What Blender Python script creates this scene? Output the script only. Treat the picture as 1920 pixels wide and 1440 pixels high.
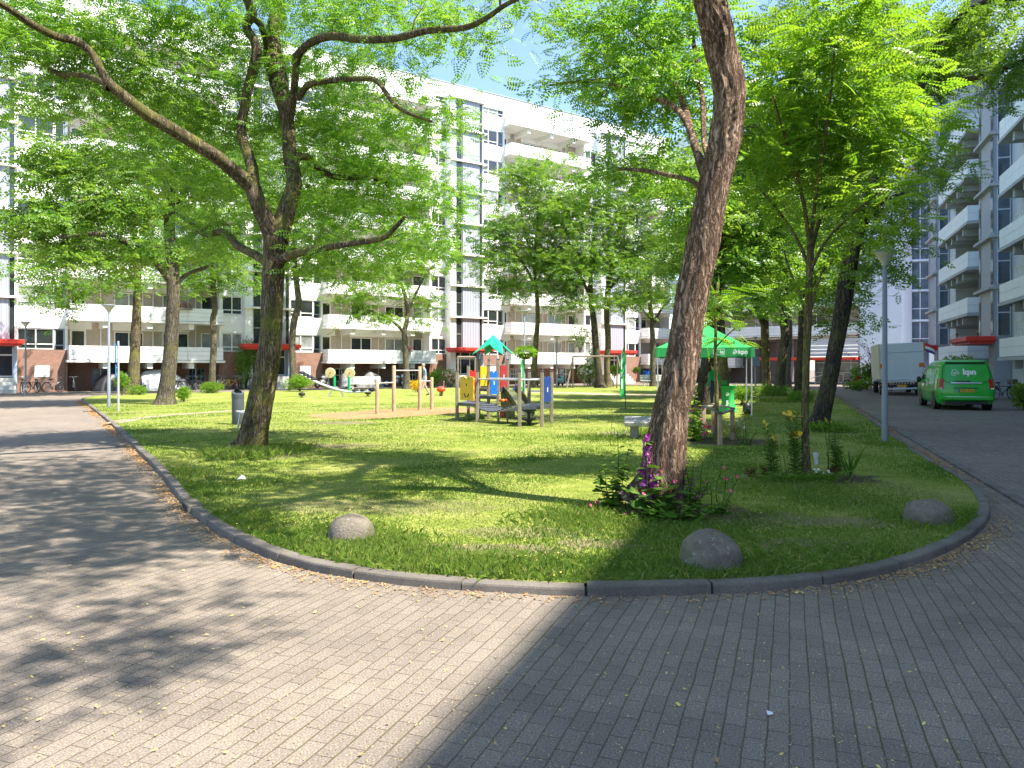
import bpy, bmesh, math, random
import numpy as np
from mathutils import Matrix, Vector, Euler, Quaternion

for _o in list(bpy.data.objects):
    bpy.data.objects.remove(_o)
SC = bpy.context.scene
COL = SC.collection
rad = math.radians

# ------------------------------------------------------------------ camera
CAM_H, FPX, HOR = 1.6, 1430.0, 690.0          # eye height, focal length and horizon row of the 1920 px photograph
cd = bpy.data.cameras.new("Camera")
cam = bpy.data.objects.new("Camera", cd)
COL.objects.link(cam)
cam.location = (0, 0, CAM_H)
cam.rotation_euler = (rad(90), 0, 0)
cd.sensor_width = 36
cd.lens = FPX / 1920 * 36
cd.shift_y = -(720 - HOR) / 1920
cd.clip_start = 0.05
cd.clip_end = 2000
SC.camera = cam

# ------------------------------------------------------------------ light
SUN_EL, SUN_HEAD = 55.0, 116.0                 # heading clockwise from +Y
wd = bpy.data.worlds.new("World")
SC.world = wd
wd.use_nodes = True
wn = wd.node_tree
sky = wn.nodes.new("ShaderNodeTexSky")
sky.sky_type = 'NISHITA'
sky.sun_disc = False
sky.sun_elevation = rad(SUN_EL)
sky.sun_rotation = rad(SUN_HEAD)
sky.air_density = 1.0
sky.dust_density = 0.6
sky.ozone_density = 2.6
wn.links.new(sky.outputs[0], wn.nodes["Background"].inputs[0])
wn.nodes["Background"].inputs[1].default_value = 0.135
sl = bpy.data.lights.new("Sun", 'SUN')
sl.energy = 5.0
sl.angle = rad(0.55)
sl.color = (1.0, 0.925, 0.81)
sun = bpy.data.objects.new("Sun", sl)
COL.objects.link(sun)
_sd = Vector((math.sin(rad(SUN_HEAD)) * math.cos(rad(SUN_EL)), math.cos(rad(SUN_HEAD)) * math.cos(rad(SUN_EL)), math.sin(rad(SUN_EL))))
sun.rotation_euler = _sd.to_track_quat('Z', 'Y').to_euler()
sun.location = (20, -10, 60)

SC.view_settings.view_transform = 'Standard'
SC.view_settings.look = 'None'
SC.view_settings.gamma = 1
SC.view_settings.exposure = 1.5
SC.render.engine = 'CYCLES'
cy = SC.cycles
cy.use_denoising = True
cy.max_bounces = 9
cy.diffuse_bounces = 6
cy.glossy_bounces = 3
cy.transmission_bounces = 5
cy.transparent_max_bounces = 6
cy.caustics_reflective = False
cy.caustics_refractive = False
cy.sample_clamp_indirect = 6

# ------------------------------------------------------------------ helpers
def G(px, py):
    """photo pixel -> the ground point it shows"""
    Y = CAM_H * FPX / (py - HOR)
    return ((px - 960) / FPX * Y, Y)
def P(px, py, Y):
    return ((px - 960) / FPX * Y, Y, CAM_H + (HOR - py) / FPX * Y)
def gx(px, Y):
    return (px - 960) / FPX * Y

class MB:
    """collects polygons; build() links them as one mesh object"""
    def __init__(s):
        s.v, s.f, s.m = [], [], []
        s.mi = 0
    def add(s, vs, fs):
        b = len(s.v)
        s.v += [tuple(p) for p in vs]
        for f in fs:
            s.f.append(tuple(b + i for i in f)); s.m.append(s.mi)
        return s
    def box(s, x0, x1, y0, y1, z0, z1, M=None):
        vs = [(x, y, z) for z in (z0, z1) for y in (y0, y1) for x in (x0, x1)]
        if M is not None: vs = [M @ Vector(p) for p in vs]
        return s.add(vs, [(0, 2, 3, 1), (4, 5, 7, 6), (0, 1, 5, 4), (2, 6, 7, 3), (0, 4, 6, 2), (1, 3, 7, 5)])
    def bbox(s, x0, x1, y0, y1, z0, z1, b=0.01, M=None):
        """box with chamfered vertical-and-top edges"""
        vs = []
        def ring(z, i):
            return [(x0 + i + b, y0 + i, z), (x1 - i - b, y0 + i, z), (x1 - i, y0 + i + b, z), (x1 - i, y1 - i - b, z),
                    (x1 - i - b, y1 - i, z), (x0 + i + b, y1 - i, z), (x0 + i, y1 - i - b, z), (x0 + i, y0 + i + b, z)]
        for z, i in ((z0, b), (z0 + b, 0), (z1 - b, 0), (z1, b)): vs += ring(z, i)
        if M is not None: vs = [M @ Vector(p) for p in vs]
        fs = [tuple(range(7, -1, -1)), tuple(range(24, 32))]
        for k in range(3):
            for i in range(8):
                j = (i + 1) % 8
                fs.append((k * 8 + i, k * 8 + j, k * 8 + 8 + j, k * 8 + 8 + i))
        return s.add(vs, fs)
    def tube(s, pts, r, seg=8, cap=True, M=None):
        pts = [Vector(p) for p in pts]
        n = len(pts)
        rs = list(r) if hasattr(r, '__len__') else [r] * n
        vs, fs = [], []
        t0 = (pts[1] - pts[0]).normalized()
        u = t0.orthogonal().normalized()
        for i in range(n):
            t = (pts[min(i + 1, n - 1)] - pts[max(i - 1, 0)])
            t = t.normalized() if t.length > 1e-9 else t0
            u = (u - t * u.dot(t))
            u = u.normalized() if u.length > 1e-6 else t.orthogonal().normalized()
            w = t.cross(u)
            for k in range(seg):
                a = 2 * math.pi * k / seg
                vs.append(pts[i] + (u * math.cos(a) + w * math.sin(a)) * rs[i])
        for i in range(n - 1):
            for k in range(seg):
                l = (k + 1) % seg
                fs.append((i * seg + k, i * seg + l, (i + 1) * seg + l, (i + 1) * seg + k))
        if cap:
            fs.append(tuple(range(seg - 1, -1, -1)))
            fs.append(tuple((n - 1) * seg + k for k in range(seg)))
        if M is not None: vs = [M @ p for p in vs]
        return s.add(vs, fs)
    def lathe(s, prof, seg=16, M=None, c=(0, 0, 0)):
        vs, fs = [], []
        for r, z in prof:
            for k in range(seg):
                a = 2 * math.pi * k / seg
                vs.append(Vector((c[0] + r * math.cos(a), c[1] + r * math.sin(a), c[2] + z)))
        n = len(prof)
        for i in range(n - 1):
            for k in range(seg):
                l = (k + 1) % seg
                fs.append((i * seg + k, i * seg + l, (i + 1) * seg + l, (i + 1) * seg + k))
        fs.append(tuple(range(seg - 1, -1, -1)))
        fs.append(tuple((n - 1) * seg + k for k in range(seg)))
        if M is not None: vs = [M @ p for p in vs]
        return s.add(vs, fs)
    def ball(s, c, r, seg=12, rings=8, M=None):
        rx, ry, rz = r if hasattr(r, '__len__') else (r, r, r)
        vs, fs = [], []
        for i in range(rings + 1):
            t = math.pi * i / rings
            for k in range(seg):
                a = 2 * math.pi * k / seg
                vs.append(Vector((c[0] + rx * math.sin(t) * math.cos(a), c[1] + ry * math.sin(t) * math.sin(a), c[2] + rz * math.cos(t))))
        for i in range(rings):
            for k in range(seg):
                l = (k + 1) % seg
                fs.append((i * seg + k, (i + 1) * seg + k, (i + 1) * seg + l, i * seg + l))
        if M is not None: vs = [M @ p for p in vs]
        return s.add(vs, fs)
    def torus(s, c, R, r, axis='Y', seg=24, ring=6, M=None):
        vs, fs = [], []
        for i in range(seg):
            a = 2 * math.pi * i / seg
            for k in range(ring):
                b = 2 * math.pi * k / ring
                q = R + r * math.cos(b)
                p = (q * math.cos(a), r * math.sin(b), q * math.sin(a))
                if axis == 'Z': p = (p[0], p[2], p[1])
                if axis == 'X': p = (p[1], p[0], p[2])
                vs.append(Vector((c[0] + p[0], c[1] + p[1], c[2] + p[2])))
        for i in range(seg):
            for k in range(ring):
                j, l = (i + 1) % seg, (k + 1) % ring
                fs.append((i * ring + k, j * ring + k, j * ring + l, i * ring + l))
        if M is not None: vs = [M @ p for p in vs]
        return s.add(vs, fs)
    def prism(s, poly, t, M=None):
        """polygon in local XZ, thickness t along Y (from 0 to t)"""
        n = len(poly)
        vs = [Vector((x, 0, z)) for x, z in poly] + [Vector((x, t, z)) for x, z in poly]
        fs = [tuple(range(n)), tuple(range(2 * n - 1, n - 1, -1))]
        for i in range(n):
            j = (i + 1) % n
            fs.append((i, n + i, n + j, j))
        if M is not None: vs = [M @ p for p in vs]
        return s.add(vs, fs)
    def quad(s, a, b, c, d):
        return s.add([a, b, c, d], [(0, 1, 2, 3)])
    def build(s, name, mats, parent=None, smooth=False, loc=None, fixn=False, autos=None):
        me = bpy.data.meshes.new(name)
        me.from_pydata(s.v, [], s.f)
        mats = mats if isinstance(mats, (list, tuple)) else [mats]
        for m in mats: me.materials.append(MAT[m] if isinstance(m, str) else m)
        if len(mats) > 1: me.polygons.foreach_set('material_index', s.m)
        if fixn:
            bm = bmesh.new(); bm.from_mesh(me)
            bmesh.ops.recalc_face_normals(bm, faces=bm.faces[:]); bm.to_mesh(me); bm.free()
        if smooth:
            me.polygons.foreach_set('use_smooth', [True] * len(me.polygons))
            if autos: me.set_sharp_from_angle(angle=rad(autos))
        me.update()
        o = bpy.data.objects.new(name, me)
        COL.objects.link(o)
        if parent: o.parent = parent
        if loc is not None: o.location = loc
        return o

def np_mesh(name, V, F, mats, parent=None, smooth=False, tint=None, nper=4, mi=None):
    """V (n,3), F (m,nper) arrays -> one mesh object, fast"""
    me = bpy.data.meshes.new(name)
    V = np.asarray(V, dtype=np.float32); F = np.asarray(F, dtype=np.int32)
    me.vertices.add(len(V)); me.vertices.foreach_set('co', V.ravel())
    me.loops.add(F.size); me.loops.foreach_set('vertex_index', F.ravel())
    me.polygons.add(len(F))
    me.polygons.foreach_set('loop_start', np.arange(0, F.size, nper, dtype=np.int32))
    mats = mats if isinstance(mats, (list, tuple)) else [mats]
    for m in mats: me.materials.append(MAT[m] if isinstance(m, str) else m)
    if mi is not None: me.polygons.foreach_set('material_index', np.asarray(mi, dtype=np.int32))
    me.polygons.foreach_set('use_smooth', np.full(len(F), smooth, dtype=bool))
    me.update(calc_edges=True)
    if tint is not None:
        a = me.attributes.new('tint', 'FLOAT', 'POINT'); a.data.foreach_set('value', np.asarray(tint, dtype=np.float32))
    o = bpy.data.objects.new(name, me); COL.objects.link(o)
    if parent: o.parent = parent
    return o

def tag(o, label=None, cat=None, group=None, kind=None):
    if label: o['label'] = label
    if cat: o['category'] = cat
    if group: o['group'] = group
    if kind: o['kind'] = kind
    return o
def thing(name, label, cat, loc=(0, 0, 0), rz=0, group=None):
    o = bpy.data.objects.new(name, None); COL.objects.link(o)
    o.empty_display_size = 0.2
    o.location = loc; o.rotation_euler = (0, 0, rz)
    return tag(o, label, cat, group)
def struct(o):
    o['kind'] = 'structure'; return o
def dup(root, loc, rz, label, group=None):
    r = root.copy(); COL.objects.link(r); r.location = loc; r.rotation_euler = (0, 0, rz); r['label'] = label
    if group: r['group'] = group
    for ch in list(root.children):
        c = ch.copy(); COL.objects.link(c); c.parent = r
        for g in list(ch.children):
            d = g.copy(); COL.objects.link(d); d.parent = c
    return r
def T(x, y, z): return Matrix.Translation((x, y, z))
def RZ(a): return Matrix.Rotation(a, 4, 'Z')
def RX(a): return Matrix.Rotation(a, 4, 'X')
def RY(a): return Matrix.Rotation(a, 4, 'Y')

def catmull(pts, n=8):
    pts = np.asarray(pts, float)
    if len(pts) < 3:
        t = np.linspace(0, 1, n + 1)[:, None]
        return pts[0] * (1 - t) + pts[-1] * t
    Pp = np.vstack([2 * pts[0] - pts[1], pts, 2 * pts[-1] - pts[-2]])
    out = []
    for i in range(1, len(Pp) - 2):
        p0, p1, p2, p3 = Pp[i - 1], Pp[i], Pp[i + 1], Pp[i + 2]
        for t in np.arange(n) / n:
            out.append(.5 * (2 * p1 + (p2 - p0) * t + (2 * p0 - 5 * p1 + 4 * p2 - p3) * t * t + (3 * p1 - p0 - 3 * p2 + p3) * t ** 3))
    out.append(pts[-1])
    return np.array(out)

# ------------------------------------------------------------------ materials
MAT = {}
class N:
    """tiny node-graph helper"""
    def __init__(s, name):
        s.m = bpy.data.materials.new(name); s.m.use_nodes = True
        s.t = s.m.node_tree; s.t.nodes.clear()
        s.out = s.t.nodes.new('ShaderNodeOutputMaterial'); MAT[name] = s.m
    def n(s, typ, ins=None, **kw):
        nd = s.t.nodes.new(typ)
        for k, v in kw.items(): setattr(nd, k, v)
        for k, v in (ins or {}).items():
            if hasattr(v, 'node'): s.t.links.new(v, nd.inputs[k])
            else: nd.inputs[k].default_value = v
        return nd
    def coord(s, scale=(1, 1, 1), rot=(0, 0, 0), which='Object'):
        tc = s.n('ShaderNodeTexCoord')
        return s.n('ShaderNodeMapping', {'Vector': tc.outputs[which], 'Scale': scale, 'Rotation': rot}).outputs[0]
    def noise(s, vec, scale, detail=4, rough=.6, dist=0):
        return s.n('ShaderNodeTexNoise', {'Vector': vec, 'Scale': scale, 'Detail': detail, 'Roughness': rough, 'Distortion': dist}).outputs[0]
    def ramp(s, fac, stops):
        r = s.n('ShaderNodeValToRGB', {'Fac': fac})
        el = r.color_ramp.elements
        while len(el) < len(stops): el.new(.5)
        for e, (p, c) in zip(el, stops):
            e.position = p
            e.color = (c, c, c, 1) if not hasattr(c, '__len__') else (*c, 1)
        return r.outputs[0]
    def mix(s, fac, a, b, mode='MIX'):
        m = s.n('ShaderNodeMix', data_type='RGBA', blend_type=mode)
        for k, v in ((0, fac), (6, a), (7, b)):
            if hasattr(v, 'node'): s.t.links.new(v, m.inputs[k])
            else: m.inputs[k].default_value = v if k == 0 else (*v, 1) if len(v) == 3 else v
        return m.outputs[2]
    def bump(s, h, strength=.3, dist=.01):
        return s.n('ShaderNodeBump', {'Height': h, 'Strength': strength, 'Distance': dist}).outputs[0]
    def bsdf(s, col, rough=.7, normal=None, metal=0, spec=.4, **kw):
        ins = {'Base Color': col if hasattr(col, 'node') else (*col, 1), 'Roughness': rough, 'Metallic': metal, 'Specular IOR Level': spec}
        if normal is not None: ins['Normal'] = normal
        ins.update(kw)
        b = s.n('ShaderNodeBsdfPrincipled', ins)
        s.t.links.new(b.outputs[0], s.out.inputs[0]); return b
    def surf(s, sh): s.t.links.new(sh.outputs[0], s.out.inputs[0])

def plain(name, col, rough=.6, metal=0, var=.12, scale=3.0, spec=.4, bump=0.0, coat=0):
    """painted / plain stuff with faint dirt variation"""
    g = N(name); v = g.coord()
    a = g.noise(v, scale, 5)
    b = g.noise(v, scale * 9, 3)
    f = g.mix(.35, a, b)
    lo = tuple(max(0, c * (1 - var * 1.6)) for c in col); hi = tuple(min(1, c * (1 + var)) for c in col)
    c = g.ramp(f, [(.3, lo), (.68, hi)])
    nm = g.bump(b, bump, .01) if bump else None
    g.bsdf(c, rough, nm, metal, spec, **({'Coat Weight': coat, 'Coat Roughness': .08} if coat else {}))
    return MAT[name]

def brick_mat(name, c1, c2, mortar, w=.22, h=.065, mort=.012, bump=.3, rot=(rad(90), 0, 0)):
    g = N(name); v = g.coord(rot=rot)
    br = g.n('ShaderNodeTexBrick', {'Vector': v, 'Color1': (*c1, 1), 'Color2': (*c2, 1), 'Mortar': (*mortar, 1), 'Scale': 1.0,
             'Mortar Size': mort, 'Mortar Smooth': .1, 'Bias': 0.0, 'Brick Width': w, 'Row Height': h})
    n1 = g.noise(v, 1.2, 5); n2 = g.noise(v, 14, 3)
    c = g.mix(.5, br.outputs[0], g.ramp(n1, [(.25, .55), (.75, 1.0)]), 'MULTIPLY')
    c = g.mix(.35, c, g.ramp(n2, [(.3, .6), (.7, 1.0)]), 'MULTIPLY')
    hgt = g.n('ShaderNodeMath', {0: 1.0, 1: br.outputs[1]}, operation='SUBTRACT').outputs[0]
    g.bsdf(c, .85, g.bump(hgt, bump, .01))

# walls
plain('white_panel', (.83, .84, .84), .55, var=.035, scale=.6)
plain('white_wall', (.85, .855, .85), .6, var=.04, scale=.5)
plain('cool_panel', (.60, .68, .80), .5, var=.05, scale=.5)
plain('shade_tint_white', (.80, .86, .92), .5, var=.04, scale=.6)  # white panel with the blue of sky-lit shade put into its colour
plain('shade_tint_slab', (.42, .45, .49), .8, var=.12, scale=1.5)  # concrete slab, blue of the shade put into its colour
plain('white_frame', (.80, .80, .78), .4, var=.03)
plain('grey_panel', (.36, .38, .45), .45, var=.04, scale=.8)
plain('shade_grey', (.34, .375, .45), .5, var=.05, scale=.8)
plain('concrete', (.50, .49, .46), .8, var=.14, scale=1.5, bump=.1)
plain('beam_white', (.78, .77, .73), .7, var=.06)
plain('joint_dark', (.25, .25, .26), .8)
plain('dark_void', (.02, .02, .022), .8)
plain('red_canopy', (.62, .045, .03), .4, var=.08)
plain('blue_frame', (.16, .24, .42), .45)
plain('pale_blue', (.42, .52, .68), .5)
plain('zinc', (.42, .44, .47), .4, metal=.5)
brick_mat('red_brick', (.36, .16, .10), (.27, .11, .07), (.30, .24, .20))
brick_mat('cream_brick', (.60, .51, .41), (.52, .43, .34), (.55, .50, .44))
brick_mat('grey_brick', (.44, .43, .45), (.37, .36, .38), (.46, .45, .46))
brick_mat('brown_brick', (.16, .11, .10), (.11, .08, .075), (.18, .15, .14))
def glass_mat(name, col, rough=.06):
    g = N(name); v = g.coord()
    c = g.ramp(g.noise(v, .9, 3), [(.35, tuple(x * .5 for x in col)), (.65, col)])
    g.bsdf(c, rough, None, 0, .9)
glass_mat('glass', (.035, .04, .045))
glass_mat('glass_brown', (.06, .05, .04))
glass_mat('glass_teal', (.03, .13, .13))
glass_mat('curtain_glass', (.34, .37, .36), .15)
glass_mat('blue_glass', (.10, .14, .20))
def louver(name, col):
    g = N(name); v = g.coord()
    sx = g.n('ShaderNodeSeparateXYZ', {0: v}).outputs[0]
    w = g.n('ShaderNodeMath', {0: sx, 1: 22.0}, operation='MULTIPLY').outputs[0]
    s = g.n('ShaderNodeMath', {0: w}, operation='SINE').outputs[0]
    c = g.ramp(s, [(.0, tuple(x * .82 for x in col)), (.5, col)])
    g.bsdf(c, .45, g.bump(s, .4, .02), 0, .4)
louver('ribbed_grey', (.37, .39, .47))
# ground
def paver():
    g = N('paver')
    v0 = g.coord(rot=(0, 0, rad(-70)))     # rows run 20 degrees right of the view axis
    nz = g.n('ShaderNodeTexNoise', {'Vector': v0, 'Scale': 2.2, 'Detail': 3}).outputs[1]
    sub = g.n('ShaderNodeVectorMath', {0: nz, 1: (.5, .5, .5)}, operation='SUBTRACT').outputs[0]
    v = g.n('ShaderNodeVectorMath', {0: sub, 1: (.022, .022, 0), 2: v0}, operation='MULTIPLY_ADD').outputs[0]
    br = g.n('ShaderNodeTexBrick', {'Vector': v, 'Color1': (.280, .240, .202, 1), 'Color2': (.222, .192, .165, 1), 'Mortar': (.085, .072, .058, 1), 'Scale': 1.0,
             'Mortar Size': .0036, 'Mortar Smooth': .4, 'Bias': .1, 'Brick Width': .192, 'Row Height': .0925})
    # the long joints between rows are wider and filled with grit
    vy = g.n('ShaderNodeSeparateXYZ', {0: v}).outputs[1]
    fr = g.n('ShaderNodeMath', {0: g.n('ShaderNodeMath', {0: vy, 1: 1 / .0925}, operation='MULTIPLY').outputs[0]}, operation='FRACT').outputs[0]
    ed = g.n('ShaderNodeMath', {0: g.n('ShaderNodeMath', {0: fr, 1: .5}, operation='SUBTRACT').outputs[0]}, operation='ABSOLUTE').outputs[0]
    wob = g.n('ShaderNodeMath', {0: g.noise(v0, 9, 4, .7), 1: .09, 2: -.045}, operation='MULTIPLY_ADD').outputs[0]
    ed = g.n('ShaderNodeMath', {0: ed, 1: wob}, operation='ADD').outputs[0]
    row = g.ramp(ed, [(.43, 0), (.48, 1)])
    big = g.noise(v0, .35, 4); mid = g.noise(v0, 2.2, 5)
    spk = g.noise(v0, 95, 4, .9)
    c = g.mix(g.ramp(mid, [(.3, .0), (.65, .45)]), br.outputs[0], (.250, .215, .182))
    c = g.mix(.7, c, g.ramp(big, [(.3, (.68, .67, .68)), (.7, (1.03, 1.0, .95))]), 'MULTIPLY')
    c = g.mix(.6, c, g.ramp(mid, [(.3, .74), (.7, 1.05)]), 'MULTIPLY')
    c = g.mix(g.n('ShaderNodeMath', {0: row, 1: .50}, operation='MULTIPLY').outputs[0], c, g.mix(g.noise(v0, 40, 3, .8), (.07, .055, .04), (.19, .15, .095)))
    c = g.mix(.95, c, g.ramp(spk, [(.30, .36), (.42, .70), (.5, .97), (.58, 1.35), (.68, 2.1)]), 'MULTIPLY')
    moss = g.n('ShaderNodeMath', {0: row, 1: g.ramp(g.noise(v0, .8, 3), [(.5, 0), (.64, .6)])}, operation='MULTIPLY').outputs[0]
    c = g.mix(moss, c, (.09, .095, .035))
    inv = g.n('ShaderNodeMath', {0: 1.0, 1: g.n('ShaderNodeMath', {0: br.outputs[1], 1: row}, operation='MAXIMUM').outputs[0]}, operation='SUBTRACT').outputs[0]
    h = g.n('ShaderNodeMath', {0: inv, 1: g.n('ShaderNodeMath', {0: spk, 1: .45}, operation='MULTIPLY').outputs[0]}, operation='ADD').outputs[0]
    g.bsdf(c, .9, g.bump(h, .5, .006), 0, .08)
paver()
SPOTS = []       # worn places and flower beds of the lawn: (x, y, rx, ry, strength, soil darkness), filled in below
def lawn():
    g = N('lawn_soil'); v = g.coord()
    big = g.noise(v, .33, 4, .6, .4); mid = g.noise(v, 1.7, 5, .65); fine = g.noise(v, 26, 4, .8)
    st = g.coord(scale=(60, 14, 1))
    fib = g.noise(st, 1.0, 3, .7)
    green = g.ramp(mid, [(.28, (.12, .165, .026)), (.5, (.215, .265, .045)), (.72, (.34, .34, .10))])
    c = g.mix(g.ramp(big, [(.48, 0), (.70, .55)]), green, (.32, .275, .13))
    c = g.mix(.75, c, g.ramp(fine, [(.25, .42), (.5, .9), (.75, 1.5)]), 'MULTIPLY')
    c = g.mix(.5, c, g.ramp(fib, [(.3, .6), (.7, 1.3)]), 'MULTIPLY')
    rag = g.n('ShaderNodeMath', {0: g.noise(v, 4.5, 6, .75), 1: 1.7, 2: -.85}, operation='MULTIPLY_ADD').outputs[0]
    earth = g.mix(g.noise(v, 30, 4, .8), (.085, .062, .045), (.30, .235, .175)); dark = g.mix(g.noise(v, 30, 4, .8), (.03, .022, .016), (.13, .095, .068))
    for x, y, rx, ry, k, dk in SPOTS:
        d = g.n('ShaderNodeVectorMath', {0: v, 1: (x, y, LZ)}, operation='SUBTRACT').outputs[0]
        d = g.n('ShaderNodeVectorMath', {0: d, 1: (1 / rx, 1 / ry, 0)}, operation='MULTIPLY').outputs[0]
        l = g.n('ShaderNodeVectorMath', {0: d}, operation='LENGTH').outputs[1]
        q = g.n('ShaderNodeMath', {0: g.n('ShaderNodeMath', {0: l, 1: -1.0, 2: 1.05}, operation='MULTIPLY_ADD').outputs[0], 1: rag}, operation='ADD').outputs[0]
        c = g.mix(g.ramp(q, [(.05, 0), (.40, k)]), c, dark if dk else earth)
    g.bsdf(c, .95, g.bump(g.mix(.5, fine, fib), .7, .03), 0, .1)
def chips():
    g = N('wood_chips'); v = g.coord()
    a = g.n('ShaderNodeTexVoronoi', {'Vector': v, 'Scale': 32.0}); b = g.noise(v, 1.5, 4)
    c = g.ramp(a.outputs[1], [(.2, (.30, .14, .06)), (.8, (.52, .29, .15))])
    c = g.mix(.5, c, g.ramp(b, [(.3, .6), (.7, 1.1)]), 'MULTIPLY')
    g.bsdf(c, .95, g.bump(a.outputs[0], .6, .02), 0, .1)
chips()
plain('bed_soil', (.085, .060, .042), .95, var=.4, scale=9, bump=.8)
plain('bare_earth', (.22, .17, .125), .95, var=.35, scale=7, bump=.8)
plain('path_sand', (.36, .29, .20), .95, var=.25, scale=5, bump=.4)
def kerbm():
    g = N('kerb_stone'); v = g.coord()
    a = g.noise(v, 2.0, 5); b = g.noise(v, 120, 2, .8)
    c = g.ramp(a, [(.3, (.115, .103, .09)), (.7, (.215, .192, .168))])
    c = g.mix(.7, c, g.ramp(b, [(.3, .5), (.55, 1), (.75, 1.6)]), 'MULTIPLY')
    g.bsdf(c, .9, g.bump(b, .5, .006), 0, .2)
kerbm()
def stone():
    g = N('boulder_stone'); v = g.coord()
    a = g.noise(v, 5, 6, .65); b = g.noise(v, 60, 3, .7)
    c = g.ramp(a, [(.28, (.14, .12, .098)), (.5, (.215, .185, .152)), (.72, (.28, .245, .21))])
    c = g.mix(.5, c, g.ramp(b, [(.3, .6), (.7, 1.15)]), 'MULTIPLY')
    c = g.mix(g.ramp(g.noise(v, 3, 4), [(.48, 0), (.62, .7)]), c, (.085, .10, .045))
    c = g.mix(g.ramp(g.noise(v, 16, 4, .7), [(.60, 0), (.66, .7)]), c, (.34, .33, .29))
    g.bsdf(c, .9, g.bump(g.mix(.5, a, b), .9, .03), 0, .2)
stone()
# bark
def bark(name, dark, mid, light, moss=.0, sc=1.0):
    g = N(name)
    v = g.coord(scale=(20 * sc, 20 * sc, 1.5 * sc)); lv = g.coord()
    nz = g.n('ShaderNodeTexNoise', {'Vector': lv, 'Scale': 5 * sc, 'Detail': 4}).outputs[1]
    vv = g.n('ShaderNodeVectorMath', {0: nz, 1: (2.6, 2.6, .8), 2: v}, operation='MULTIPLY_ADD').outputs[0]
    a = g.noise(vv, 1.0, 6, .62)
    rd = g.n('ShaderNodeMath', {0: g.n('ShaderNodeMath', {0: a, 1: .5}, operation='SUBTRACT').outputs[0]}, operation='ABSOLUTE').outputs[0]
    vo = g.n('ShaderNodeTexVoronoi', {'Vector': vv, 'Scale': .8}, feature='DISTANCE_TO_EDGE').outputs[0]
    f = g.noise(g.coord(scale=(60 * sc, 60 * sc, 7 * sc)), 1.0, 5, .75)
    fis = g.mix(.5, g.ramp(rd, [(.0, 0), (.10, 1)]), g.ramp(vo, [(.02, 0), (.22, 1)]), 'MULTIPLY')
    c = g.ramp(fis, [(.0, dark), (.4, mid), (.95, light)])
    c = g.mix(.85, c, g.ramp(f, [(.25, .40), (.5, .92), (.75, 1.5)]), 'MULTIPLY')
    c = g.mix(.55, c, g.ramp(g.noise(lv, 1.3, 4), [(.3, .65), (.7, 1.15)]), 'MULTIPLY')
    if moss: c = g.mix(g.ramp(g.noise(lv, 2.4, 5, .7), [(.44, 0), (.64, moss)]), c, (.19, .19, .045))
    h = g.mix(.4, fis, f)
    g.bsdf(c, .92, g.bump(h, 1.0, .03 / sc), 0, .15)
bark('bark_brown', (.055, .033, .022), (.25, .168, .118), (.43, .315, .235))
bark('bark_moss', (.035, .026, .018), (.155, .12, .083), (.28, .225, .16), .75)
bark('bark_grey', (.03, .026, .022), (.13, .11, .088), (.23, .20, .165), .35)
bark('bark_dark', (.02, .017, .014), (.075, .062, .050), (.145, .122, .098), .25)
bark('bark_young', (.05, .04, .02), (.20, .165, .085), (.30, .26, .14), .55, 1.6)
# foliage
def leafm(name, c0, c1, c2, tr=.42, trc=(1.35, 1.25, .5)):
    g = N(name)
    t = g.n('ShaderNodeAttribute', attribute_name='tint').outputs[2]
    c = g.ramp(t, [(.0, c0), (.5, c1), (1.0, c2)])
    ct = g.mix(1.0, c, trc, 'MULTIPLY')
    d = g.n('ShaderNodeBsdfDiffuse', {'Color': c, 'Roughness': .5})
    tl = g.n('ShaderNodeBsdfTranslucent', {'Color': ct})
    gl = g.n('ShaderNodeBsdfGlossy', {'Color': (.8, .85, .8, 1), 'Roughness': .5})
    m1 = g.n('ShaderNodeMixShader', {0: tr, 1: d.outputs[0], 2: tl.outputs[0]})
    fr = g.n('ShaderNodeFresnel', {'IOR': 1.38}).outputs[0]
    fm = g.n('ShaderNodeMath', {0: fr, 1: .15}, operation='MULTIPLY').outputs[0]
    m2 = g.n('ShaderNodeMixShader', {0: fm, 1: m1.outputs[0], 2: gl.outputs[0]})
    g.surf(m2)
leafm('leaf', (.112, .245, .030), (.178, .335, .042), (.280, .410, .064), .54, (1.55, 1.6, .85))
leafm('leaf_far', (.090, .210, .030), (.155, .295, .042), (.245, .360, .060), .48, (1.7, 1.6, .8))
leafm('leaf_young', (.125, .265, .022), (.188, .340, .030), (.280, .405, .050), .50, (1.6, 1.6, .8))
leafm('leaf_dark', (.090, .185, .026), (.135, .255, .034), (.195, .310, .044), .47, (1.7, 1.6, .7))
leafm('grass_blade', (.100, .185, .028), (.185, .275, .048), (.385, .375, .140), .38, (1.4, 1.3, .7))
leafm('shrub_leaf', (.045, .120, .016), (.090, .180, .022), (.160, .240, .040), .35)
leafm('petal_purple', (.20, .02, .17), (.32, .04, .27), (.48, .14, .42), .3, (1, 1, 1))
leafm('petal_pink', (.60, .03, .14), (.75, .08, .22), (.85, .30, .40), .3, (1, 1, 1))
leafm('petal_pale', (.70, .35, .40), (.80, .50, .52), (.85, .70, .70), .3, (1, 1, 1))
leafm('petal_yellow', (.80, .50, .01), (.88, .62, .02), (.90, .72, .08), .3, (1, 1, 1))
leafm('petal_white', (.75, .75, .72), (.82, .82, .80), (.86, .86, .84), .3, (1, 1, 1))
leafm('petal_maroon', (.10, .015, .02), (.18, .03, .03), (.26, .05, .04), .3, (1, 1, 1))
leafm('dead_leaf', (.33, .18, .085), (.52, .34, .15), (.80, .64, .18), .1, (1, 1, 1))
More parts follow.
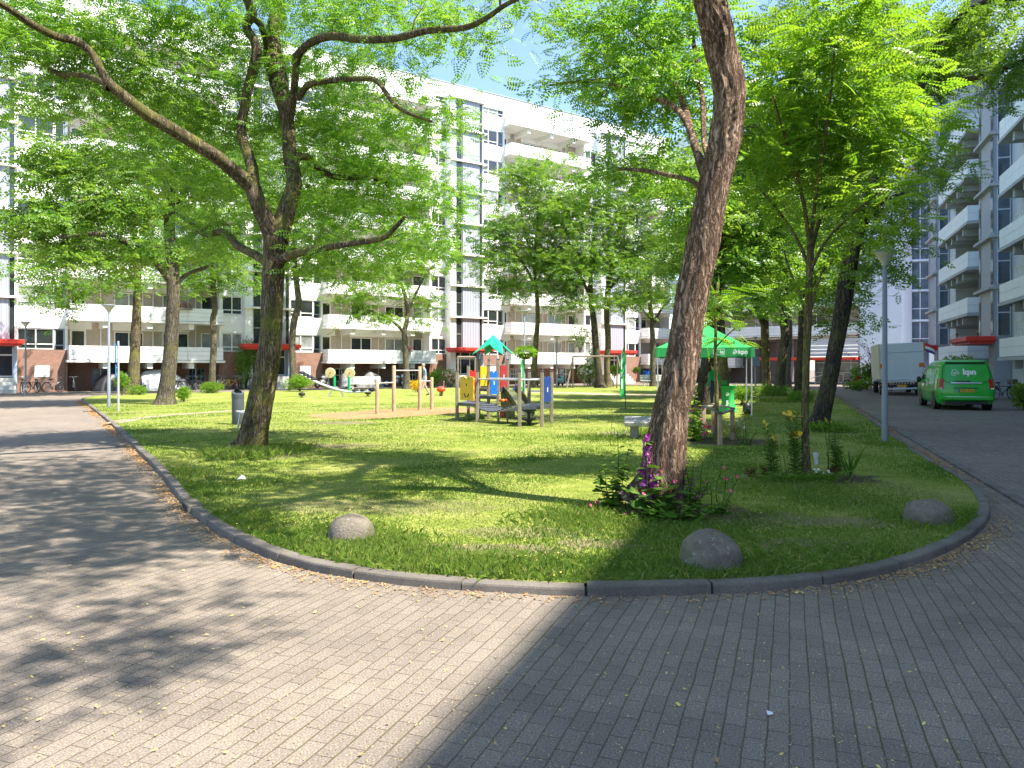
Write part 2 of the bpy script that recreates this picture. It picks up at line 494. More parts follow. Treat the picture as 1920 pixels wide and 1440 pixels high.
# objects
plain('lamp_grey', (.20, .23, .27), .45, var=.08)
plain('lamp_shade', (.42, .42, .36), .4, var=.08)
plain('steel', (.62, .63, .64), .3, metal=.8, var=.05)
plain('galv', (.50, .52, .54), .5, metal=.4, var=.1)
plain('black_rubber', (.018, .018, .02), .7)
plain('black_plastic', (.022, .023, .026), .45)
plain('bin_grey', (.06, .07, .085), .5, var=.1)
plain('wood_grey', (.24, .205, .155), .85, var=.25, scale=6, bump=.3)
plain('wood_post', (.40, .30, .20), .85, var=.25, scale=7, bump=.3)
plain('bench_grey', (.40, .40, .38), .75, var=.18, scale=5)
plain('bench_white', (.66, .65, .62), .75, var=.12, scale=5)
plain('slab_stone', (.27, .27, .26), .85, var=.18, scale=5, bump=.3)
plain('play_yellow', (.60, .37, .012), .4, var=.06)
plain('play_red', (.55, .025, .022), .4, var=.06)
plain('play_red_dark', (.30, .025, .03), .4, var=.06)
plain('play_blue', (.012, .12, .50), .4, var=.06)
plain('play_navy', (.015, .045, .20), .4, var=.06)
plain('play_green', (.02, .42, .22), .4, var=.06)
plain('play_olive', (.10, .12, .05), .5, var=.08)
plain('deck_slate', (.06, .072, .092), .5, var=.15)
plain('tent_green', (.030, .36, .085), .6, var=.05)
plain('van_green', (.020, .40, .035), .28, var=.03, coat=.5)
plain('white_print', (.85, .87, .85), .5, var=.02)
plain('truck_white', (.60, .68, .76), .4, var=.05, scale=1.2)
plain('truck_cream', (.50, .52, .50), .5, var=.08)
plain('light_red', (.42, .02, .015), .2)
plain('light_orange', (.62, .16, .02), .3)
plain('plate_yellow', (.72, .42, .03), .4)
plain('plate_blue', (.02, .07, .40), .4)
plain('chrome', (.7, .7, .7), .15, metal=1, var=.03)
plain('orange_cloth', (.80, .26, .02), .7)
plain('flag_red', (.55, .03, .03), .7)
plain('flag_blue', (.05, .08, .30), .7)
plain('cover_grey', (.22, .22, .23), .7, var=.2, scale=4)
plain('cover_silver', (.50, .51, .53), .5, var=.15, scale=4)
plain('skin', (.52, .33, .24), .55)
plain('hair_brown', (.06, .04, .03), .7)
plain('hair_grey', (.30, .26, .22), .7)
plain('shirt_blue', (.20, .25, .33), .8)
plain('trouser_tan', (.42, .32, .30), .85)
plain('jeans', (.035, .055, .11), .85)
plain('shoe_dark', (.03, .028, .027), .6)
plain('shirt_green', (.02, .42, .16), .75)
plain('egg_red', (.75, .08, .03), .4)
plain('disc_cream', (.66, .55, .34), .5)
plain('post_green', (.01, .30, .12), .45)
plain('sign_blue', (.03, .17, .48), .4)
plain('sign_white', (.80, .80, .80), .4)
plain('bike_black', (.02, .02, .022), .4)
plain('bike_grey', (.25, .26, .28), .35, metal=.4)
plain('bike_mint', (.30, .48, .45), .4)
plain('bike_red', (.45, .03, .03), .4)
plain('bike_yellow', (.70, .55, .03), .4)
plain('bike_white', (.70, .70, .70), .4)
plain('scooter_mint', (.35, .62, .60), .3)
plain('pot_grey', (.20, .19, .18), .8)
plain('chair_blue', (.01, .10, .42), .5)
plain('tissue', (.78, .78, .80), .8)
plain('planter_box', (.10, .095, .09), .8)
# ================================================================== ground
RNG = np.random.default_rng(7)
def inside(poly, pts):
    x, y = pts[:, 0], pts[:, 1]; n = len(poly); c = np.zeros(len(pts), bool)
    for i in range(n):
        x0, y0 = poly[i]; x1, y1 = poly[i - 1]
        if y0 == y1: continue
        k = ((y0 > y) != (y1 > y)) & (x < (x1 - x0) * (y - y0) / (y1 - y0) + x0)
        c ^= k
    return c
def dist_poly(poly, pts):
    d = np.full(len(pts), 1e9)
    for i in range(len(poly)):
        a, b = poly[i - 1], poly[i]; ab = b - a
        t = np.clip(((pts - a) @ ab) / max(ab @ ab, 1e-9), 0, 1)
        d = np.minimum(d, np.linalg.norm(pts - (a + t[:, None] * ab), axis=1))
    return d
def offset(poly, d):
    """inward offset of a counter-clockwise or clockwise smooth outline"""
    nx, pv = np.roll(poly, -1, 0), np.roll(poly, 1, 0)
    t = nx - pv; t /= np.linalg.norm(t, axis=1)[:, None] + 1e-9
    area = .5 * np.sum(poly[:, 0] * nx[:, 1] - nx[:, 0] * poly[:, 1])
    nrm = np.stack([-t[:, 1], t[:, 0]], 1) * (1 if area > 0 else -1)
    return poly + nrm * d
def flat(name, poly, z, mat):
    m = MB(); m.add([(p[0], p[1], z) for p in poly], [tuple(range(len(poly)))])
    o = m.build(name, mat)
    if o.data.polygons[0].normal.z < 0: o.data.flip_normals()
    return o
m = MB(); m.add([(-400, -60, 0), (400, -60, 0), (400, 600, 0), (-400, 600, 0)], [(0, 1, 2, 3)])
struct(m.build('road', 'paver'))

ISL_PX = [(152, 752), (168, 764), (205, 795), (250, 840), (300, 893), (345, 950), (400, 995), (470, 1033), (560, 1066), (680, 1089), (800, 1103), (940, 1112),
          (1100, 1119), (1280, 1116), (1450, 1108), (1600, 1090), (1700, 1066), (1790, 1030), (1848, 990), (1856, 950), (1820, 910), (1760, 875), (1700, 836),
          (1640, 793), (1600, 766), (1570, 746), (1553, 736), (1520, 731), (1480, 727.5), (1300, 723.5), (1050, 725), (700, 731), (400, 737), (250, 740.5), (190, 743.5), (160, 747)]
ISL = np.array([G(*p) for p in ISL_PX])
_c = catmull(np.vstack([ISL[-3:], ISL, ISL[:3]]), 8)
ISL_S = _c[24:24 + 36 * 8]
K_H, K_W = .072, .115
def kerb_blocks(name, line, closed, side_h, w, mat, block=.9):
    """separate kerb stones with chamfered top edge along a line; 2nd ring lies inward"""
    seg = np.linalg.norm(np.diff(np.vstack([line, line[:1]]) if closed else line, axis=0), axis=1)
    s = np.concatenate([[0], np.cumsum(seg)]); L = s[-1]
    base = np.vstack([line, line[:1]]) if closed else line
    inn = offset(line, w); innb = np.vstack([inn, inn[:1]]) if closed else inn
    mb = MB(); n = int(L / block)
    rnd = random.Random(3)
    for i in range(n):
        a, b = i * block + .009, (i + 1) * block - .009
        dz = rnd.uniform(-.010, .010); dx, dy = rnd.uniform(-.008, .008), rnd.uniform(-.008, .008)
        rows = []
        for t in np.linspace(a, b, 5):
            o = np.array([np.interp(t, s, base[:, k]) for k in (0, 1)]); q = np.array([np.interp(t, s, innb[:, k]) for k in (0, 1)])
            f = lambda u, z: (o[0] + (q[0] - o[0]) * u + dx, o[1] + (q[1] - o[1]) * u + dy, z)
            rows.append([f(0, -.05), f(.06, side_h * .72 + dz), f(.10, side_h * .9 + dz), f(.2, side_h + dz), f(1, side_h + dz), f(1, -.05)])
        vs = [p for r in rows for p in r]; fs = []
        for j in range(4):
            for k in range(5): fs.append((j * 6 + k, j * 6 + 6 + k, j * 6 + 7 + k, j * 6 + k + 1))
        fs += [tuple(range(6)), tuple(range(29, 23, -1))]
        mb.add(vs, fs)
    # dark jointing bed just under the stones
    o = mb.build(name, mat, fixn=True)
    return o
struct(kerb_blocks('kerb', ISL_S, True, K_H, K_W, 'kerb_stone'))
LAWN = offset(ISL_S, K_W + .004)
m = MB(); bd = offset(ISL_S, .03); nn = len(bd); bi = offset(ISL_S, K_W - .005)
m.add([(p[0], p[1], .045) for p in bd] + [(p[0], p[1], .045) for p in bi] + [(p[0], p[1], -.02) for p in bd],
      [(i, (i + 1) % nn, nn + (i + 1) % nn, nn + i) for i in range(nn)] + [(i, 2 * nn + i, 2 * nn + (i + 1) % nn, (i + 1) % nn) for i in range(nn)])
struct(m.build('kerb_bed', 'bed_soil'))
LZ = .062
# two trodden paths across the lawn
def strip(name, pxs, w, z, mat, zz=None):
    c = catmull([G(*p) for p in pxs], 6)
    t = np.gradient(c, axis=0); t /= np.linalg.norm(t, axis=1)[:, None]
    nr = np.stack([-t[:, 1], t[:, 0]], 1)
    rr = np.random.default_rng(len(pxs)); ww = w * (1 + rr.normal(0, .1, len(c)))[:, None]
    a, b = c + nr * ww / 2, c - nr * ww / 2
    mb = MB(); n = len(c)
    mb.add([(p[0], p[1], z) for p in a] + [(p[0], p[1], z) for p in b], [(i, n + i, n + i + 1, i + 1) for i in range(n - 1)])
    return mb.build(name, mat, fixn=True)
struct(strip('path', [(212, 798), (250, 790), (320, 782), (430, 774), (480, 771)], .55, LZ + .006, 'path_sand'))
struct(strip('path', [(950, 737), (1000, 737), (1080, 739), (1160, 742), (1240, 743), (1340, 744)], 2.2, LZ + .006, 'path_sand'))
struct(strip('path', [(1330, 752), (1390, 750), (1440, 748)], .5, LZ + .006, 'path_sand'))
def blob_poly(pxs, n=6):
    q = np.array([G(*p) for p in pxs]); c = catmull(np.vstack([q[-3:], q, q[:3]]), n)
    return c[3 * n:3 * n + len(q) * n]
CHIP = blob_poly([(575, 783), (650, 776), (760, 770), (860, 767.5), (905, 771), (860, 778), (790, 783), (720, 788), (640, 790)])
struct(flat('wood_chip_bed', CHIP, LZ + .007, 'wood_chips'))
def ell(cx, cy, rx, ry, n=40, seed=1, am=.12):
    r = random.Random(seed); ph = [r.uniform(0, 6) for _ in range(4)]
    return np.array([(cx + rx * math.cos(a) * (1 + am * sum(math.sin((k + 2) * a + ph[k]) for k in range(4)) / 2),
                      cy + ry * math.sin(a) * (1 + am * sum(math.sin((k + 2) * a + ph[k]) for k in range(4)) / 2)) for a in np.linspace(0, 2 * math.pi, n, endpoint=False)])
NT = G(1232, 968)              # foot of the near leaning tree
YT = G(1512, 903)              # foot of the young tree
ST = G(1348, 832)              # foot of the staked sapling
BEDS = [ell(NT[0] + .1, NT[1] - .1, .95, .55, seed=2), ell(YT[0] + .0, YT[1], .95, .75, seed=3), ell(ST[0] + .05, ST[1], 1.15, 1.0, seed=5)]
BARE = [ell(*G(905, 1045), .62, .16, seed=8, am=.45), ell(*G(760, 1035), .25, .1, seed=9), ell(*G(1130, 1030), .32, .16, seed=10, am=.45), ell(*G(1520, 1035), .45, .22, seed=11, am=.45),
        ell(*G(640, 795), .5, .5, seed=12), ell(*G(600, 842), 1.1, .35, seed=13), ell(*G(1190, 815), .6, .4, seed=14), ell(*G(1330, 1082), .30, .10, seed=15), ell(*G(1650, 990), .7, .22, seed=16, am=.45)]
for p_, rx, ry, k in [((905, 1045), .95, .26, .85), ((760, 1037), .35, .14, .85), ((1130, 1032), .5, .24, .8), ((1520, 1035), .6, .3, .8), ((1650, 990), .9, .32, .7), ((600, 842), 1.4, .55, .7), ((640, 797), 1.1, .8, .7),
        ((1190, 818), 1.0, .7, .85), ((1335, 1092), .4, .14, .9), ((480, 862), .9, .8, .6), ((700, 960), 1.5, .6, .5), ((1420, 985), .9, .5, .6), ((1000, 1010), .9, .3, .6)]:
    SPOTS.append((*G(*p_), rx, ry, k, 0))
for (x, y), rx, ry in ((NT, 1.15, .62), (YT, 1.1, .85), (ST, 1.3, 1.1)): SPOTS.append((x + .05, y - .05, rx, ry, 1.0, 1))
lawn()
struct(flat('lawn', LAWN, LZ, 'lawn_soil'))

# pavements: along the left block, the back block and the right block
U_A = Vector((.816, .578, 0)); N_A = Vector((.578, -.816, 0)); P_A = Vector((-29.43, 50.7, 0))
U_E = Vector((.342, .94, 0)); N_E = Vector((-.94, .342, 0)); P_E = Vector((25.3, 39.6, 0))
U_C = Vector((.7071, -.7071, 0)); P_C = Vector((18.2, 87.3, 0))
plain_pav = brick_mat('pavement_brick', (.34, .29, .25), (.28, .24, .21), (.16, .14, .12), .3, .3, .012, .2, rot=(0, 0, rad(-35.3)))
def para(P0, U, V, a0, a1, b0, b1): return [tuple((P0 + U * a + V * b)[:2]) for a, b in ((a0, b0), (a1, b0), (a1, b1), (a0, b1))]
struct(flat('pavement', para(P_A, U_A, N_A, -40, 66, -4, 2.6), .004, 'pavement_brick'))
struct(flat('pavement', para(P_E, U_E, N_E, -60, 26, -4, 7.6), .005, 'paver'))
mb = MB()
for i in range(86):
    p = P_E + U_E * (-60 + i) + N_E * 7.65
    M = Matrix.Translation(p) @ RZ(math.atan2(U_E.y, U_E.x)); mb.bbox(.005, .995, -.06, .06, -.03, .03, .006, M)
for i in range(105):
    p = P_A + U_A * (-40 + i) + N_A * 2.65
    M = Matrix.Translation(p) @ RZ(math.atan2(U_A.y, U_A.x)); mb.bbox(.005, .995, -.06, .06, -.03, .04, .006, M)
struct(mb.build('pavement_kerb', 'kerb_stone'))

# ------------------------------------------------------------------ grass
def scatter(n, ylo, yhi):
    """random points on the lawn seen between two distances, thinned with distance"""
    out = []
    while sum(map(len, out)) < n:
        y = ylo * (yhi / ylo) ** RNG.random(n * 2); x = (RNG.random(n * 2) * 1.5 - .75) * y
        p = np.stack([x, y], 1); p = p[inside(LAWN, p)]
        out.append(p)
    return np.vstack(out)[:n]
def vnoise(p, s, seed):
    r = np.random.default_rng(seed); acc = 0
    for k in range(6):
        a = r.uniform(0, 2 * math.pi); f = s * r.uniform(.6, 1.7)
        acc = acc + np.sin(p[:, 0] * math.cos(a) * f + p[:, 1] * math.sin(a) * f + r.uniform(0, 6) + 1.2 * np.sin(p[:, 1] * f * .7 + k))
    return acc / 6
def blades(pts, h, w, tint, lean=.45, seed=1):
    r = np.random.default_rng(seed); n = len(pts)
    a = r.uniform(0, 2 * math.pi, n); b = r.uniform(0, 2 * math.pi, n); l = np.abs(r.normal(0, lean, n))
    z = np.full(n, LZ - .005)
    base = np.stack([pts[:, 0], pts[:, 1], z], 1)
    wv = np.stack([np.cos(a), np.sin(a), 0 * a], 1) * (w / 2)[:, None]
    dv = np.stack([np.cos(b) * np.sin(l), np.sin(b) * np.sin(l), np.cos(l)], 1) * h[:, None]
    bend = np.stack([np.cos(b), np.sin(b), -.5 * np.ones(n)], 1) * (h * l * .6)[:, None]
    V = np.stack([base - wv, base + wv, base + dv * .6 + wv * .6, base + dv + bend], 1).reshape(-1, 3)
    F = np.arange(n * 4).reshape(n, 4)
    return V, F, np.repeat(tint, 4)
def make_grass():
    parts = []
    p = scatter(230000, 5.4, 34.0)
    bare = np.zeros(len(p))
    for b in BARE + BEDS: bare = np.maximum(bare, inside(b, p).astype(float) * (.95 if any(b is q for q in BEDS) else .0))
    for x_, y_, rx_, ry_, k_, dk_ in SPOTS:
        if not dk_: bare = np.maximum(bare, np.clip(1.15 - .9 * np.hypot((p[:, 0] - x_) / rx_, (p[:, 1] - y_) / ry_) + RNG.normal(0, .15, len(p)), 0, .85) * k_)
    bare = np.maximum(bare, inside(CHIP, p).astype(float))
    patch = vnoise(p, 1.5, 4); keep = RNG.random(len(p)) > np.clip(np.maximum(bare * .93, (patch - .22) * 1.7), 0, .95)
    p, patch = p[keep], patch[keep]
    d = dist_poly(LAWN, p); lush = np.clip(vnoise(p, 2.3, 9) * 1.2, 0, 1)
    edge = np.exp(-d / .45)
    h = (.017 + .018 * RNG.random(len(p))) * (1 + .75 * lush + .5 * edge) * np.clip(1 - patch * .55, .5, 1.4)
    w = .0034 + .00072 * p[:, 1]
    t = np.clip(.44 + .60 * patch - .34 * lush + RNG.normal(0, .16, len(p)), 0, 1)
    parts.append(blades(p, h, w, t, .5, 2))
    # tall tufts by boulders, trunks and kerb
    spots = [(G(640, 1040), .35, .14, 1700), (G(720, 1035), .30, .15, 1500), (G(1270, 1085), .3, .12, 1400), (G(1400, 1085), .3, .12, 900), (G(1328, 1098), .3, .06, 700), (G(455, 862), .45, .26, 3600), (G(520, 850), .45, .20, 1700),
             (G(1100, 985), .55, .15, 2600), (G(1260, 1015), .6, .11, 2600), (G(1700, 985), .35, .11, 900), (G(1660, 840), .35, .12, 900), (G(1240, 820), .6, .20, 1200), (G(1130, 828), .7, .16, 1100),
             (G(620, 1062), .5, .12, 1900), (G(1560, 812), .6, .2, 700), (G(830, 1083), .5, .15, 1900), (G(940, 1090), .5, .14, 1700), (G(700, 1068), .4, .15, 1300), (G(1500, 1085), .7, .13, 2000), (G(1650, 1060), .5, .13, 1300), (G(1790, 1000), .4, .12, 900), (G(420, 985), .4, .14, 1000), (G(330, 900), .5, .16, 900), (G(660, 1012), .3, .13, 900), (G(1500, 925), .8, .12, 2200), (G(1450, 755), 1.4, .25, 900)]
    for (c, r, hh, n) in spots:
        q = np.array(c) + RNG.normal(0, r / 1.6, (n, 2)); q = q[inside(LAWN, q)]
        parts.append(blades(q, hh * (.28 + .55 * RNG.random(len(q))), np.full(len(q), .0036 + .00045 * c[1]), np.clip(.36 + RNG.normal(0, .2, len(q)), 0, 1), .42, 5))
    V = np.vstack([a for a, _, _ in parts]); Fs = []; b = 0
    for a, f, _ in parts: Fs.append(f + b); b += len(a)
    o = np_mesh('grass', V, np.vstack(Fs), 'grass_blade', tint=np.concatenate([t for _, _, t in parts]))
    tag(o, 'short green lawn grass with longer tufts along the kerb and round the boulders', 'grass', kind='stuff')
make_grass()

# fallen leaves and seed chaff on the paving and in the gutter
def make_litter():
    n0 = 9000
    # gutter litter follows the kerb line
    seg = np.linalg.norm(np.diff(np.vstack([ISL_S, ISL_S[:1]]), axis=0), axis=1); s = np.concatenate([[0], np.cumsum(seg)])
    out = offset(ISL_S, -.01); outw = offset(ISL_S, -.55)
    lo, hi = 0, s[-1] * .52
    t = RNG.uniform(lo, hi, 56000); dens = vnoise(np.stack([t, t * 0], 1), 1.1, 3)
    t = t[RNG.random(len(t)) < np.clip(.42 + .7 * dens, .10, 1)]
    u = np.abs(RNG.normal(0, .22, len(t))) + .01
    b0 = np.vstack([out, out[:1]]); b1 = np.vstack([outw, outw[:1]])
    a = np.stack([np.interp(t, s, b0[:, k]) for k in (0, 1)], 1); b = np.stack([np.interp(t, s, b1[:, k]) for k in (0, 1)], 1)
    p1 = a + (b - a) * u[:, None]
    y = 2.9 * (16 / 2.9) ** RNG.random(n0); p2 = np.stack([(RNG.random(n0) * 1.5 - .75) * y, y], 1); p2 = p2[~inside(ISL_S, p2)]
    p2 = p2[RNG.random(len(p2)) < .55]
    # bits that sit in the joints between the paver rows
    k = 2600; y = 2.9 * (7 / 2.9) ** RNG.random(k); p3 = np.stack([(RNG.random(k) * 1.4 - .55) * y, y], 1)
    c, sn = math.cos(rad(70)), math.sin(rad(70))
    vx = p3[:, 0] * c + p3[:, 1] * sn; vy = -p3[:, 0] * sn + p3[:, 1] * c
    vy = np.round(vy / .1) * .1 + RNG.normal(0, .004, k)
    p3 = np.stack([vx * c - vy * sn, vx * sn + vy * c], 1); p3 = p3[~inside(ISL_S, p3)]
    n4 = 900; p4 = scatter(n4, 5.5, 12)
    P2 = np.vstack([p1, p2, p3, p4]); n = len(P2)
    size = np.concatenate([RNG.uniform(.004, .016, len(p1)), RNG.uniform(.002, .0065, len(p2)) * (1 + 1.2 * (RNG.random(len(p2)) < .10)), RNG.uniform(.002, .005, len(p3)), RNG.uniform(.006, .013, len(p4))])
    tint = np.concatenate([np.clip(RNG.normal(.18, .25, len(p1)), 0, 1), np.clip(RNG.normal(.75, .25, len(p2)), 0, 1), np.clip(RNG.normal(.55, .25, len(p3)), 0, 1), np.clip(RNG.normal(.6, .3, len(p4)), 0, 1)])
    size = size * (1 + .03 * P2[:, 1])
    a = RNG.uniform(0, 2 * math.pi, n)
    u = np.stack([np.cos(a), np.sin(a), RNG.normal(0, .25, n)], 1) * size[:, None]; w = np.stack([-np.sin(a), np.cos(a), RNG.normal(0, .25, n)], 1) * (size * RNG.uniform(.35, .7, n))[:, None]
    z = np.full(n, .008) + size * .3; z[-len(p4):] = LZ + .04
    c0 = np.stack([P2[:, 0], P2[:, 1], z], 1)
    V = np.stack([c0 - u, c0 - w * .9 + u * .1, c0 + u, c0 + w], 1).reshape(-1, 3)
    o = np_mesh('fallen_leaves', V, np.arange(n * 4).reshape(n, 4), 'dead_leaf', tint=np.repeat(tint, 4))
    tag(o, 'yellow and brown fallen leaves strewn over the paving and gathered along the kerb', 'fallen leaves', kind='stuff')
make_litter()
# ================================================================== buildings
ST_H = 2.81
def window(root, x0, x1, z0, z1, y, mull=(), frame='white_frame', pane='glass', bar=None, coll=None, depth=.10, fw=.07, trans=None):
    """frame > pane, seen from -y; coll = (frame MB, pane MB) collects far repeats"""
    fm = coll[0] if coll else MB(); pm = coll[1].setdefault(pane, MB()) if coll else MB()
    fm.box(x0, x1, y, y + depth, z1 - fw, z1); fm.box(x0, x1, y, y + depth, z0, z0 + fw)
    xs = [x0] + [x0 + (x1 - x0) * q for q in mull] + [x1]
    for i, x in enumerate(xs):
        a, b = (x, x + fw) if i == 0 else (x - fw, x) if i == len(xs) - 1 else (x - fw / 2, x + fw / 2)
        fm.box(a, b, y + .003, y + depth - .003, z0 + fw, z1 - fw)
    if bar: fm.box(x0 + fw, x1 - fw, y + .006, y + depth - .006, bar - fw / 2, bar + fw / 2)
    pm.box(x0 + fw * .5, x1 - fw * .5, y + depth * .55, y + depth * .8, z0 + fw * .5, z1 - fw * .5)
    if not coll:
        f = fm.build('window', frame, root); pm.build('pane', pane, f)
def flush_coll(root, coll, fmat):
    f = coll[0].build('window', fmat, root); f['kind'] = 'stuff'
    for k, pm in coll[1].items():
        p = pm.build('pane', k, f); p['kind'] = 'stuff'

def balcony(root, x0, x1, zb, depth, np_=4, panel='white_panel', beams=3, slab='beam_white', jt='joint_dark', end0=True, beam_d=.7, rows=3):
    """cantilevered balcony: slab with boarded parapet, carried by beams; front at y=0"""
    sm = MB(); sm.box(x0 - .12, x1 + .12, -.06, depth, zb, zb + .16)
    b = sm.build('balcony', slab, root)
    pm = MB(); zt = zb + 1.13; z0 = zb + .19; g = .022
    pm.mi = 1; pm.box(x0 + .03, x1 - .03, .035, .07, zb + .16, zt - .03)
    pm.box(x0 + .035, x0 + .07, .07, depth, zb + .16, zt - .03); pm.box(x1 - .07, x1 - .035, .07, depth, zb + .16, zt - .03)
    pm.mi = 0; w = (x1 - x0) / np_; hh = (zt - z0) / rows
    for i in range(np_):
        for k in range(rows):
            pm.box(x0 + i * w + g / 2, x0 + (i + 1) * w - g / 2, 0, .032, z0 + k * hh + g / 3, z0 + (k + 1) * hh - g / 3)
    for k in range(rows):
        pm.box(x0, x0 + .032, .04, depth, z0 + k * hh + g / 3, z0 + (k + 1) * hh - g / 3); pm.box(x1 - .032, x1, .04, depth, z0 + k * hh + g / 3, z0 + (k + 1) * hh - g / 3)
    pm.build('parapet', [panel, jt], b)
    if beams:
        bm = MB()
        for i in range(beams):
            x = x0 + (x1 - x0) * (.22 + .56 * i / max(1, beams - 1))
            bm.box(x - .17, x + .17, .14, depth + .02, zb - .42, zb - .003)
        bm.build('beam', slab, b)
    return b

A = thing('apartment_block', 'long nine storey white apartment block with red brick base and rows of balconies', 'apartment building', tuple(P_A), math.atan2(U_A.y, U_A.x))
def block_a():
    WY, RY = 1.1, 2.5                         # white wall plane, recessed wall plane
    H = 27.3
    spand, base, recess, fascia, core = MB(), MB(), MB(), MB(), MB()
    coll = (MB(), {})
    # bays: balcony [0,9.9], flank [9.9,11.6], stair tower [11.6,15.1], flank [15.1,18]
    X0, X1 = -36.0, 58.5
    core.box(X0, X1, RY + .5, RY + 12, 0, H - .3)
    fascia.box(X0, X1, WY - .05, RY + 12.2, H - 1.35, H)
    fl = MB()
    for i in range(int((X1 - X0) / 1.8)): fl.box(X0 + i * 1.8, X0 + i * 1.8 + .02, WY - .056, WY - .05, H - 1.33, H - .03)
    for b in range(-2, 4):
        x = b * 18.0
        last = b == 3
        bx1 = 58.3 - 54 if last else 9.9; base = MB()
        # recessed wall behind the balconies: cream brick above, red brick at the ground
        recess.box(x + .003, x + bx1 - .003, RY, RY + .48, 2.0, H - 1.36)
        base.box(x + .004, x + bx1 - .004, RY - .012, RY + .47, 0, 1.995)
        # side cheeks of the recess
        spand.box(x - .16, x, WY + .02, RY + .5, 2.83, H - 1.36); spand.box(x + bx1, x + bx1 + .16, WY + .02, RY + .5, 2.83, H - 1.36)
        base.box(x - .15, x - .002, WY + .04, RY + .4, 0, 2.82); base.box(x + bx1 + .002, x + bx1 + .15, WY + .04, RY + .4, 0, 2.82)
        flanks = [(x - 2.9, x - .16, 0)] + ([] if last else [(x + 9.9 + .16, x + 11.6, 1)])
        base.build('brick_base', 'red_brick', A); base = MB()
        for (a, c, right) in flanks:
            base = MB(); base.box(a, c, WY, RY + .45, 0, 2.82); base.build('brick_base', 'red_brick', A)
            for k in range(9):
                zz = 2.83 + k * ST_H
                near = (k <= 2 and b >= 0) or (b == 2 and k >= 7)
                cl = None if near else coll
                z_lo, z_hi = zz + .02, zz + 1.40
                # dark weather strip under the main lights
                if not right:
                    window(A, a + .02, c - .62, z_lo, z_hi, WY + .06, (.5,), 'white_frame', ('glass', 'curtain_glass', 'glass')[(b + k) % 3], bar=zz + .36, coll=cl)
                    window(A, c - .60, c - .02, z_lo - .1, z_hi, WY + .10, (), 'shade_grey', 'glass', bar=zz + .3, coll=cl)
                else:
                    window(A, a + .02, c - .02, z_lo, z_hi, WY + .06, (.5,), 'white_frame', ('curtain_glass', 'glass')[(b + k) % 2], bar=zz + .36, coll=cl)
                if k < 8: spand.box(a, c, WY, RY + .45, zz + 1.42, zz + ST_H - .004)
            spand.box(a, c, WY + .3, RY + .45, 2.83, H - 1.36) if 0 else core.box(a, c, WY + .35, RY + .5, 2.83, H - 1.4)
        for k in range(9):
            zb = 1.98 + k * ST_H
            if b == -2 and k > 3: continue
            balcony(A, x, x + bx1, zb, RY - .02, 4 if not last else 2, beams=3 if not last else 2)
            near = (k <= 2 and b >= 0) or (b == 2 and k >= 7)
            cl = None if near else coll
            zf = zb + .17
            if not last:
                window(A, x + .25, x + 1.25, zf, zf + 2.15, RY - .06, (), 'white_frame', 'glass_brown', coll=cl, depth=.08, fw=.13)
                window(A, x + 3.0, x + 4.9, zf + (.0 if k else .1), zf + 2.05, RY - .06, (.5,), 'white_frame', ('glass_teal', 'glass', 'curtain_glass', 'glass_brown')[(b * 2 + k + 1) % 4 if b != 1 else 1], coll=cl, depth=.08)
                window(A, x + 6.2, x + 8.0, zf, zf + 2.05, RY - .06, (.5,), 'white_frame', ('glass', 'curtain_glass', 'glass_brown')[(b + k) % 3], coll=cl, depth=.08)
                window(A, x + 8.9, x + 9.85, zf, zf + 2.1, RY - .06, (), 'white_frame', ('glass', 'curtain_glass')[(b + k + 1) % 2], coll=cl, depth=.08)
                spand.box(x + .004, x + 1.6, RY - .02, RY + .4, zf + 2.15, zb + ST_H - .005)
                spand.box(x + 2.9, x + 8.1, RY - .022, RY + .4, zf + 2.12, zb + ST_H - .005)
            elif k:
                window(A, x + .6, x + 2.2, zf, zf + 2.05, RY - .06, (.5,), 'white_frame', 'glass', coll=cl, depth=.08)
        # downpipes on the brick piers
        if b >= 0 and not last:
            dp = MB()
            for px_ in (2.15, 5.55, 8.5): dp.tube([(x + px_, RY - .1, 0), (x + px_, RY - .1, H - 2)], .045, 6)
            dp.build('downpipe', 'beam_white', A)
            # basement store windows with grilles, in white-framed squares
            for (wx0, wx1) in ((1.6, 3.2), (8.0, 9.2)):
                window(A, x + wx0, x + wx1, .45, 1.55, RY - .05, (.25, .5, .75), 'blue_frame' if b == 0 else 'white_frame', 'curtain_glass' if wx0 < 2 and b == 0 else 'glass', bar=1.0, depth=.06, fw=.05)
            sp = MB(); sp.box(x - 1.9, x - 1.05, WY - .03, WY - .004, 1.0, 1.75); sp.build('wall_plaque', 'white_panel', A)
        if last:
            # blue-framed glazed ground floor of the corner bay
            window(A, x + .1, x + 4.2, .5, 2.0 - .02, RY - .1, (.33, .66), 'blue_frame', 'blue_glass', bar=1.45, depth=.1)
            pb = MB(); pb.box(x + .1, x + 4.2, RY - .09, RY - .03, 0, .49); pb.build('apron_panel', 'pale_blue', A)
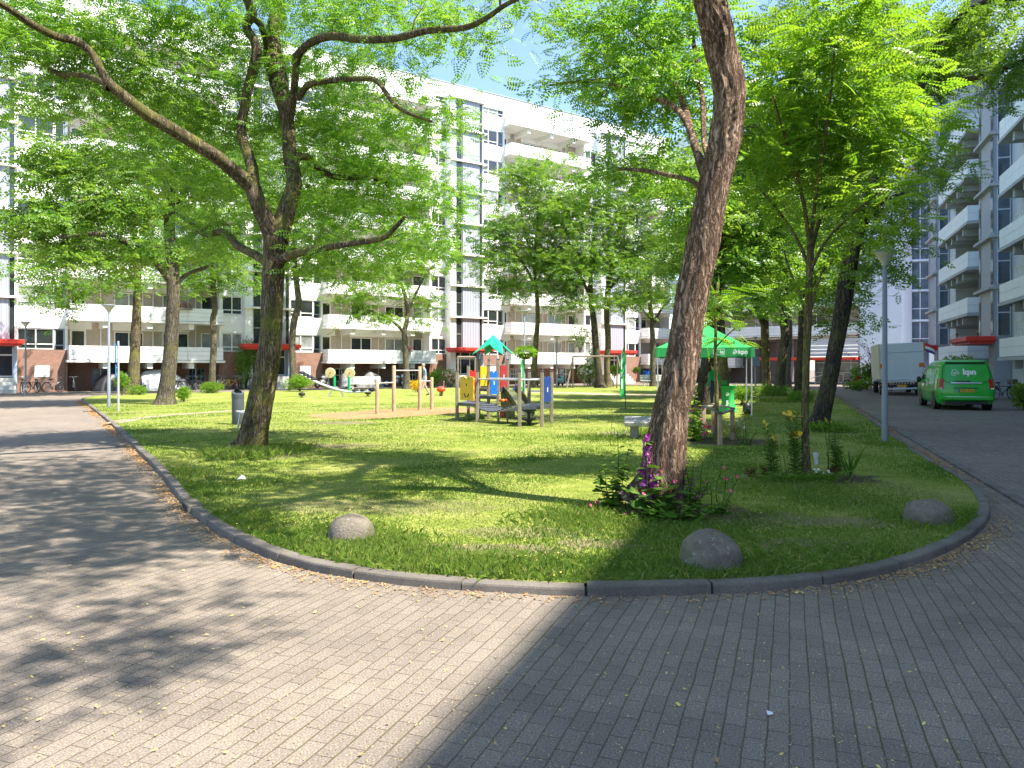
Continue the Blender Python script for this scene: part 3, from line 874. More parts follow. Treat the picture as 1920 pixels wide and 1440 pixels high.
    # stair towers
    for b in range(-3, 3):
        x = b * 18.0 + 11.6
        if x < X0: continue
        tw = MB(); tw.box(x, x + .55, .35, RY + .5, 0, H - 1.2); tw.box(x + 3.36, x + 3.5, .35, RY + .5, 2.9, H - 1.2)
        t = tw.build('stair_tower', 'white_wall', A)
        pn, gl, sb, fr = MB(), MB(), MB(), MB()
        for k in range(9):
            z0 = 3.45 + k * ST_H if k else 3.45; z1 = 3.45 + (k + 1) * ST_H if k < 8 else H - 1.2
            pn.box(x + 1.22, x + 3.02, .28, .40, z0 + .02, z1 - .15)
            gl.box(x + .60, x + 1.15, .42, .48, z0 + .06, z1 - .2); gl.box(x + 3.06, x + 3.34, .42, .48, z0 + .06, z1 - .2)
            for xa in (x + .56, x + 1.14, x + 3.03): fr.box(xa, xa + .06, .36, .46, z0, z1 - .152)
            fr.box(x + .62, x + 1.14, .37, .455, z0 + (z1 - z0) * .42, z0 + (z1 - z0) * .42 + .06)
            sb = MB(); sb.box(x - .12, x + 3.72, .05, .6, z1 - .148, z1); sb.build('floor_band', 'beam_white', t)
        pn.build('stair_panel', 'ribbed_grey', t); gl.build('pane', 'glass', t); fr.build('window_frame', 'zinc', t)
        bk = MB(); bk.box(x + .55, x + 3.36, 1.4, RY + .5, 0, H - 1.3); bk.build('stair_core', 'shade_grey', t)
        cp = MB(); cp.bbox(x - .45, x + 3.85, -1.0, .45, 3.12, 3.42, .04); cp.box(x - .3, x + 3.7, -.9, .4, 3.0, 3.118)
        cp.build('canopy', 'red_canopy', A)
        # glazed entrance above a short flight of steps
        d = MB(); y = 1.1
        for xa in (x + .56, x + 1.45, x + 2.45, x + 3.26): d.box(xa, xa + .09, y, y + .1, 1.0, 2.98)
        d.box(x + .65, x + 3.26, y + .003, y + .097, 2.4, 2.5); d.box(x + .65, x + 3.26, y + .003, y + .097, 1.0, 1.1)
        dd = d.build('entrance_door', 'white_frame', A)
        q = MB(); q.box(x + .65, x + 3.26, y + .04, y + .06, 1.1, 2.4); q.build('pane', 'glass', dd); q = MB(); q.box(x + .65, x + 3.26, y + .04, y + .06, 2.5, 2.98); q.build('pane', 'glass', dd)
        h = MB(); h.tube([(x + 1.42, y - .06, 1.5), (x + 1.42, y - .06, 1.95)], .02, 6); h.build('handle', 'steel', dd)
        stp = MB()
        for i in range(4): stp.box(x + .2, x + 3.4, -1.1 + i * .32, 1.2 if i == 3 else -1.1 + (i + 1) * .32 - .004, 0, .24 * (i + 1))
        stp.build('entrance_steps', 'concrete', A)
        cb = MB(); cb.box(x + 3.36, x + 3.5, -.3, .34, 0, 3.1) if 0 else cb.box(x + 3.3, x + 3.5, .36, 1.08, 0, 2.99); cb.build('entrance_side_wall', 'pale_blue', A)
    spand.build('spandrel_wall', 'white_wall', A); recess.build('recessed_wall', 'cream_brick', A)
    core.build('inner_wall', 'shade_grey', A)
    fo = fascia.build('roof_fascia', 'white_panel', A); fl.build('panel_joint', 'joint_dark', fo)
    cap = MB(); cap.box(X0, X1, WY - .12, WY + .2, H + .002, H + .07); cap.build('roof_coping', 'zinc', A)
    # roof pipes and the brick chimney
    for px_ in (44.2, 50.2, 55.5, 27.0):
        q = MB(); q.tube([(px_, WY - .18, H - 1.1), (px_, WY - .18, H + .25), (px_, WY - .05, H + .35)], .05, 6); q.build('roof_pipe', 'zinc', A)
    ch = MB(); ch.box(49.6, 52.3, 7.5, 9.8, H, H + 2.1); c = ch.build('chimney', 'cream_brick', A)
    ch = MB(); ch.box(49.4, 52.5, 7.3, 10, H + 2.102, H + 2.3); ch.build('chimney_cap', 'concrete', c)
    ch = MB(); ch.lathe([(.3, 0), (.32, .35), (.2, .5), (.22, .9), (.05, 1.15)], 10, c=(50.9, 8.5, H + 2.302)); ch.build('chimney_pot', 'galv', c)
    pent = MB(); pent.box(53.4, 58.3, 5.5, 10.5, H, H + 2.0); pent.build('roof_house', 'grey_brick', A)
    flush_coll(A, coll, 'white_frame')
block_a()

# ---------------------------------------------------------------- back block with the passage
Cb = thing('apartment_block', 'white apartment block across the far end of the courtyard with an open passage under it', 'apartment building', tuple(P_C), math.atan2(U_C.y, U_C.x))
def block_c():
    L = 21.0; H = 26.6
    r = MB(); r.box(.3, L, 1.8, 2.3, 4.75, H); r.build('recessed_wall', 'cream_brick', Cb)
    r = MB(); r.box(.3, 8.9, 1.8, 2.3, 0, 1.95); r.box(.3, 8.9, 1.81, 2.3, 1.96, 4.74); r.build('ground_wall', 'brown_brick', Cb)
    r = MB(); r.box(.3, L, 2.3, 13, 4.9, H - .05); r.build('inner_wall', 'shade_grey', Cb)
    r = MB(); r.box(.3, 8.8, 2.3, 13, 0, 4.88); r.build('store_wall', 'brown_brick', Cb)
    r = MB(); r.box(0.3, L, .2, 13, H, H + 1.3); r.build('roof_fascia', 'cool_panel', Cb)
    coll = (MB(), {})
    for k in range(9):
        zb = 1.98 + k * ST_H
        if k == 0: balcony(Cb, .8, 8.0, zb - .35, 1.78, 4, beams=2)
        else: balcony(Cb, .35, L - .05, zb, 1.78, 12, panel='shade_tint_white', beams=6 if k > 1 else 0)
        for i in range(7):
            xa = .9 + i * 2.85
            if k == 0 and i > 2: continue
            near = k in (1, 2)
            window(Cb, xa, xa + (1.9 if i % 2 else 1.0), zb + .18, zb + 2.25, 1.74, (.5,) if i % 2 else (), 'white_frame', ('curtain_glass', 'glass', 'glass_brown', 'curtain_glass')[(i + k) % 4], coll=None if near else coll, depth=.08)
    flush_coll(Cb, coll, 'white_frame')
    # concrete columns and slatted soffit lining of the passage
    for x in (9.6, 12.2, 14.1):
        q = MB(); q.box(x, x + .75, .9, 1.75, 0, 4.7); q.build('column', 'brown_brick', Cb)
    q = MB(); q.box(8.95, L - .03, .2, 13, 4.55, 4.74); q.build('soffit', 'concrete', Cb)
    q = MB()
    for i in range(5): q.box(15.2, L - .05, .25 + i * .02, .33 + i * .02, 2.75 + i * .36, 3.07 + i * .36)
    q.build('louvre', 'cool_panel', Cb)
    q = MB(); q.bbox(10.4, L - .02, -.9, .2, 2.35, 2.66, .04); q.build('canopy', 'red_canopy', Cb)
    q = MB()
    for x in (15.4, 16.6, 17.8, 19.0, 20.4): q.box(x, x + .08, 2.9, 3.0, .1, 2.6)
    for z in (.1, 1.1, 2.1, 2.6): q.box(15.48, 20.4, 2.91, 2.99, z, z + .07)
    d = q.build('entrance_door', 'white_frame', Cb)
    q = MB(); q.box(15.4, 20.4, 2.93, 2.95, .12, 2.6); q.build('pane', 'curtain_glass', d)
    q = MB()
    for i in range(4): q.tube([(16.5 + i * .9, .6, .0), (16.5 + i * .9, .6, 1.0)], .025, 6)
    q.tube([(16.0, .6, .55), (17.4, .6, 1.0), (19.3, .6, 1.0)], .03, 6); q.build('handrail', 'white_frame', Cb)
block_c()

# ---------------------------------------------------------------- blank end slab and glazed stair by the right block
Db = thing('stair_tower_building', 'tall blank pale grey tower slab with glazed stair beside the far passage', 'tower', tuple(P_C + U_C * 21.02), math.atan2(U_C.y, U_C.x) + rad(22))
def tower_d():
    w = 3.5
    q = MB(); q.box(0, w, -.4, 8, 0, 29.6); s = q.build('end_wall', 'cool_panel', Db)
    q = MB()
    for k in range(11):
        z = 2.7 + k * 2.81; q.box(.002, w - .002, -.404, -.396, z, z + .03)
    q.build('panel_joint', 'joint_dark', s)
    q = MB(); q.box(w, w + .9, .6, 8, 0, 29.3); q.build('return_wall', 'shade_grey', Db)
    gl, fr, bd = MB(), MB(), MB()
    for k in range(11):
        z = .35 + k * 2.81
        gl.box(w + .95, w + 2.35, 1.06, 1.1, z + .2, z + 2.7)
        fr.box(w + 1.6, w + 1.68, 1.0, 1.12, z + .17, z + 2.7); bd.box(w + .9, w + 4.1, .85, 1.3, z - .02, z + .17); bd.build('floor_band', 'cool_panel', Db); bd = MB()
        fr.box(w + .9, w + 2.4, 1.0, 1.12, z + 1.15, z + 1.23)
    fr.box(w + 2.36, w + 2.76, .7, 1.4, 0, 29.3); fr.box(w + .9, w + .96, 1.0, 1.1, 0, 29.3)
    g = gl.build('stair_window', 'blue_glass', Db); fr.build('mullion', 'cool_panel', Db)
    for k in range(10):
        z = 1.98 + k * 2.81
        q = MB(); q.box(w + 2.8, w + 4.0, .55, .62, z + .2, z + 1.2); q.build('balcony_panel', 'white_panel', Db)
    q = MB(); q.box(w + 2.77, w + 4.2, 1.8, 6, 0, 29); q.box(w + .9, w + 2.76, 1.6, 6, 0, 29); q.build('inner_wall', 'shade_grey', Db)
tower_d()

# ---------------------------------------------------------------- right block, in shade
RE = math.atan2(-U_E.y, -U_E.x)
E = thing('apartment_block', 'grey and white apartment block in shade along the right side with tiers of boarded balconies', 'apartment building', tuple(P_E), RE)
def block_e():
    # local x runs towards the camera, y into the building; x=0 is the far end of the near balconies
    WY, RY = 1.1, 2.4; HN, HF = 17.95, 26.5          # the near wings are lower than the far one
    wl, br, rc, tw_all = MB(), MB(), MB(), MB()
    x_lo, x_hi = -22.6, 62.0
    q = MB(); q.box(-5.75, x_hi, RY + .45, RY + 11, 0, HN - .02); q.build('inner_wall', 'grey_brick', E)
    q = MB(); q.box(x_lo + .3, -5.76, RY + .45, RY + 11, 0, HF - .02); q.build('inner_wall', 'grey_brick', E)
    coll = (MB(), {})
    for b in range(-1, 4):
        x = b * 17.2; H = HF if b < 0 else HN
        # balcony zone
        rc.box(x + .002, x + 9.698, RY, RY + .5, 2.0, H); br.box(x + .003, x + 9.697, RY - .01, RY + .48, 0, 1.996)
        # plain wall between balcony and tower: pale panels
        wl.box(x - 2.2, x - .002, WY, RY + .5, 0, H); wl.box(x - 7.4, x - 5.75, WY, RY + .5, 0, HF if b <= 0 else HN)
        for k in range(6):
            zb = 1.98 + k * ST_H
            if b > 0 and k > 4: continue
            balcony(E, x, x + 9.7, zb, RY - .02, 8 if b < 1 else 4, panel='shade_tint_white', slab='shade_tint_slab', beam_d=.9, beams=4, rows=2)
        for k in range(8 if b < 0 else 6):
            zz = 2.15 + k * ST_H
            cl = None if (b in (-1, 0) and k < 6) else coll
            window(E, x + .4, x + 1.4, zz, zz + 2.1, RY - .06, (), 'white_frame', ('glass', 'glass_brown')[k % 2], coll=cl, depth=.08)
            window(E, x + 3.0, x + 5.0, zz, zz + 2.1, RY - .06, (.5,), 'white_frame', ('curtain_glass', 'glass', 'glass')[(k + b) % 3], coll=cl, depth=.08)
            window(E, x + 6.6, x + 8.6, zz + .5, zz + 2.0, RY - .06, (.5,), 'white_frame', 'glass', coll=cl, depth=.08)
            window(E, x - 1.7, x - .5, zz + .7, zz + 2.0, WY - .03, (.5,), 'white_frame', 'glass', coll=coll, depth=.08)
        # stair tower
        tx0, tx1 = x - 5.7, x - 2.3
        t = MB(); t.box(tx0, tx1, .25, RY + .4, 2.9, H); t.box(tx0 + 2.2, tx1, .27, RY + .4, 0, 2.9); t = t.build('stair_tower', 'shade_grey', E)
        gl, fr, bd = MB(), MB(), MB()
        for k in range(8 if b < 0 else 5):
            z = 3.3 + k * ST_H
            # window on the side towards the camera and on the front edge
            gl.box(tx1 + .002, tx1 + .03, .45, 1.0, z + .1, z + ST_H - .3)
            gl.box(tx1 - .55, tx1 - .05, .22, .246, z + .1, z + ST_H - .3)
            gl.box(tx0 + .05, tx0 + .5, .22, .246, z + .1, z + ST_H - .3)
            fr.box(tx1 + .002, tx1 + .05, .40, .45, z + .05, z + ST_H - .25); fr.box(tx1 + .002, tx1 + .05, 1.0, 1.06, z + .05, z + ST_H - .25)
            fr.box(tx1 + .002, tx1 + .045, .45, 1.0, z + 1.3, z + 1.36)
            bd = MB(); bd.box(tx0 - .15, tx1 + .2, -.02, 1.08, z + ST_H - .2, z + ST_H - .06); bd.build('floor_band', 'shade_tint_slab', t)
        gl.build('pane', 'blue_glass', t); fr.build('window_frame', 'cool_panel', t)
        c = MB(); c.bbox(tx0 - .5, tx1 + .7, -1.2, .24, 3.05, 3.33, .04); c.box(tx0 - .3, tx1 + .5, -1.0, .2, 2.92, 3.048); c.build('canopy', 'red_canopy', E)
        d = MB(); d.box(tx0 + .1, tx0 + .18, .9, 1.0, 0, 2.88); d.box(tx0 + 1.1, tx0 + 1.18, .9, 1.0, 0, 2.88); d.box(tx0 + 2.1, tx0 + 2.18, .9, 1.0, 0, 2.88)
        d.box(tx0 + .18, tx0 + 2.1, .91, .99, 2.2, 2.28)
        dd = d.build('entrance_door', 'cool_panel', E)
        g = MB(); g.box(tx0 + .1, tx0 + 2.18, .94, .96, 0.02, 2.88); g.build('pane', 'glass', dd)
    flush_coll(E, coll, 'white_frame')
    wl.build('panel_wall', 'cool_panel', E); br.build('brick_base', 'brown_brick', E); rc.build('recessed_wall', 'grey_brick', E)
    q = MB(); q.box(-5.74, x_hi, WY - .1, RY + 11, HN + .002, HN + .3); q.build('roof_coping', 'zinc', E)
    q = MB(); q.box(x_lo, -5.76, WY - .1, RY + 11, HF + .002, HF + .3); q.build('roof_coping', 'zinc', E)
block_e()
# ================================================================== trees
def bark_tube(pts, r, seg, amp, rng, flare=0):
    pts = np.asarray(pts, float); r = np.asarray(r, float)
    pts = np.vstack([pts, pts[-1] + (pts[-1] - pts[-2]) * .15]); r = np.append(r, r[-1] * .02); n = len(pts)
    t = np.gradient(pts, axis=0); t /= np.linalg.norm(t, axis=1)[:, None] + 1e-9
    u = np.cross(t, [.31, .2, .9] if abs(t[0, 2]) < .8 else [1, .13, 0]); u /= np.linalg.norm(u, axis=1)[:, None] + 1e-9
    w = np.cross(t, u)
    s = np.concatenate([[0], np.cumsum(np.linalg.norm(np.diff(pts, axis=0), axis=1))])
    a = np.linspace(0, 2 * math.pi, seg, endpoint=False)
    f = np.zeros((n, seg))
    if amp > 0:
        for k in rng.integers(3, 6, 3): f += .5 * np.cos(k * a[None] + rng.uniform(0, 6) + 1.5 * np.sin(s[:, None] * rng.uniform(.4, 1.2) + rng.uniform(0, 6)))
        for k in rng.integers(7, 15, 5): f -= .75 * np.abs(np.cos(k * .5 * a[None] * 2 / 2 + rng.uniform(0, 6) + 1.3 * np.sin(s[:, None] * rng.uniform(1.0, 3.2) + rng.uniform(0, 6)))) 
        f += rng.normal(0, .35, f.shape) if seg > 30 else 0
        f += .8 * np.sin(s[:, None] * rng.uniform(2, 4) + a[None] + rng.uniform(0, 6)) * .5
    R = r[:, None] * (1 + amp * (f + 1.2))
    if flare:
        fl = np.exp(-s / .38)[:, None]
        R *= 1 + flare * fl * (.8 + .55 * np.cos(4 * a[None] + rng.uniform(0, 6)) + .3 * np.cos(7 * a[None]))
    V = pts[:, None, :] + R[..., None] * (np.cos(a)[None, :, None] * u[:, None, :] + np.sin(a)[None, :, None] * w[:, None, :])
    i = np.arange(n - 1)[:, None] * seg; k = np.arange(seg)[None]; l = (k + 1) % seg
    F = np.stack([i + k, i + l, i + seg + l, i + seg + k], -1).reshape(-1, 4)
    return V.reshape(-1, 3), F

def leaf_template(pairs, L, lw, ll, kind):
    """one compound leaf along +x, up +z: leaflets in pairs and a terminal one"""
    V = []
    for i in range(pairs):
        x = L * (.18 + .74 * i / max(1, pairs - 1)); zz = -.22 * L * (x / L) ** 2
        f = .75 + .5 * math.sin(math.pi * (i + 1) / (pairs + 1)) - .25
        for s in (-1, 1):
            dy = s * ll * f; dx = ll * .32 * f
            V.append([(x, 0, zz), (x + dx * .5 - lw * .5, dy * .55, zz + .10 * ll), (x + dx, dy, zz - .12 * ll), (x + dx * .5 + lw * .5, dy * .5, zz + .02 * ll)])
    zz = -.22 * L
    V.append([(L, 0, zz), (L + ll * .45, -lw * .55, zz - .01), (L + ll, 0, zz - .15 * ll), (L + ll * .45, lw * .55, zz - .01)])
    return np.array(V).reshape(-1, 3)

def leaves_at(C, D, scale, tmpl, rng, tilt=.5, tint0=.5):
    """place the template at points C with horizontal-ish directions D"""
    n = len(C)
    d = D / (np.linalg.norm(D, axis=1)[:, None] + 1e-9)
    up = np.stack([rng.normal(0, tilt, n), rng.normal(0, tilt, n), np.ones(n)], 1)
    y = np.cross(up, d); y /= np.linalg.norm(y, axis=1)[:, None] + 1e-9
    z = np.cross(d, y)
    R = np.stack([d, y, z], 2) * scale[:, None, None]
    V = np.einsum('nij,kj->nki', R, tmpl) + C[:, None, :]
    nl = len(tmpl) // 4
    tint = np.clip(tint0 + rng.normal(0, .20, n), 0, 1)[:, None] + rng.normal(0, .10, (n, nl))
    yel = rng.random((n, nl)) < .012
    tint = np.clip(np.where(yel, 1.0, tint), 0, 1)
    return V.reshape(-1, 3), np.repeat(tint.ravel(), 4)

TM = {'near': leaf_template(5, .22, .034, .068, 0), 'mid': leaf_template(4, .26, .054, .095, 0), 'far': leaf_template(3, .36, .11, .17, 0), 'young': leaf_template(7, .32, .040, .074, 0)}

def tree(name, label, Y0, limbs, blobs, barkm, leafmat, seed, tm='mid', per=15, pad=.55, seg=14, amp=.03, flare=.35, group='locust trees on the courtyard lawn', twig=1.0, extra_roots=None, tilt=.75, up=.0, flat_=.42, density=1.0):
    """limbs: lists of (px, py, dY, width px); blobs: (px, py, dY, rx px, ry px, depth m, clusters)"""
    rng = np.random.default_rng(seed)
    base = None; VV, FF, nb = [], [], 0
    nodes, nrad = [], []
    for li, lb in enumerate(limbs):
        q = np.array([P(p[0], p[1], Y0 + p[2]) for p in lb]); r = np.array([p[3] * .5 * (Y0 + p[2]) / FPX for p in lb])
        if li == 0:
            q[0, 2] = LZ - .06; base = q[0].copy()
        nn = max(4, int(np.linalg.norm(np.diff(q, axis=0), axis=1).sum() / len(q) / (.05 if seg > 40 else .12 if seg > 12 else .3)))
        nn = min(nn, 26)
        pc = catmull(q, nn); rc = np.interp(np.linspace(0, len(r) - 1, len(pc)), np.arange(len(r)), r)
        V, F = bark_tube(pc, rc, seg if li == 0 else max(8, int(seg * .6)), amp if li == 0 else amp * .8, rng, flare if li == 0 else 0)
        VV.append(V); FF.append(F + nb); nb += len(V)
        st = max(1, len(pc) // 14); lo = int(len(pc) * (.45 if li == 0 else .22))
        for i in range(lo, len(pc), st): nodes.append(pc[i]); nrad.append(rc[i])
        nodes.append(pc[-1]); nrad.append(rc[-1])
    # cluster targets
    T_, W_ = [], []
    for b in blobs:
        c = np.array(P(b[0], b[1], Y0 + b[2])); rx = b[3] * (Y0 + b[2]) / FPX; rz = b[4] * (Y0 + b[2]) / FPX; ry = b[5]
        k = max(1, int(b[6] * density)); u = rng.normal(0, 1, (k, 3)); u /= np.linalg.norm(u, axis=1)[:, None]; u *= rng.random(k)[:, None] ** (1 / 2.4)
        T_.append(c + u * [rx, ry, rz])
    T_ = np.vstack(T_)
    nodes = np.array(nodes); nrad = np.array(nrad)
    # connect targets nearest first
    order = np.argsort(np.min(np.linalg.norm(T_[:, None] - nodes[None], axis=2), axis=1))
    CL = []
    NB = list(nodes); NR = list(nrad)
    arr = np.zeros((len(NB) + len(T_) * 3, 3)); arr[:len(NB)] = nodes; cnt = len(NB)
    rr = np.zeros(len(arr)); rr[:cnt] = nrad
    for i in order:
        t = T_[i]; d = np.linalg.norm(arr[:cnt] - t, axis=1) + .25 * np.maximum(0, arr[:cnt, 2] - t[2])
        j = int(np.argmin(d)); p0 = arr[j]; L = np.linalg.norm(t - p0)
        r0 = min(rr[j] * .7, (.006 + .010 * L) * twig)
        mid = p0 + (t - p0) * .5 + np.array([rng.normal(0, .10), rng.normal(0, .10), .10 + rng.normal(0, .08)]) * L
        m1 = p0 * .5 + mid * .5 + rng.normal(0, .05, 3) * L
        pc = catmull([p0, m1, mid, t], 3); rc = np.linspace(r0, max(.003, r0 * .4), len(pc))
        V, F = bark_tube(pc, rc, 5 if r0 < .03 else 7, 0, rng)
        VV.append(V); FF.append(F + nb); nb += len(V)
        for q, rq in ((pc[len(pc) // 2], rc[len(pc) // 2]), (pc[-2], rc[-2]), (t, rc[-1])):
            if L > .25 or q is t: arr[cnt] = q; rr[cnt] = rq; cnt += 1
        CL.append((t, t - p0, L))
    root = thing(name, label, 'tree', tuple(base[:2]) + (LZ,), 0, group)
    off = np.array([base[0], base[1], LZ])
    np_mesh('trunk', np.vstack(VV) - off, np.vstack(FF), barkm, root, smooth=True)
    # foliage pads: flat sprays of compound leaves
    tmp = TM[tm]; Cs, Ds, Ss, Ti = [], [], [], []
    for (t, dr, L) in CL:
        n = max(4, int(rng.normal(per, per * .25) * {'near': 1.5, 'mid': 1.7, 'far': 2.1, 'young': 1.5}[tm])); a = rng.uniform(0, 2 * math.pi, n); q = pad * np.sqrt(rng.random(n)) * rng.uniform(.7, 1.25)
        dx, dy = np.cos(a) * q, np.sin(a) * q
        sl = rng.normal(0, .22, 2)
        z = sl[0] * dx + sl[1] * dy - .25 * q * q / pad + rng.normal(0, pad * flat_ * .6, n)
        Cs.append(t + np.stack([dx, dy, z], 1))
        Ds.append(np.stack([dx, dy, np.zeros(n)], 1) + rng.normal(0, .35 * pad, (n, 3)) * [1, 1, .7] + np.array([0, 0, up]))
        Ss.append(rng.uniform(.75, 1.2, n)); Ti.append(np.full(n, np.clip(rng.normal(.48, .16), .1, .9)))
    V, ti = leaves_at(np.vstack(Cs), np.vstack(Ds), np.concatenate(Ss), tmp, rng, tilt, np.concatenate(Ti))
    np_mesh('crown', V - off, np.arange(len(V)).reshape(-1, 4), leafmat, root, tint=ti)
    return root

# --- the forked tree on the left of the lawn
tree('locust_tree', 'large forked locust tree with mossy bark on the left lawn beside the litter bin', 14.1,
     [[(464, 858, 0, 72), (471, 838, 0, 54), (481, 790, 0, 50), (491, 740, 0, 48), (501, 690, 0, 44), (507, 640, 0, 42), (511, 560, 0, 41), (514, 490, 0, 41), (517, 445, 0, 46)],
      [(517, 450, 0, 40), (500, 415, -.1, 34), (484, 380, -.2, 31), (472, 345, -.2, 30)],
      [(472, 350, -.2, 32), (440, 322, -.5, 27), (400, 290, -.9, 26), (335, 250, -1.3, 25), (275, 214, -1.7, 24), (232, 180, -2.0, 21), (200, 150, -2.2, 17), (175, 105, -2.3, 15), (145, 78, -2.5, 16), (105, 68, -2.8, 15), (60, 46, -3.2, 15), (25, 22, -3.6, 13), (-20, -5, -4.0, 11)],
      [(205, 165, -2.2, 14), (185, 150, -1.9, 11), (150, 140, -1.6, 10), (110, 138, -1.2, 9), (60, 112, -.8, 8), (10, 108, -.4, 7)],
      [(474, 350, -.2, 27), (472, 312, 0, 22), (460, 275, .2, 19), (452, 240, .4, 18), (460, 195, .4, 19), (466, 160, .3, 19), (480, 110, .2, 20), (478, 80, .2, 18), (462, 50, .1, 17), (472, 24, 0, 20), (458, -15, -.2, 18), (440, -60, -.4, 15)],
      [(472, 30, 0, 14), (490, 50, .4, 12), (500, 90, .8, 9), (492, 120, 1.0, 7)],
      [(521, 450, 0, 40), (533, 410, .1, 37), (546, 370, .2, 32), (552, 340, .3, 29), (545, 300, .4, 27), (541, 250, .5, 26), (534, 205, .6, 26), (524, 160, .8, 34), (514, 115, 1.0, 38), (510, 70, 1.2, 30), (520, 20, 1.4, 24), (530, -40, 1.6, 20)],
      [(540, 235, .5, 18), (550, 180, .2, 15), (556, 120, -.1, 13), (562, 100, -.3, 13)],
      [(552, 110, -.1, 15), (580, 82, -.5, 15), (620, 68, -.9, 16), (680, 74, -1.4, 15), (740, 72, -1.8, 14), (800, 58, -2.3, 13), (870, 52, -2.8, 12), (910, 35, -3.2, 10), (950, 8, -3.6, 9), (1000, -15, -4, 7)],
      [(560, 185, 0, 12), (578, 160, -.2, 12), (615, 152, -.4, 11), (670, 148, -.8, 10), (706, 152, -1.1, 10), (735, 190, -1.4, 8), (760, 210, -1.7, 7), (810, 228, -2, 5)],
      [(548, 292, .4, 16), (580, 296, .6, 13), (598, 315, .9, 12), (630, 332, 1.2, 11), (680, 333, 1.5, 9), (720, 340, 1.8, 9), (732, 362, 2.0, 5)],
      [(516, 492, 0, 20), (548, 478, -.4, 17), (590, 468, -.9, 15), (650, 458, -1.5, 12), (715, 447, -2.1, 11), (742, 425, -2.4, 9), (760, 405, -2.6, 5)],
      [(514, 500, 0, 18), (478, 478, .5, 16), (445, 460, 1.0, 15), (420, 435, 1.6, 13), (385, 440, 2.2, 11), (360, 420, 2.6, 8), (330, 400, 3, 5)]],
     [(100, 20, -1.2, 110, 28, 1.0, 24), (235, 45, -.6, 100, 35, 1.0, 24), (20, 40, -1.5, 60, 40, .8, 12), (340, 40, 0, 80, 35, 1, 14), (40, 95, -1.5, 90, 50, 1.2, 30), (150, 55, -1.3, 90, 45, 1.2, 22), (100, 180, -0.4, 120, 45, 1.2, 26), (240, 120, -0.7, 100, 45, 1.2, 24), (330, 170, 0.1, 100, 60, 1.4, 34), (330, 60, 0.1, 70, 30, 1.2, 10),
      (420, 130, 1.3, 90, 70, 1.6, 40), (410, 250, 1.7, 100, 60, 1.5, 34), (540, 60, 1.9, 110, 60, 1.8, 44), (640, 40, 0.9, 90, 45, 1.5, 30), (600, 140, 1.5, 90, 60, 1.5, 34), (740, 35, -0.5, 90, 40, 1.2, 26), (830, 25, -1.2, 60, 30, .9, 14), (870, 75, -1.5, 40, 25, .6, 6), (940, 5, -2.1, 60, 22, .7, 10), (1030, 5, -2.5, 35, 18, .4, 5),
      (560, 240, 1.9, 90, 60, 1.6, 36), (660, 230, 1.4, 100, 60, 1.5, 36), (710, 150, 0.3, 70, 40, 1.0, 16), (780, 215, -0.4, 70, 40, .9, 16), (640, 320, 1.5, 110, 55, 1.5, 40), (760, 300, 1.5, 90, 50, 1.4, 26), (810, 370, 1.7, 80, 45, 1.2, 22), (700, 400, 1.1, 120, 55, 1.5, 40), (600, 400, 1.9, 90, 50, 1.4, 26), (830, 250, 0.6, 40, 25, .8, 6),
      (660, 465, -0.1, 110, 30, 1.2, 22), (770, 445, -0.7, 80, 35, 1.0, 18), (590, 500, 0.5, 60, 22, .8, 8), (400, 360, 1.9, 90, 50, 1.5, 26), (330, 330, 2.3, 90, 45, 1.5, 20), (410, 440, 2.5, 90, 40, 1.2, 18), (260, 270, 1.1, 80, 45, 1.2, 14),
      (500, -60, .5, 420, 50, 2.4, 34), (250, -60, -1.5, 300, 50, 2.0, 20), (520, -330, -1.5, 420, 110, 3.4, 34), (760, -300, -5, 330, 60, 2.6, 44), (330, -330, -5.5, 420, 60, 2.2, 48)],
     'bark_moss', 'leaf', 11, 'near', 17, .68, 48, .035, .28, flat_=.2, density=.68)

# boughs of the near tree that reach out over the paving and dapple it
DAPPLE = []
for _px, _py, _n in ((250, 1200, 2), (90, 1150, 3), (40, 1290, 2), (160, 1260, 3), (290, 1190, 3), (310, 1120, 2), (210, 1235, 3), (150, 1080, 3), (20, 1080, 4), (230, 1030, 3)):
    _x, _y = G(_px, _py); _z = 7.6; _k = _z / math.tan(rad(SUN_EL))
    _X, _Y = _x + _k * math.sin(rad(SUN_HEAD)), _y + _k * math.cos(rad(SUN_HEAD))
    DAPPLE.append((960 + _X / _Y * FPX, HOR - (_z - CAM_H) / _Y * FPX, _Y - 8.2, .42 / _Y * FPX, .30 / _Y * FPX, .30, _n))
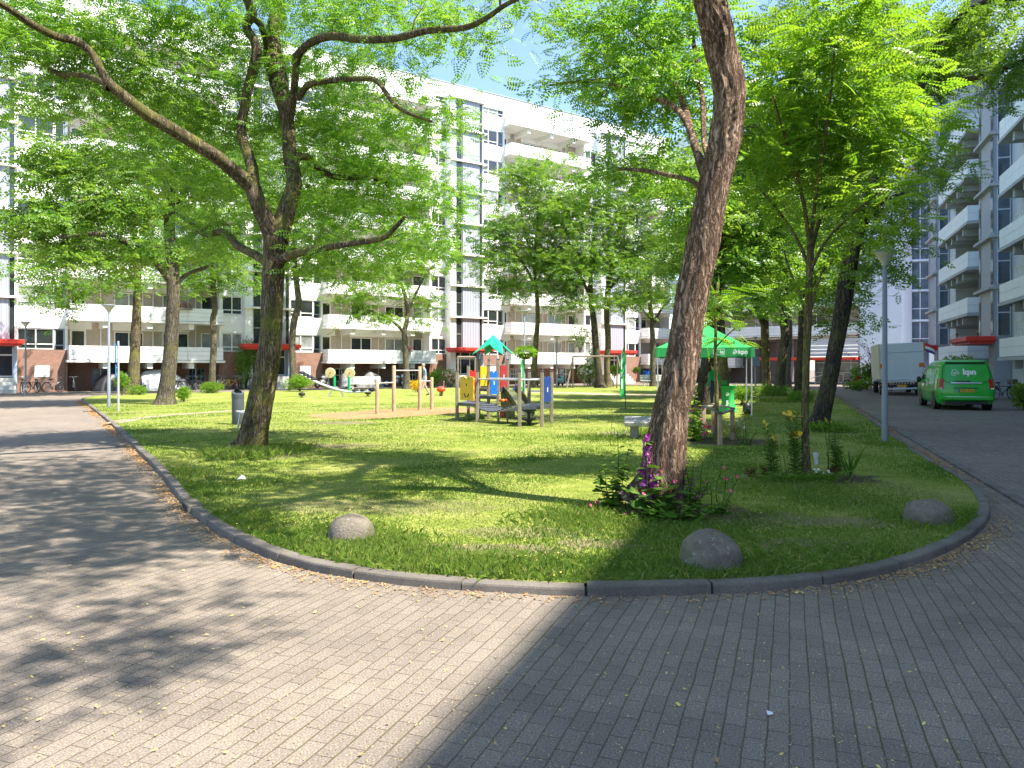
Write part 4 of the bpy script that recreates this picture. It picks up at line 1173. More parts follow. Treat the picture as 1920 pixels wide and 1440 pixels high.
# --- the leaning near tree
tree('locust_tree', 'nearest locust tree, thick leaning trunk with furrowed brown bark in a flower bed', 8.2,
     [[(1212, 985, 0, 128), (1222, 955, 0, 104), (1236, 910, 0, 86), (1245, 860, 0, 79), (1257, 780, 0, 70), (1275, 700, 0, 64), (1289, 600, 0, 60), (1303, 530, 0, 63), (1317, 467, 0, 65), (1334, 370, 0, 61), (1348, 310, 0, 61), (1360, 260, 0, 61), (1367, 200, 0, 59), (1366, 155, 0, 62), (1352, 95, 0, 60), (1340, 40, -.1, 61), (1330, 0, -.1, 62), (1315, -60, -.2, 60), (1320, -160, -.4, 54), (1340, -260, -.6, 46)],
      [(1338, 360, 0, 20), (1318, 318, .2, 19), (1309, 290, .35, 17), (1296, 250, .7, 15), (1285, 205, 1.2, 13), (1262, 150, 1.9, 10), (1235, 105, 2.6, 8), (1180, 55, 3.4, 6)],
      [(1300, 258, .6, 14), (1278, 215, 1.0, 12), (1245, 190, 1.5, 11), (1210, 178, 2.0, 9), (1150, 158, 2.8, 8), (1100, 152, 3.4, 7), (1030, 160, 4.2, 4)],
      [(1345, 330, 0, 12), (1322, 275, .5, 11), (1318, 200, 1.2, 10), (1310, 140, 2.0, 9), (1300, 80, 2.8, 8), (1290, 30, 3.4, 6)],
      [(1335, 372, 0, 13), (1312, 352, .1, 11), (1295, 338, .3, 9), (1262, 330, .8, 8), (1210, 320, 1.6, 8), (1155, 316, 2.4, 6)],
      [(1316, -80, -.2, 44), (1250, -200, -.9, 36), (1120, -330, -2.0, 28), (900, -420, -3.0, 20)],
      [(1330, -200, -.5, 44), (1420, -380, .4, 36), (1560, -560, 1.4, 26)],
      [(1325, -180, -.4, 40), (1300, -420, -1.6, 34), (1260, -760, -2.8, 26), (1200, -1150, -3.6, 18)]],
     [(1235, 165, 2.2, 75, 60, 1.2, 22), (1170, 120, 3.0, 80, 50, 1.2, 22), (1250, 70, 3.0, 80, 50, 1.3, 22), (1120, 60, 3.2, 60, 40, 1.0, 14), (1140, 25, 3, 70, 30, 1.0, 12), (1075, 155, 3.8, 55, 16, .7, 8), (1190, 200, 2.8, 60, 25, .8, 10), (1290, 20, 3, 60, 40, 1.2, 12), (1180, 300, 2.2, 70, 22, .8, 10), (1290, 140, 2, 40, 60, 1, 10),
      (1000, -430, -1.6, 420, 70, 1.8, 50), (740, -470, -1.0, 330, 60, 1.5, 44), (700, -560, 1.2, 330, 70, 1.6, 40), (1120, -330, -.5, 240, 80, 1.8, 16), (1100, -900, -3.4, 520, 180, 1.2, 52), (650, -1150, -3.9, 420, 200, .9, 26), (1150, -600, .4, 360, 150, 1.6, 16), (1310, -290, -.8, 230, 110, 1.3, 34), (1420, -480, -.2, 260, 120, 1.4, 24)] + DAPPLE,
     'bark_brown', 'leaf', 23, 'near', 16, .52, 110, .042, .36, flat_=.22, density=.8)

# --- the young tree on the right with bright foliage
tree('young_locust_tree', 'slender young locust tree with bright yellow green leaves in the lily bed', 10.7,
     [[(1512, 908, 0, 18), (1511, 860, 0, 15), (1510, 780, 0, 14.5), (1512, 680, 0, 14), (1515, 600, 0, 15), (1517, 540, 0, 14), (1519, 490, 0, 15), (1521, 440, 0, 13)],
      [(1519, 480, 0, 9), (1535, 420, .2, 8), (1560, 360, .5, 7), (1585, 310, .8, 6), (1610, 240, 1.1, 5), (1640, 160, 1.4, 4)],
      [(1519, 470, 0, 9), (1510, 400, -.2, 8), (1495, 330, -.4, 7), (1470, 250, -.7, 5), (1450, 180, -1, 4)],
      [(1520, 450, 0, 8), (1528, 380, -.3, 8), (1540, 300, -.6, 6), (1555, 200, -.8, 5), (1565, 90, -1, 4)],
      [(1517, 500, 0, 8), (1490, 440, .2, 6), (1455, 390, .4, 5), (1420, 350, .6, 4)],
      [(1518, 510, 0, 8), (1550, 450, -.4, 6), (1600, 400, -.8, 5), (1660, 350, -1.2, 4)],
      [(1514, 610, 0, 6), (1502, 560, .1, 5), (1480, 505, .3, 4), (1470, 470, .5, 3)],
      [(1516, 600, 0, 6), (1530, 540, -.1, 5), (1545, 500, -.2, 4)]],
     [(1560, 90, -.6, 110, 80, .9, 34), (1620, 125, .6, 90, 70, .8, 26), (1500, 180, -.4, 100, 80, .9, 32), (1600, 220, 0, 130, 70, 1.0, 44), (1690, 190, .6, 60, 60, .6, 14), (1440, 250, -.5, 60, 60, .6, 14), (1540, 280, 0, 120, 50, .9, 30), (1660, 280, -.4, 80, 50, .7, 20), (1430, 350, .3, 50, 40, .5, 8), (1700, 230, -.5, 60, 22, .5, 9), (1580, 20, -.5, 100, 40, .9, 18), (1620, 370, -.7, 60, 40, .6, 10), (1480, 390, .3, 50, 40, .5, 7), (1640, 430, -.6, 40, 25, .4, 5), (1470, 540, .3, 30, 20, .3, 3)],
     'bark_young', 'leaf_young', 31, 'young', 6, .36, 14, .05, .5, group=None, tilt=.6, twig=.7)

# --- the dark tree near the right lamp
tree('locust_tree', 'dark locust tree leaning right in the shade between young tree and right lamp post', 18.9,
     [[(1531, 815, 0, 46), (1537, 790, 0, 35), (1552, 730, 0, 30), (1566, 660, 0, 28), (1578, 590, 0, 30), (1588, 520, 0, 31), (1600, 460, .1, 29), (1618, 410, .2, 27), (1640, 350, .3, 25), (1652, 300, .4, 22), (1655, 270, .4, 20)],
      [(1650, 300, .4, 20), (1690, 200, .2, 16), (1730, 160, -.2, 15), (1780, 155, -.8, 12), (1850, 140, -1.6, 10), (1930, 110, -2.4, 8)],
      [(1652, 290, .4, 18), (1690, 185, .9, 12), (1694, 120, 1.4, 11), (1690, 60, 2, 10), (1670, 0, 2.6, 8)],
      [(1655, 280, .4, 16), (1700, 190, -.4, 12), (1760, 80, -1.2, 11), (1830, 10, -2, 10), (1920, -5, -2.8, 8)],
      [(1640, 350, .3, 12), (1670, 300, 1, 9), (1700, 320, 1.6, 8), (1740, 300, 2.2, 6)],
      [(1614, 415, .2, 12), (1650, 380, -.5, 9), (1700, 360, -1, 7)]],
     [(1770, 90, -.4, 100, 45, 1.6, 20), (1870, 130, -1.6, 80, 28, 1.2, 12), (1850, 30, -1.6, 90, 30, 1.3, 10), (1720, 160, .8, 90, 60, 1.6, 28), (1690, 60, 1.8, 110, 60, 1.8, 34), (1600, 110, 1.6, 90, 70, 1.6, 26), (1740, 320, 1.6, 65, 24, 1.3, 9), (1690, 380, 0, 60, 30, 1.3, 8), (1640, 430, -.2, 60, 35, 1.2, 9), (1560, 380, .8, 90, 60, 1.5, 24), (1620, 300, 1, 90, 60, 1.6, 26), (1650, 510, -.6, 45, 30, .8, 7), (1690, 455, .2, 36, 20, .8, 3), (1900, 170, -1, 40, 30, .8, 4), (1700, -70, 0, 160, 40, 2.0, 8), (1500, 30, 1.6, 80, 60, 1.6, 20)],
     'bark_dark', 'leaf_dark', 41, 'mid', 15, .58, 24, .035, .4)

# --- left group
tree('locust_tree', 'stout grey barked locust tree on the left lawn, right of the blue sign pole', 32.2,
     [[(309, 764, 0, 36), (312, 735, 0, 29), (320, 660, 0, 26), (324, 590, 0, 25), (325, 530, 0, 24), (320, 470, .2, 22), (318, 420, .4, 20), (322, 350, .6, 16), (330, 280, .8, 12)],
      [(322, 530, 0, 15), (290, 490, -.6, 13), (255, 465, -1.2, 12), (215, 445, -2, 11), (170, 438, -2.8, 9), (110, 445, -3.4, 6)],
      [(321, 480, .2, 14), (360, 440, .6, 12), (400, 420, 1.0, 10), (440, 420, 1.6, 8)],
      [(320, 420, .4, 10), (280, 360, 0, 9), (240, 310, -.6, 8), (180, 280, -1.4, 6)],
      [(325, 540, 0, 9), (350, 515, .6, 8), (390, 500, 1.2, 6)],
      [(330, 380, .6, 10), (370, 330, 1.2, 9), (420, 280, 2, 7)]],
     [(320, 300, 0, 130, 60, 2.4, 36), (200, 300, -1.2, 110, 50, 2.0, 30), (90, 320, -2, 100, 45, 1.6, 14), (330, 220, .6, 130, 50, 2.4, 26), (190, 390, -1.6, 120, 40, 2.0, 30), (100, 420, -2.6, 90, 32, 1.6, 20), (40, 260, -2.2, 60, 40, 1.6, 4), (430, 360, 1.2, 80, 45, 2.0, 20), (250, 470, -1.2, 70, 24, 1.4, 12), (140, 480, -2.2, 70, 25, 1.4, 12), (400, 470, 1.2, 70, 30, 1.6, 12), (240, 200, -.6, 100, 40, 2, 18), (30, 400, -2.6, 40, 30, 1.2, 7), (60, 200, -2, 90, 50, 1.8, 5)],
     'bark_grey', 'leaf_far', 51, 'far', 14, 1.0, 24, .03, .35, flat_=.2, density=.8)
tree('locust_tree', 'locust tree among weeds at the back of the left lawn, left of the stout one', 45.0,
     [[(246, 741, 0, 28), (250, 715, 0, 22), (254, 640, 0, 19), (257, 580, 0, 16), (258, 530, 0, 14), (256, 480, .3, 12), (250, 420, .5, 9), (246, 360, .6, 6)],
      [(257, 535, 0, 9), (235, 505, -.8, 7), (200, 480, -1.6, 6), (150, 478, -2.4, 4)], [(257, 510, 0, 7), (290, 470, .8, 6), (320, 450, 1.6, 4)]],
     [(240, 400, 0, 100, 60, 3, 22), (170, 450, -1.4, 90, 35, 2.4, 18), (110, 520, -2.2, 70, 28, 2, 12), (190, 520, -1.2, 70, 22, 2, 11), (290, 430, 1, 80, 50, 2.4, 16), (60, 490, -2.6, 50, 30, 1.6, 7), (120, 560, -2, 45, 18, 1.5, 6), (190, 340, 0, 90, 50, 2.6, 14)],
     'bark_moss', 'leaf_far', 52, 'far', 15, 1.15, 16, .03, .4)
tree('locust_tree', 'thin locust tree with a kinked pale trunk and dark shrubs at its foot', 48.0,
     [[(398, 738, 0, 16), (398, 700, 0, 12.5), (401, 640, 0, 12), (399, 600, 0, 11), (403, 580, 0, 11), (400, 540, 0, 10), (398, 500, 0, 8), (402, 440, .3, 6)],
      [(399, 540, 0, 6), (375, 505, -.6, 5), (350, 490, -1, 3)], [(399, 530, 0, 6), (425, 490, .6, 5), (440, 460, 1, 3)]],
     [(410, 470, 0, 70, 40, 2, 16), (360, 520, -.6, 55, 22, 1.6, 9), (430, 530, .6, 55, 25, 1.6, 11), (400, 400, 0, 60, 40, 2, 10)],
     'bark_grey', 'leaf_far', 53, 'far', 15, 1.1, 12, .03, .4)
tree('locust_tree', 'locust tree with a crooked trunk rising from a bright green round bush', 54.0,
     [[(549, 737, 0, 15), (549, 690, 0, 13), (548, 640, 0, 12), (552, 600, 0, 13), (560, 570, 0, 13), (556, 530, 0, 11), (552, 480, 0, 9), (555, 420, 0, 7), (560, 360, 0, 5)],
      [(555, 520, 0, 6), (590, 470, .6, 5), (620, 440, 1, 3)], [(553, 480, 0, 6), (520, 430, -.6, 5), (490, 400, -1, 3)]],
     [(560, 380, 0, 120, 60, 3.4, 30), (500, 320, -.8, 90, 60, 3, 18), (640, 340, .8, 100, 60, 3, 20), (590, 470, .4, 70, 30, 2.4, 12), (560, 260, 0, 120, 50, 3.4, 18), (430, 300, -1, 70, 50, 2.6, 10)],
     'bark_grey', 'leaf_far', 54, 'far', 15, 1.25, 12, .03, .3, density=1.6)
tree('locust_tree', 'small open crowned locust tree in front of the white balconies, behind the pull up bars', 56.0,
     [[(763, 732, 0, 16), (762, 700, 0, 12), (760, 650, 0, 11), (758, 625, 0, 10), (763, 600, 0, 8), (764, 575, 0, 9), (758, 550, .2, 7), (748, 520, .4, 5)],
      [(758, 625, 0, 7), (745, 610, -.6, 6), (725, 595, -1.2, 5), (690, 580, -1.8, 3)], [(764, 585, 0, 5), (785, 540, .6, 4), (800, 510, 1, 3)]],
     [(700, 535, -1.2, 70, 20, 2, 12), (650, 560, -1.8, 45, 14, 1.4, 6), (760, 500, .4, 80, 28, 2.4, 16), (690, 595, -1.2, 45, 14, 1.5, 6), (800, 560, .8, 40, 22, 1.6, 7), (830, 480, 1, 50, 30, 2, 8), (620, 500, -1.6, 60, 25, 2, 8), (790, 600, .4, 30, 10, 1, 3)],
     'bark_grey', 'leaf_far', 55, 'far', 12, 1.0, 12, .03, .4, density=1.6)
tree('locust_tree', 'tall narrow locust tree with slim trunk just right of the climbing frame', 60.0,
     [[(1001, 728, 0, 14), (1002, 700, 0, 11.5), (1004, 650, 0, 11), (1008, 600, 0, 9), (1007, 560, 0, 8), (1003, 520, .2, 7), (1003, 470, .4, 6), (1008, 420, .6, 5), (1010, 360, .6, 3)],
      [(1007, 545, 0, 5), (985, 500, -.8, 4), (960, 470, -1.4, 3)], [(1006, 530, 0, 5), (1030, 480, .8, 4), (1045, 440, 1.2, 3)], [(1003, 500, 0, 4), (985, 440, .6, 4), (975, 380, 1, 3)]],
     [(1000, 330, 0, 75, 45, 3, 18), (1000, 400, 0, 95, 50, 3.4, 26), (955, 440, -1, 55, 35, 2.4, 12), (1000, 480, 0, 95, 40, 3.2, 22), (930, 500, -1.2, 40, 22, 2, 7), (1050, 440, 1, 50, 60, 2.6, 14), (1020, 535, .2, 80, 25, 2.6, 12), (945, 540, -1, 50, 20, 2, 6), (960, 320, -.6, 35, 25, 2, 5)],
     'bark_moss', 'leaf_far', 56, 'far', 18, 1.15, 12, .03, .4, density=1.6)
for (lab, sd, tr_, bl) in (
     ('left one of the two close standing locust trunks behind the swing frame', 57,
      [[(1126, 729, 0, 20), (1123, 705, 0, 15), (1117, 650, 0, 13.5), (1113, 600, 0, 12), (1108, 560, 0, 10), (1108, 500, .3, 8), (1115, 430, .5, 6)],
       [(1108, 560, 0, 6), (1090, 520, -.8, 5), (1070, 490, -1.4, 3)], [(1110, 500, .3, 6), (1140, 440, 1, 4), (1160, 400, 1.4, 3)]],
      [(1100, 420, 0, 90, 60, 3.2, 26), (1070, 500, -1, 60, 40, 2.6, 16), (1130, 350, .4, 90, 40, 3.2, 20), (1090, 560, -.6, 60, 22, 2, 9), (1130, 490, 0, 80, 40, 3, 16)]),
     ('right one of the two close standing locust trunks behind the swing frame', 58,
      [[(1140, 722, 2, 15), (1138, 690, 2, 12), (1140, 640, 2, 12), (1137, 590, 2, 11), (1140, 540, 2, 9), (1150, 480, 2.2, 7), (1165, 410, 2.4, 5)],
       [(1140, 545, 2, 6), (1180, 500, 2.6, 5), (1215, 470, 3, 3)]],
      [(1200, 400, 2, 90, 60, 3.2, 26), (1170, 480, 2, 90, 45, 3, 20), (1230, 330, 2.4, 70, 50, 3, 16), (1170, 560, 2, 60, 22, 2.2, 9), (1230, 470, 3, 60, 50, 2.6, 14), (1180, 300, 2, 70, 30, 2.6, 9)])):
    tree('locust_tree', lab, 59.0, tr_, bl, 'bark_dark' if sd == 57 else 'bark_moss', 'leaf_far', sd, 'far', 17, 1.25, 12, .03, .4, density=1.6)
tree('locust_tree', 'locust tree by the entrance steps at the back, just left of the leaning near trunk', 64.0,
     [[(1225, 726, 0, 14), (1224, 700, 0, 12), (1224, 650, 0, 11), (1222, 600, 0, 9), (1218, 560, 0, 8), (1220, 500, .3, 6)],
      [(1224, 612, 0, 5), (1240, 580, .6, 5), (1258, 560, 1, 4)], [(1221, 600, 0, 5), (1200, 575, -.6, 4), (1185, 560, -1, 3)]],
     [(1230, 530, 0, 85, 30, 3, 16), (1190, 565, -.8, 50, 16, 2, 7), (1270, 560, 1, 45, 20, 2, 7), (1250, 470, .4, 70, 40, 3, 12)],
     'bark_grey', 'leaf_far', 59, 'far', 13, 1.25, 12, .03, .3, density=1.6)
# --- middle and right group
tree('locust_tree', 'dark leaning locust tree under the green party tent, behind the leaning near trunk', 29.0,
     [[(1322, 770, 0, 44), (1325, 735, 0, 36), (1329, 690, 0, 32), (1335, 640, 0, 31), (1339, 590, 0, 28), (1342, 540, 0, 23), (1350, 480, .2, 20), (1362, 420, .4, 17), (1378, 350, .6, 13), (1390, 280, .8, 9)],
      [(1345, 520, 0, 11), (1385, 470, .6, 9), (1430, 430, 1.2, 7)], [(1350, 480, .2, 11), (1320, 430, -.6, 9), (1280, 390, -1.2, 6)], [(1378, 350, .6, 9), (1420, 290, 1.4, 7), (1450, 240, 2, 5)]],
     [(1400, 400, .6, 90, 60, 2.2, 30), (1430, 300, 1.2, 80, 60, 2.2, 26), (1310, 400, -.6, 70, 50, 2, 18), (1380, 500, .2, 70, 40, 1.8, 16), (1440, 480, 1, 60, 40, 1.8, 14), (1390, 230, 1, 80, 50, 2.2, 18), (1450, 170, 1.4, 80, 60, 2.2, 16), (1420, 560, .4, 45, 20, 1.2, 6), (1270, 330, -1, 50, 30, 1.6, 7), (1420, 90, 1, 80, 50, 2.2, 14)],
     'bark_dark', 'leaf_far', 60, 'far', 17, .9, 20, .03, .3)
tree('locust_tree', 'stout pale locust trunk behind the green cloth table in the tent', 38.0,
     [[(1357, 752, 0, 26), (1356, 720, 0, 23), (1354, 680, 0, 21), (1352, 640, 0, 19), (1350, 590, 0, 17), (1350, 530, 0, 14), (1345, 460, .3, 10)],
      [(1350, 560, 0, 9), (1320, 500, -.8, 7), (1290, 460, -1.4, 4)], [(1350, 540, 0, 8), (1385, 480, .8, 6), (1410, 440, 1.4, 4)]],
     [(1350, 440, 0, 80, 60, 2.6, 20), (1290, 470, -1, 60, 50, 2.2, 14), (1400, 450, 1, 60, 50, 2.2, 12), (1340, 340, 0, 80, 60, 2.6, 14)],
     'bark_moss', 'leaf_far', 61, 'far', 14, 1.05, 16, .03, .2, density=1.6)
tree('locust_tree', 'upright locust trunk just right of the green tent legs', 46.0,
     [[(1439, 740, 0, 22), (1437, 710, 0, 17), (1435, 660, 0, 16), (1434, 610, 0, 15), (1432, 560, 0, 13), (1430, 500, .2, 11), (1436, 440, .4, 8)],
      [(1433, 612, 0, 8), (1420, 590, -.6, 6), (1410, 570, -1, 4)], [(1431, 540, 0, 7), (1460, 490, .8, 5), (1480, 460, 1.4, 3)]],
     [(1430, 480, 0, 80, 50, 3, 20), (1395, 560, -.8, 50, 25, 2, 9), (1460, 550, .6, 50, 30, 2, 9), (1440, 400, .2, 80, 50, 3, 16)],
     'bark_moss', 'leaf_far', 62, 'far', 14, 1.1, 14, .03, .3, density=1.6)
tree('locust_tree', 'pale locust trunk bending left then right, second to the right of the green tent', 43.0,
     [[(1462, 744, 0, 24), (1463, 710, 0, 18), (1468, 660, 0, 17), (1472, 630, 0, 17), (1468, 590, 0, 15), (1474, 540, 0, 13), (1486, 490, .2, 11), (1495, 440, .4, 8), (1500, 390, .5, 6)],
      [(1474, 540, 0, 7), (1450, 490, -.6, 5), (1435, 460, -1, 3)]],
     [(1500, 430, .4, 70, 60, 2.6, 18), (1470, 520, 0, 60, 35, 2.2, 12), (1530, 510, .8, 50, 30, 2, 9), (1490, 350, .4, 70, 50, 2.6, 12)],
     'bark_grey', 'leaf_far', 63, 'far', 14, 1.05, 14, .03, .3, density=1.6)
tree('locust_tree', 'thin pale locust trunk farthest back, in front of the passage under the end block', 62.0,
     [[(1478, 727, 0, 12), (1478, 700, 0, 9), (1480, 660, 0, 9), (1482, 620, 0, 8), (1480, 570, 0, 7), (1484, 510, 0, 5)], [(1480, 580, 0, 4), (1500, 540, .8, 3), (1515, 515, 1.4, 2)]],
     [(1490, 520, 0, 60, 40, 3, 12), (1520, 560, .6, 40, 25, 2, 6), (1450, 500, -.8, 50, 40, 2.6, 8)],
     'bark_grey', 'leaf_far', 64, 'far', 13, 1.25, 10, .03, .3, density=1.6)
tree('locust_tree', 'dark locust trunk close behind the young tree, weeds at its foot', 36.5,
     [[(1498, 756, 0, 24), (1499, 725, 0, 18), (1501, 680, 0, 16), (1503, 640, 0, 15), (1504, 590, 0, 13), (1508, 530, .2, 11), (1520, 460, .4, 8), (1530, 400, .5, 6)],
      [(1505, 570, 0, 7), (1535, 520, .6, 5), (1560, 490, 1, 3)], [(1506, 545, 0, 6), (1480, 490, -.6, 5), (1465, 450, -1, 3)]],
     [(1530, 440, .4, 80, 60, 2.4, 22), (1580, 500, 1, 50, 40, 2, 12), (1490, 470, -.4, 60, 45, 2, 12), (1550, 560, .6, 45, 25, 1.6, 7), (1580, 600, 1, 30, 18, 1.2, 4), (1540, 350, .4, 80, 50, 2.4, 12)],
     'bark_dark', 'leaf_far', 65, 'far', 15, 1.0, 14, .03, .3)
tree('staked_sapling', 'thin young sapling tied inside the wooden stakes in front of the green tent', 15.9,
     [[(1344, 834, 0, 11), (1344, 780, 0, 8), (1343, 720, 0, 7.5), (1341, 660, 0, 6.5), (1342, 620, 0, 6), (1341, 580, 0, 5), (1345, 530, 0, 4)],
      [(1343, 650, 0, 3.5), (1360, 632, -.2, 3), (1378, 615, -.4, 2)], [(1342, 610, 0, 3), (1325, 585, .2, 2.5), (1318, 570, .3, 2)], [(1342, 600, 0, 3), (1370, 580, .2, 2.5), (1395, 560, .4, 2)]],
     [(1325, 630, -.1, 26, 10, .3, 5), (1345, 570, 0, 45, 35, .5, 14), (1390, 560, .3, 35, 20, .4, 6), (1310, 590, .2, 18, 16, .3, 3), (1370, 620, -.2, 25, 14, .3, 3)],
     'bark_young', 'leaf_young', 70, 'young', 3, .24, 10, .04, .4, group=None, twig=.5)
# ================================================================== street furniture and play equipment
def lamp(label, px, Y, ztop, r0=.055, head=.23, z0=LZ, group='lamp posts'):
    x = gx(px, Y); t = thing('street_lamp', label, 'street lamp', (x, Y, z0), 0, group)
    m = MB(); m.lathe([(r0 * 1.15, -.05), (r0 * 1.1, 1.1), (r0 * .95, 1.12), (r0 * .85, ztop - .42), (r0 * .7, ztop - .40), (r0 * .7, ztop - .30)], 14); m.build('pole', 'lamp_grey', t, True, autos=40)
    m = MB(); m.lathe([(r0 * .9, ztop - .33), (r0 * 1.2, ztop - .27), (head * .55, ztop - .17), (head * .97, ztop - .05)], 24); m.build('lamp_shade', 'lamp_shade', t, True, autos=40)
    m = MB(); m.lathe([(head * .98, ztop - .052), (head * 1.03, ztop - .03), (head * .9, ztop), (.02, ztop + .015)], 24); m.build('lamp_cap', 'lamp_grey', t, True, autos=40)
    return t
lamp('tall grey lamp post with a cone shaped lamp at the right kerb', 1659, 15.9, 4.06 - LZ)
lamp('grey lamp post on the left lawn edge beside the blue sign pole', 204, 30.1, 4.1 - LZ)
lamp('lamp post at the far left edge in front of the entrance steps', 48, 44.5, 4.3, z0=0, group='lamp posts')
lamp('lamp post carrying a hanging flower basket behind the climbing frame', 983, 45.8, 5.0, head=.26)
lamp('thin lamp post between the flower basket lamp and the swing frame', 1044, 60.0, 4.05, r0=.07)
lamp('far lamp post with a grey sign box, seen right of the green tent roof', 1416, 65.0, 4.2)
m = MB(); m.bbox(-.35, .35, -.04, .04, 0, .75, .02); tag(m.build('sign_plate', 'lamp_grey', loc=(gx(1417, 64.8), 64.85, 1.75)), 'grey square plate fixed to the far lamp post right of the tent', 'sign')

t = thing('hanging_basket', 'leafy hanging flower basket on the lamp post behind the climbing frame', 'flower basket', (gx(985, 45.6), 45.55, 2.1))
m = MB(); m.lathe([(.1, 0), (.3, .08), (.42, .3), (.44, .36), (.38, .36), (.3, .2)], 16); m.build('pot', 'black_plastic', t, True)

def sprays(C, D, S, tmpl, seed, tint=.5, tilt=.7):
    return leaves_at(np.array(C), np.array(D), np.array(S), tmpl, np.random.default_rng(seed), tilt, np.full(len(C), tint))
def leaf_single(L, w, fold=.15):
    return np.array([(0, 0, 0), (L * .45, -w / 2, fold * w), (L, 0, -.12 * L), (L * .45, w / 2, fold * w)])
def leaf_mesh(name, mat, parent, C, D, S, tmpl, seed, tint=.5, tilt=.7):
    V, ti = sprays(C, D, S, tmpl, seed, tint, tilt)
    return np_mesh(name, V, np.arange(len(V)).reshape(-1, 4), mat, parent, tint=ti)
def ball_cloud(n, c, r, seed, surf=.5):
    g = np.random.default_rng(seed); u = g.normal(0, 1, (n, 3)); u /= np.linalg.norm(u, axis=1)[:, None]
    q = (1 - surf * g.random(n) ** 1.5)[:, None]
    return np.array(c) + u * q * np.array(r), u + g.normal(0, .35, (n, 3))
C, D = ball_cloud(420, (0, 0, .45), (.62, .5, .28), 3); D[:, 2] -= .2
leaf_mesh('foliage', 'leaf_young', t, C, D, np.random.default_rng(1).uniform(.7, 1.3, len(C)), leaf_single(.2, .09), 4)

# sign pole with blue plates seen edge on
Y = 27.2; t = thing('sign_pole', 'pale grey pole with blue street plates seen edge on, left lawn edge', 'sign pole', (gx(222, Y), Y, LZ), rad(26))
m = MB(); m.tube([(0, 0, -.05), (0, 0, 1.15), (-.005, 0, 2.5)], .036, 10); m.build('pole', 'galv', t, True, autos=50)
m = MB(); m.bbox(-.11, -.075, -.30, .30, 1.72, 2.42, .01); m.bbox(-.095, -.065, -.28, .28, 1.18, 1.66, .01); m.build('plate', 'sign_blue', t)
m = MB()
for z in (1.3, 1.55, 1.85, 2.25): m.tube([(-.07, 0, z), (0, 0, z)], .015, 6)
m.build('bracket', 'galv', t)

# litter bin
Y = 20.8; t = thing('litter_bin', 'grey round litter bin with a sloped open hood by the forked tree', 'litter bin', (gx(446, Y), Y, LZ))
m = MB(); m.lathe([(.13, -.02), (.155, .02), (.16, .30), (.162, .70), (.158, .72)], 24); m.build('body', 'bin_grey', t, True, autos=40)
m = MB()
for k in range(24):
    a = 2 * math.pi * k / 24; m.v.append((.166 * math.cos(a), .166 * math.sin(a), .725)); 
for k in range(24):
    a = 2 * math.pi * k / 24; m.v.append((.166 * math.cos(a), .166 * math.sin(a), .87 + .05 * math.cos(a - 2.2)))
for k in range(24):
    a = 2 * math.pi * k / 24; m.v.append((.10 * math.cos(a), .10 * math.sin(a), .90 + .05 * math.cos(a - 2.2)))
for r in (0, 24):
    for k in range(24): m.f.append((r + k, r + (k + 1) % 24, r + 24 + (k + 1) % 24, r + 24 + k)); m.m.append(0)
h = m.build('hood', 'bin_grey', t, True, autos=40)
m = MB(); m.lathe([(.11, .86), (.115, .875), (.02, .88)], 20); m.build('opening', 'dark_void', t)
# bench by the bin
Y = 18.6; t = thing('park_bench', 'weathered grey slatted bench seen from its end behind the forked tree', 'bench', (gx(458, Y) + .15, Y, LZ), rad(-62))
m = MB()
for i in range(4): m.bbox(-.9, .9, -.22 + i * .12, -.12 + i * .12, .42, .46, .008)
m.build('seat', 'bench_grey', t)
m = MB()
for i in range(2): m.bbox(-.9, .9, .27 + i * .05, .305 + i * .05, .56 + i * .15, .68 + i * .15, .008)
m.build('backrest', 'bench_grey', t)
for s in (-.75, .75):
    m = MB(); m.tube([(s, -.2, -.05), (s, -.12, .4), (s, .22, .42), (s, .36, .82)], .03, 6); m.tube([(s, .3, -.05), (s, .1, .4)], .03, 6); m.build('leg', 'galv', t)

# boulders
def boulder(label, px, py, w, h, seed, d=None, Y=None, z=LZ):
    x, Yg = G(px, py); Y = Y or Yg
    m = MB(); m.ball((0, 0, 0), 1, 64, 40); r = np.random.default_rng(seed)
    o_ = np.array(m.v); k = r.normal(0, 1, (7, 3)) * 1.6; ph = r.uniform(0, 6, 7)
    f = 1 + .034 * sum(np.sin(o_ @ k[i] + ph[i]) for i in range(7)) + .010 * sum(np.sin(o_ @ (k[i] * 4.5) + ph[i] * 2) for i in range(5))
    o_ = o_ * f[:, None]; o_[:, 2] = np.where(o_[:, 2] > 0, np.maximum(o_[:, 2], 0) ** .66, o_[:, 2] * .5)
    m.v = [tuple(p) for p in o_ * np.array([w / 2, (d or w) / 2, h])]
    o = m.build('boulder', 'boulder_stone', None, True, loc=(x, Y, z - .01)); o.rotation_euler[2] = r.uniform(0, 6)
    return tag(o, label, 'boulder', 'boulders along the lawn edge')
boulder('sunlit round boulder in long grass near the left front kerb', 658, 1028, .41, .24, 1)
boulder('round boulder in the shade close to the front kerb, nearest of the three', 1328, 1074, .48, .30, 4)
boulder('low boulder in the shade near the right kerb', 1741, 992, .44, .235, 3)

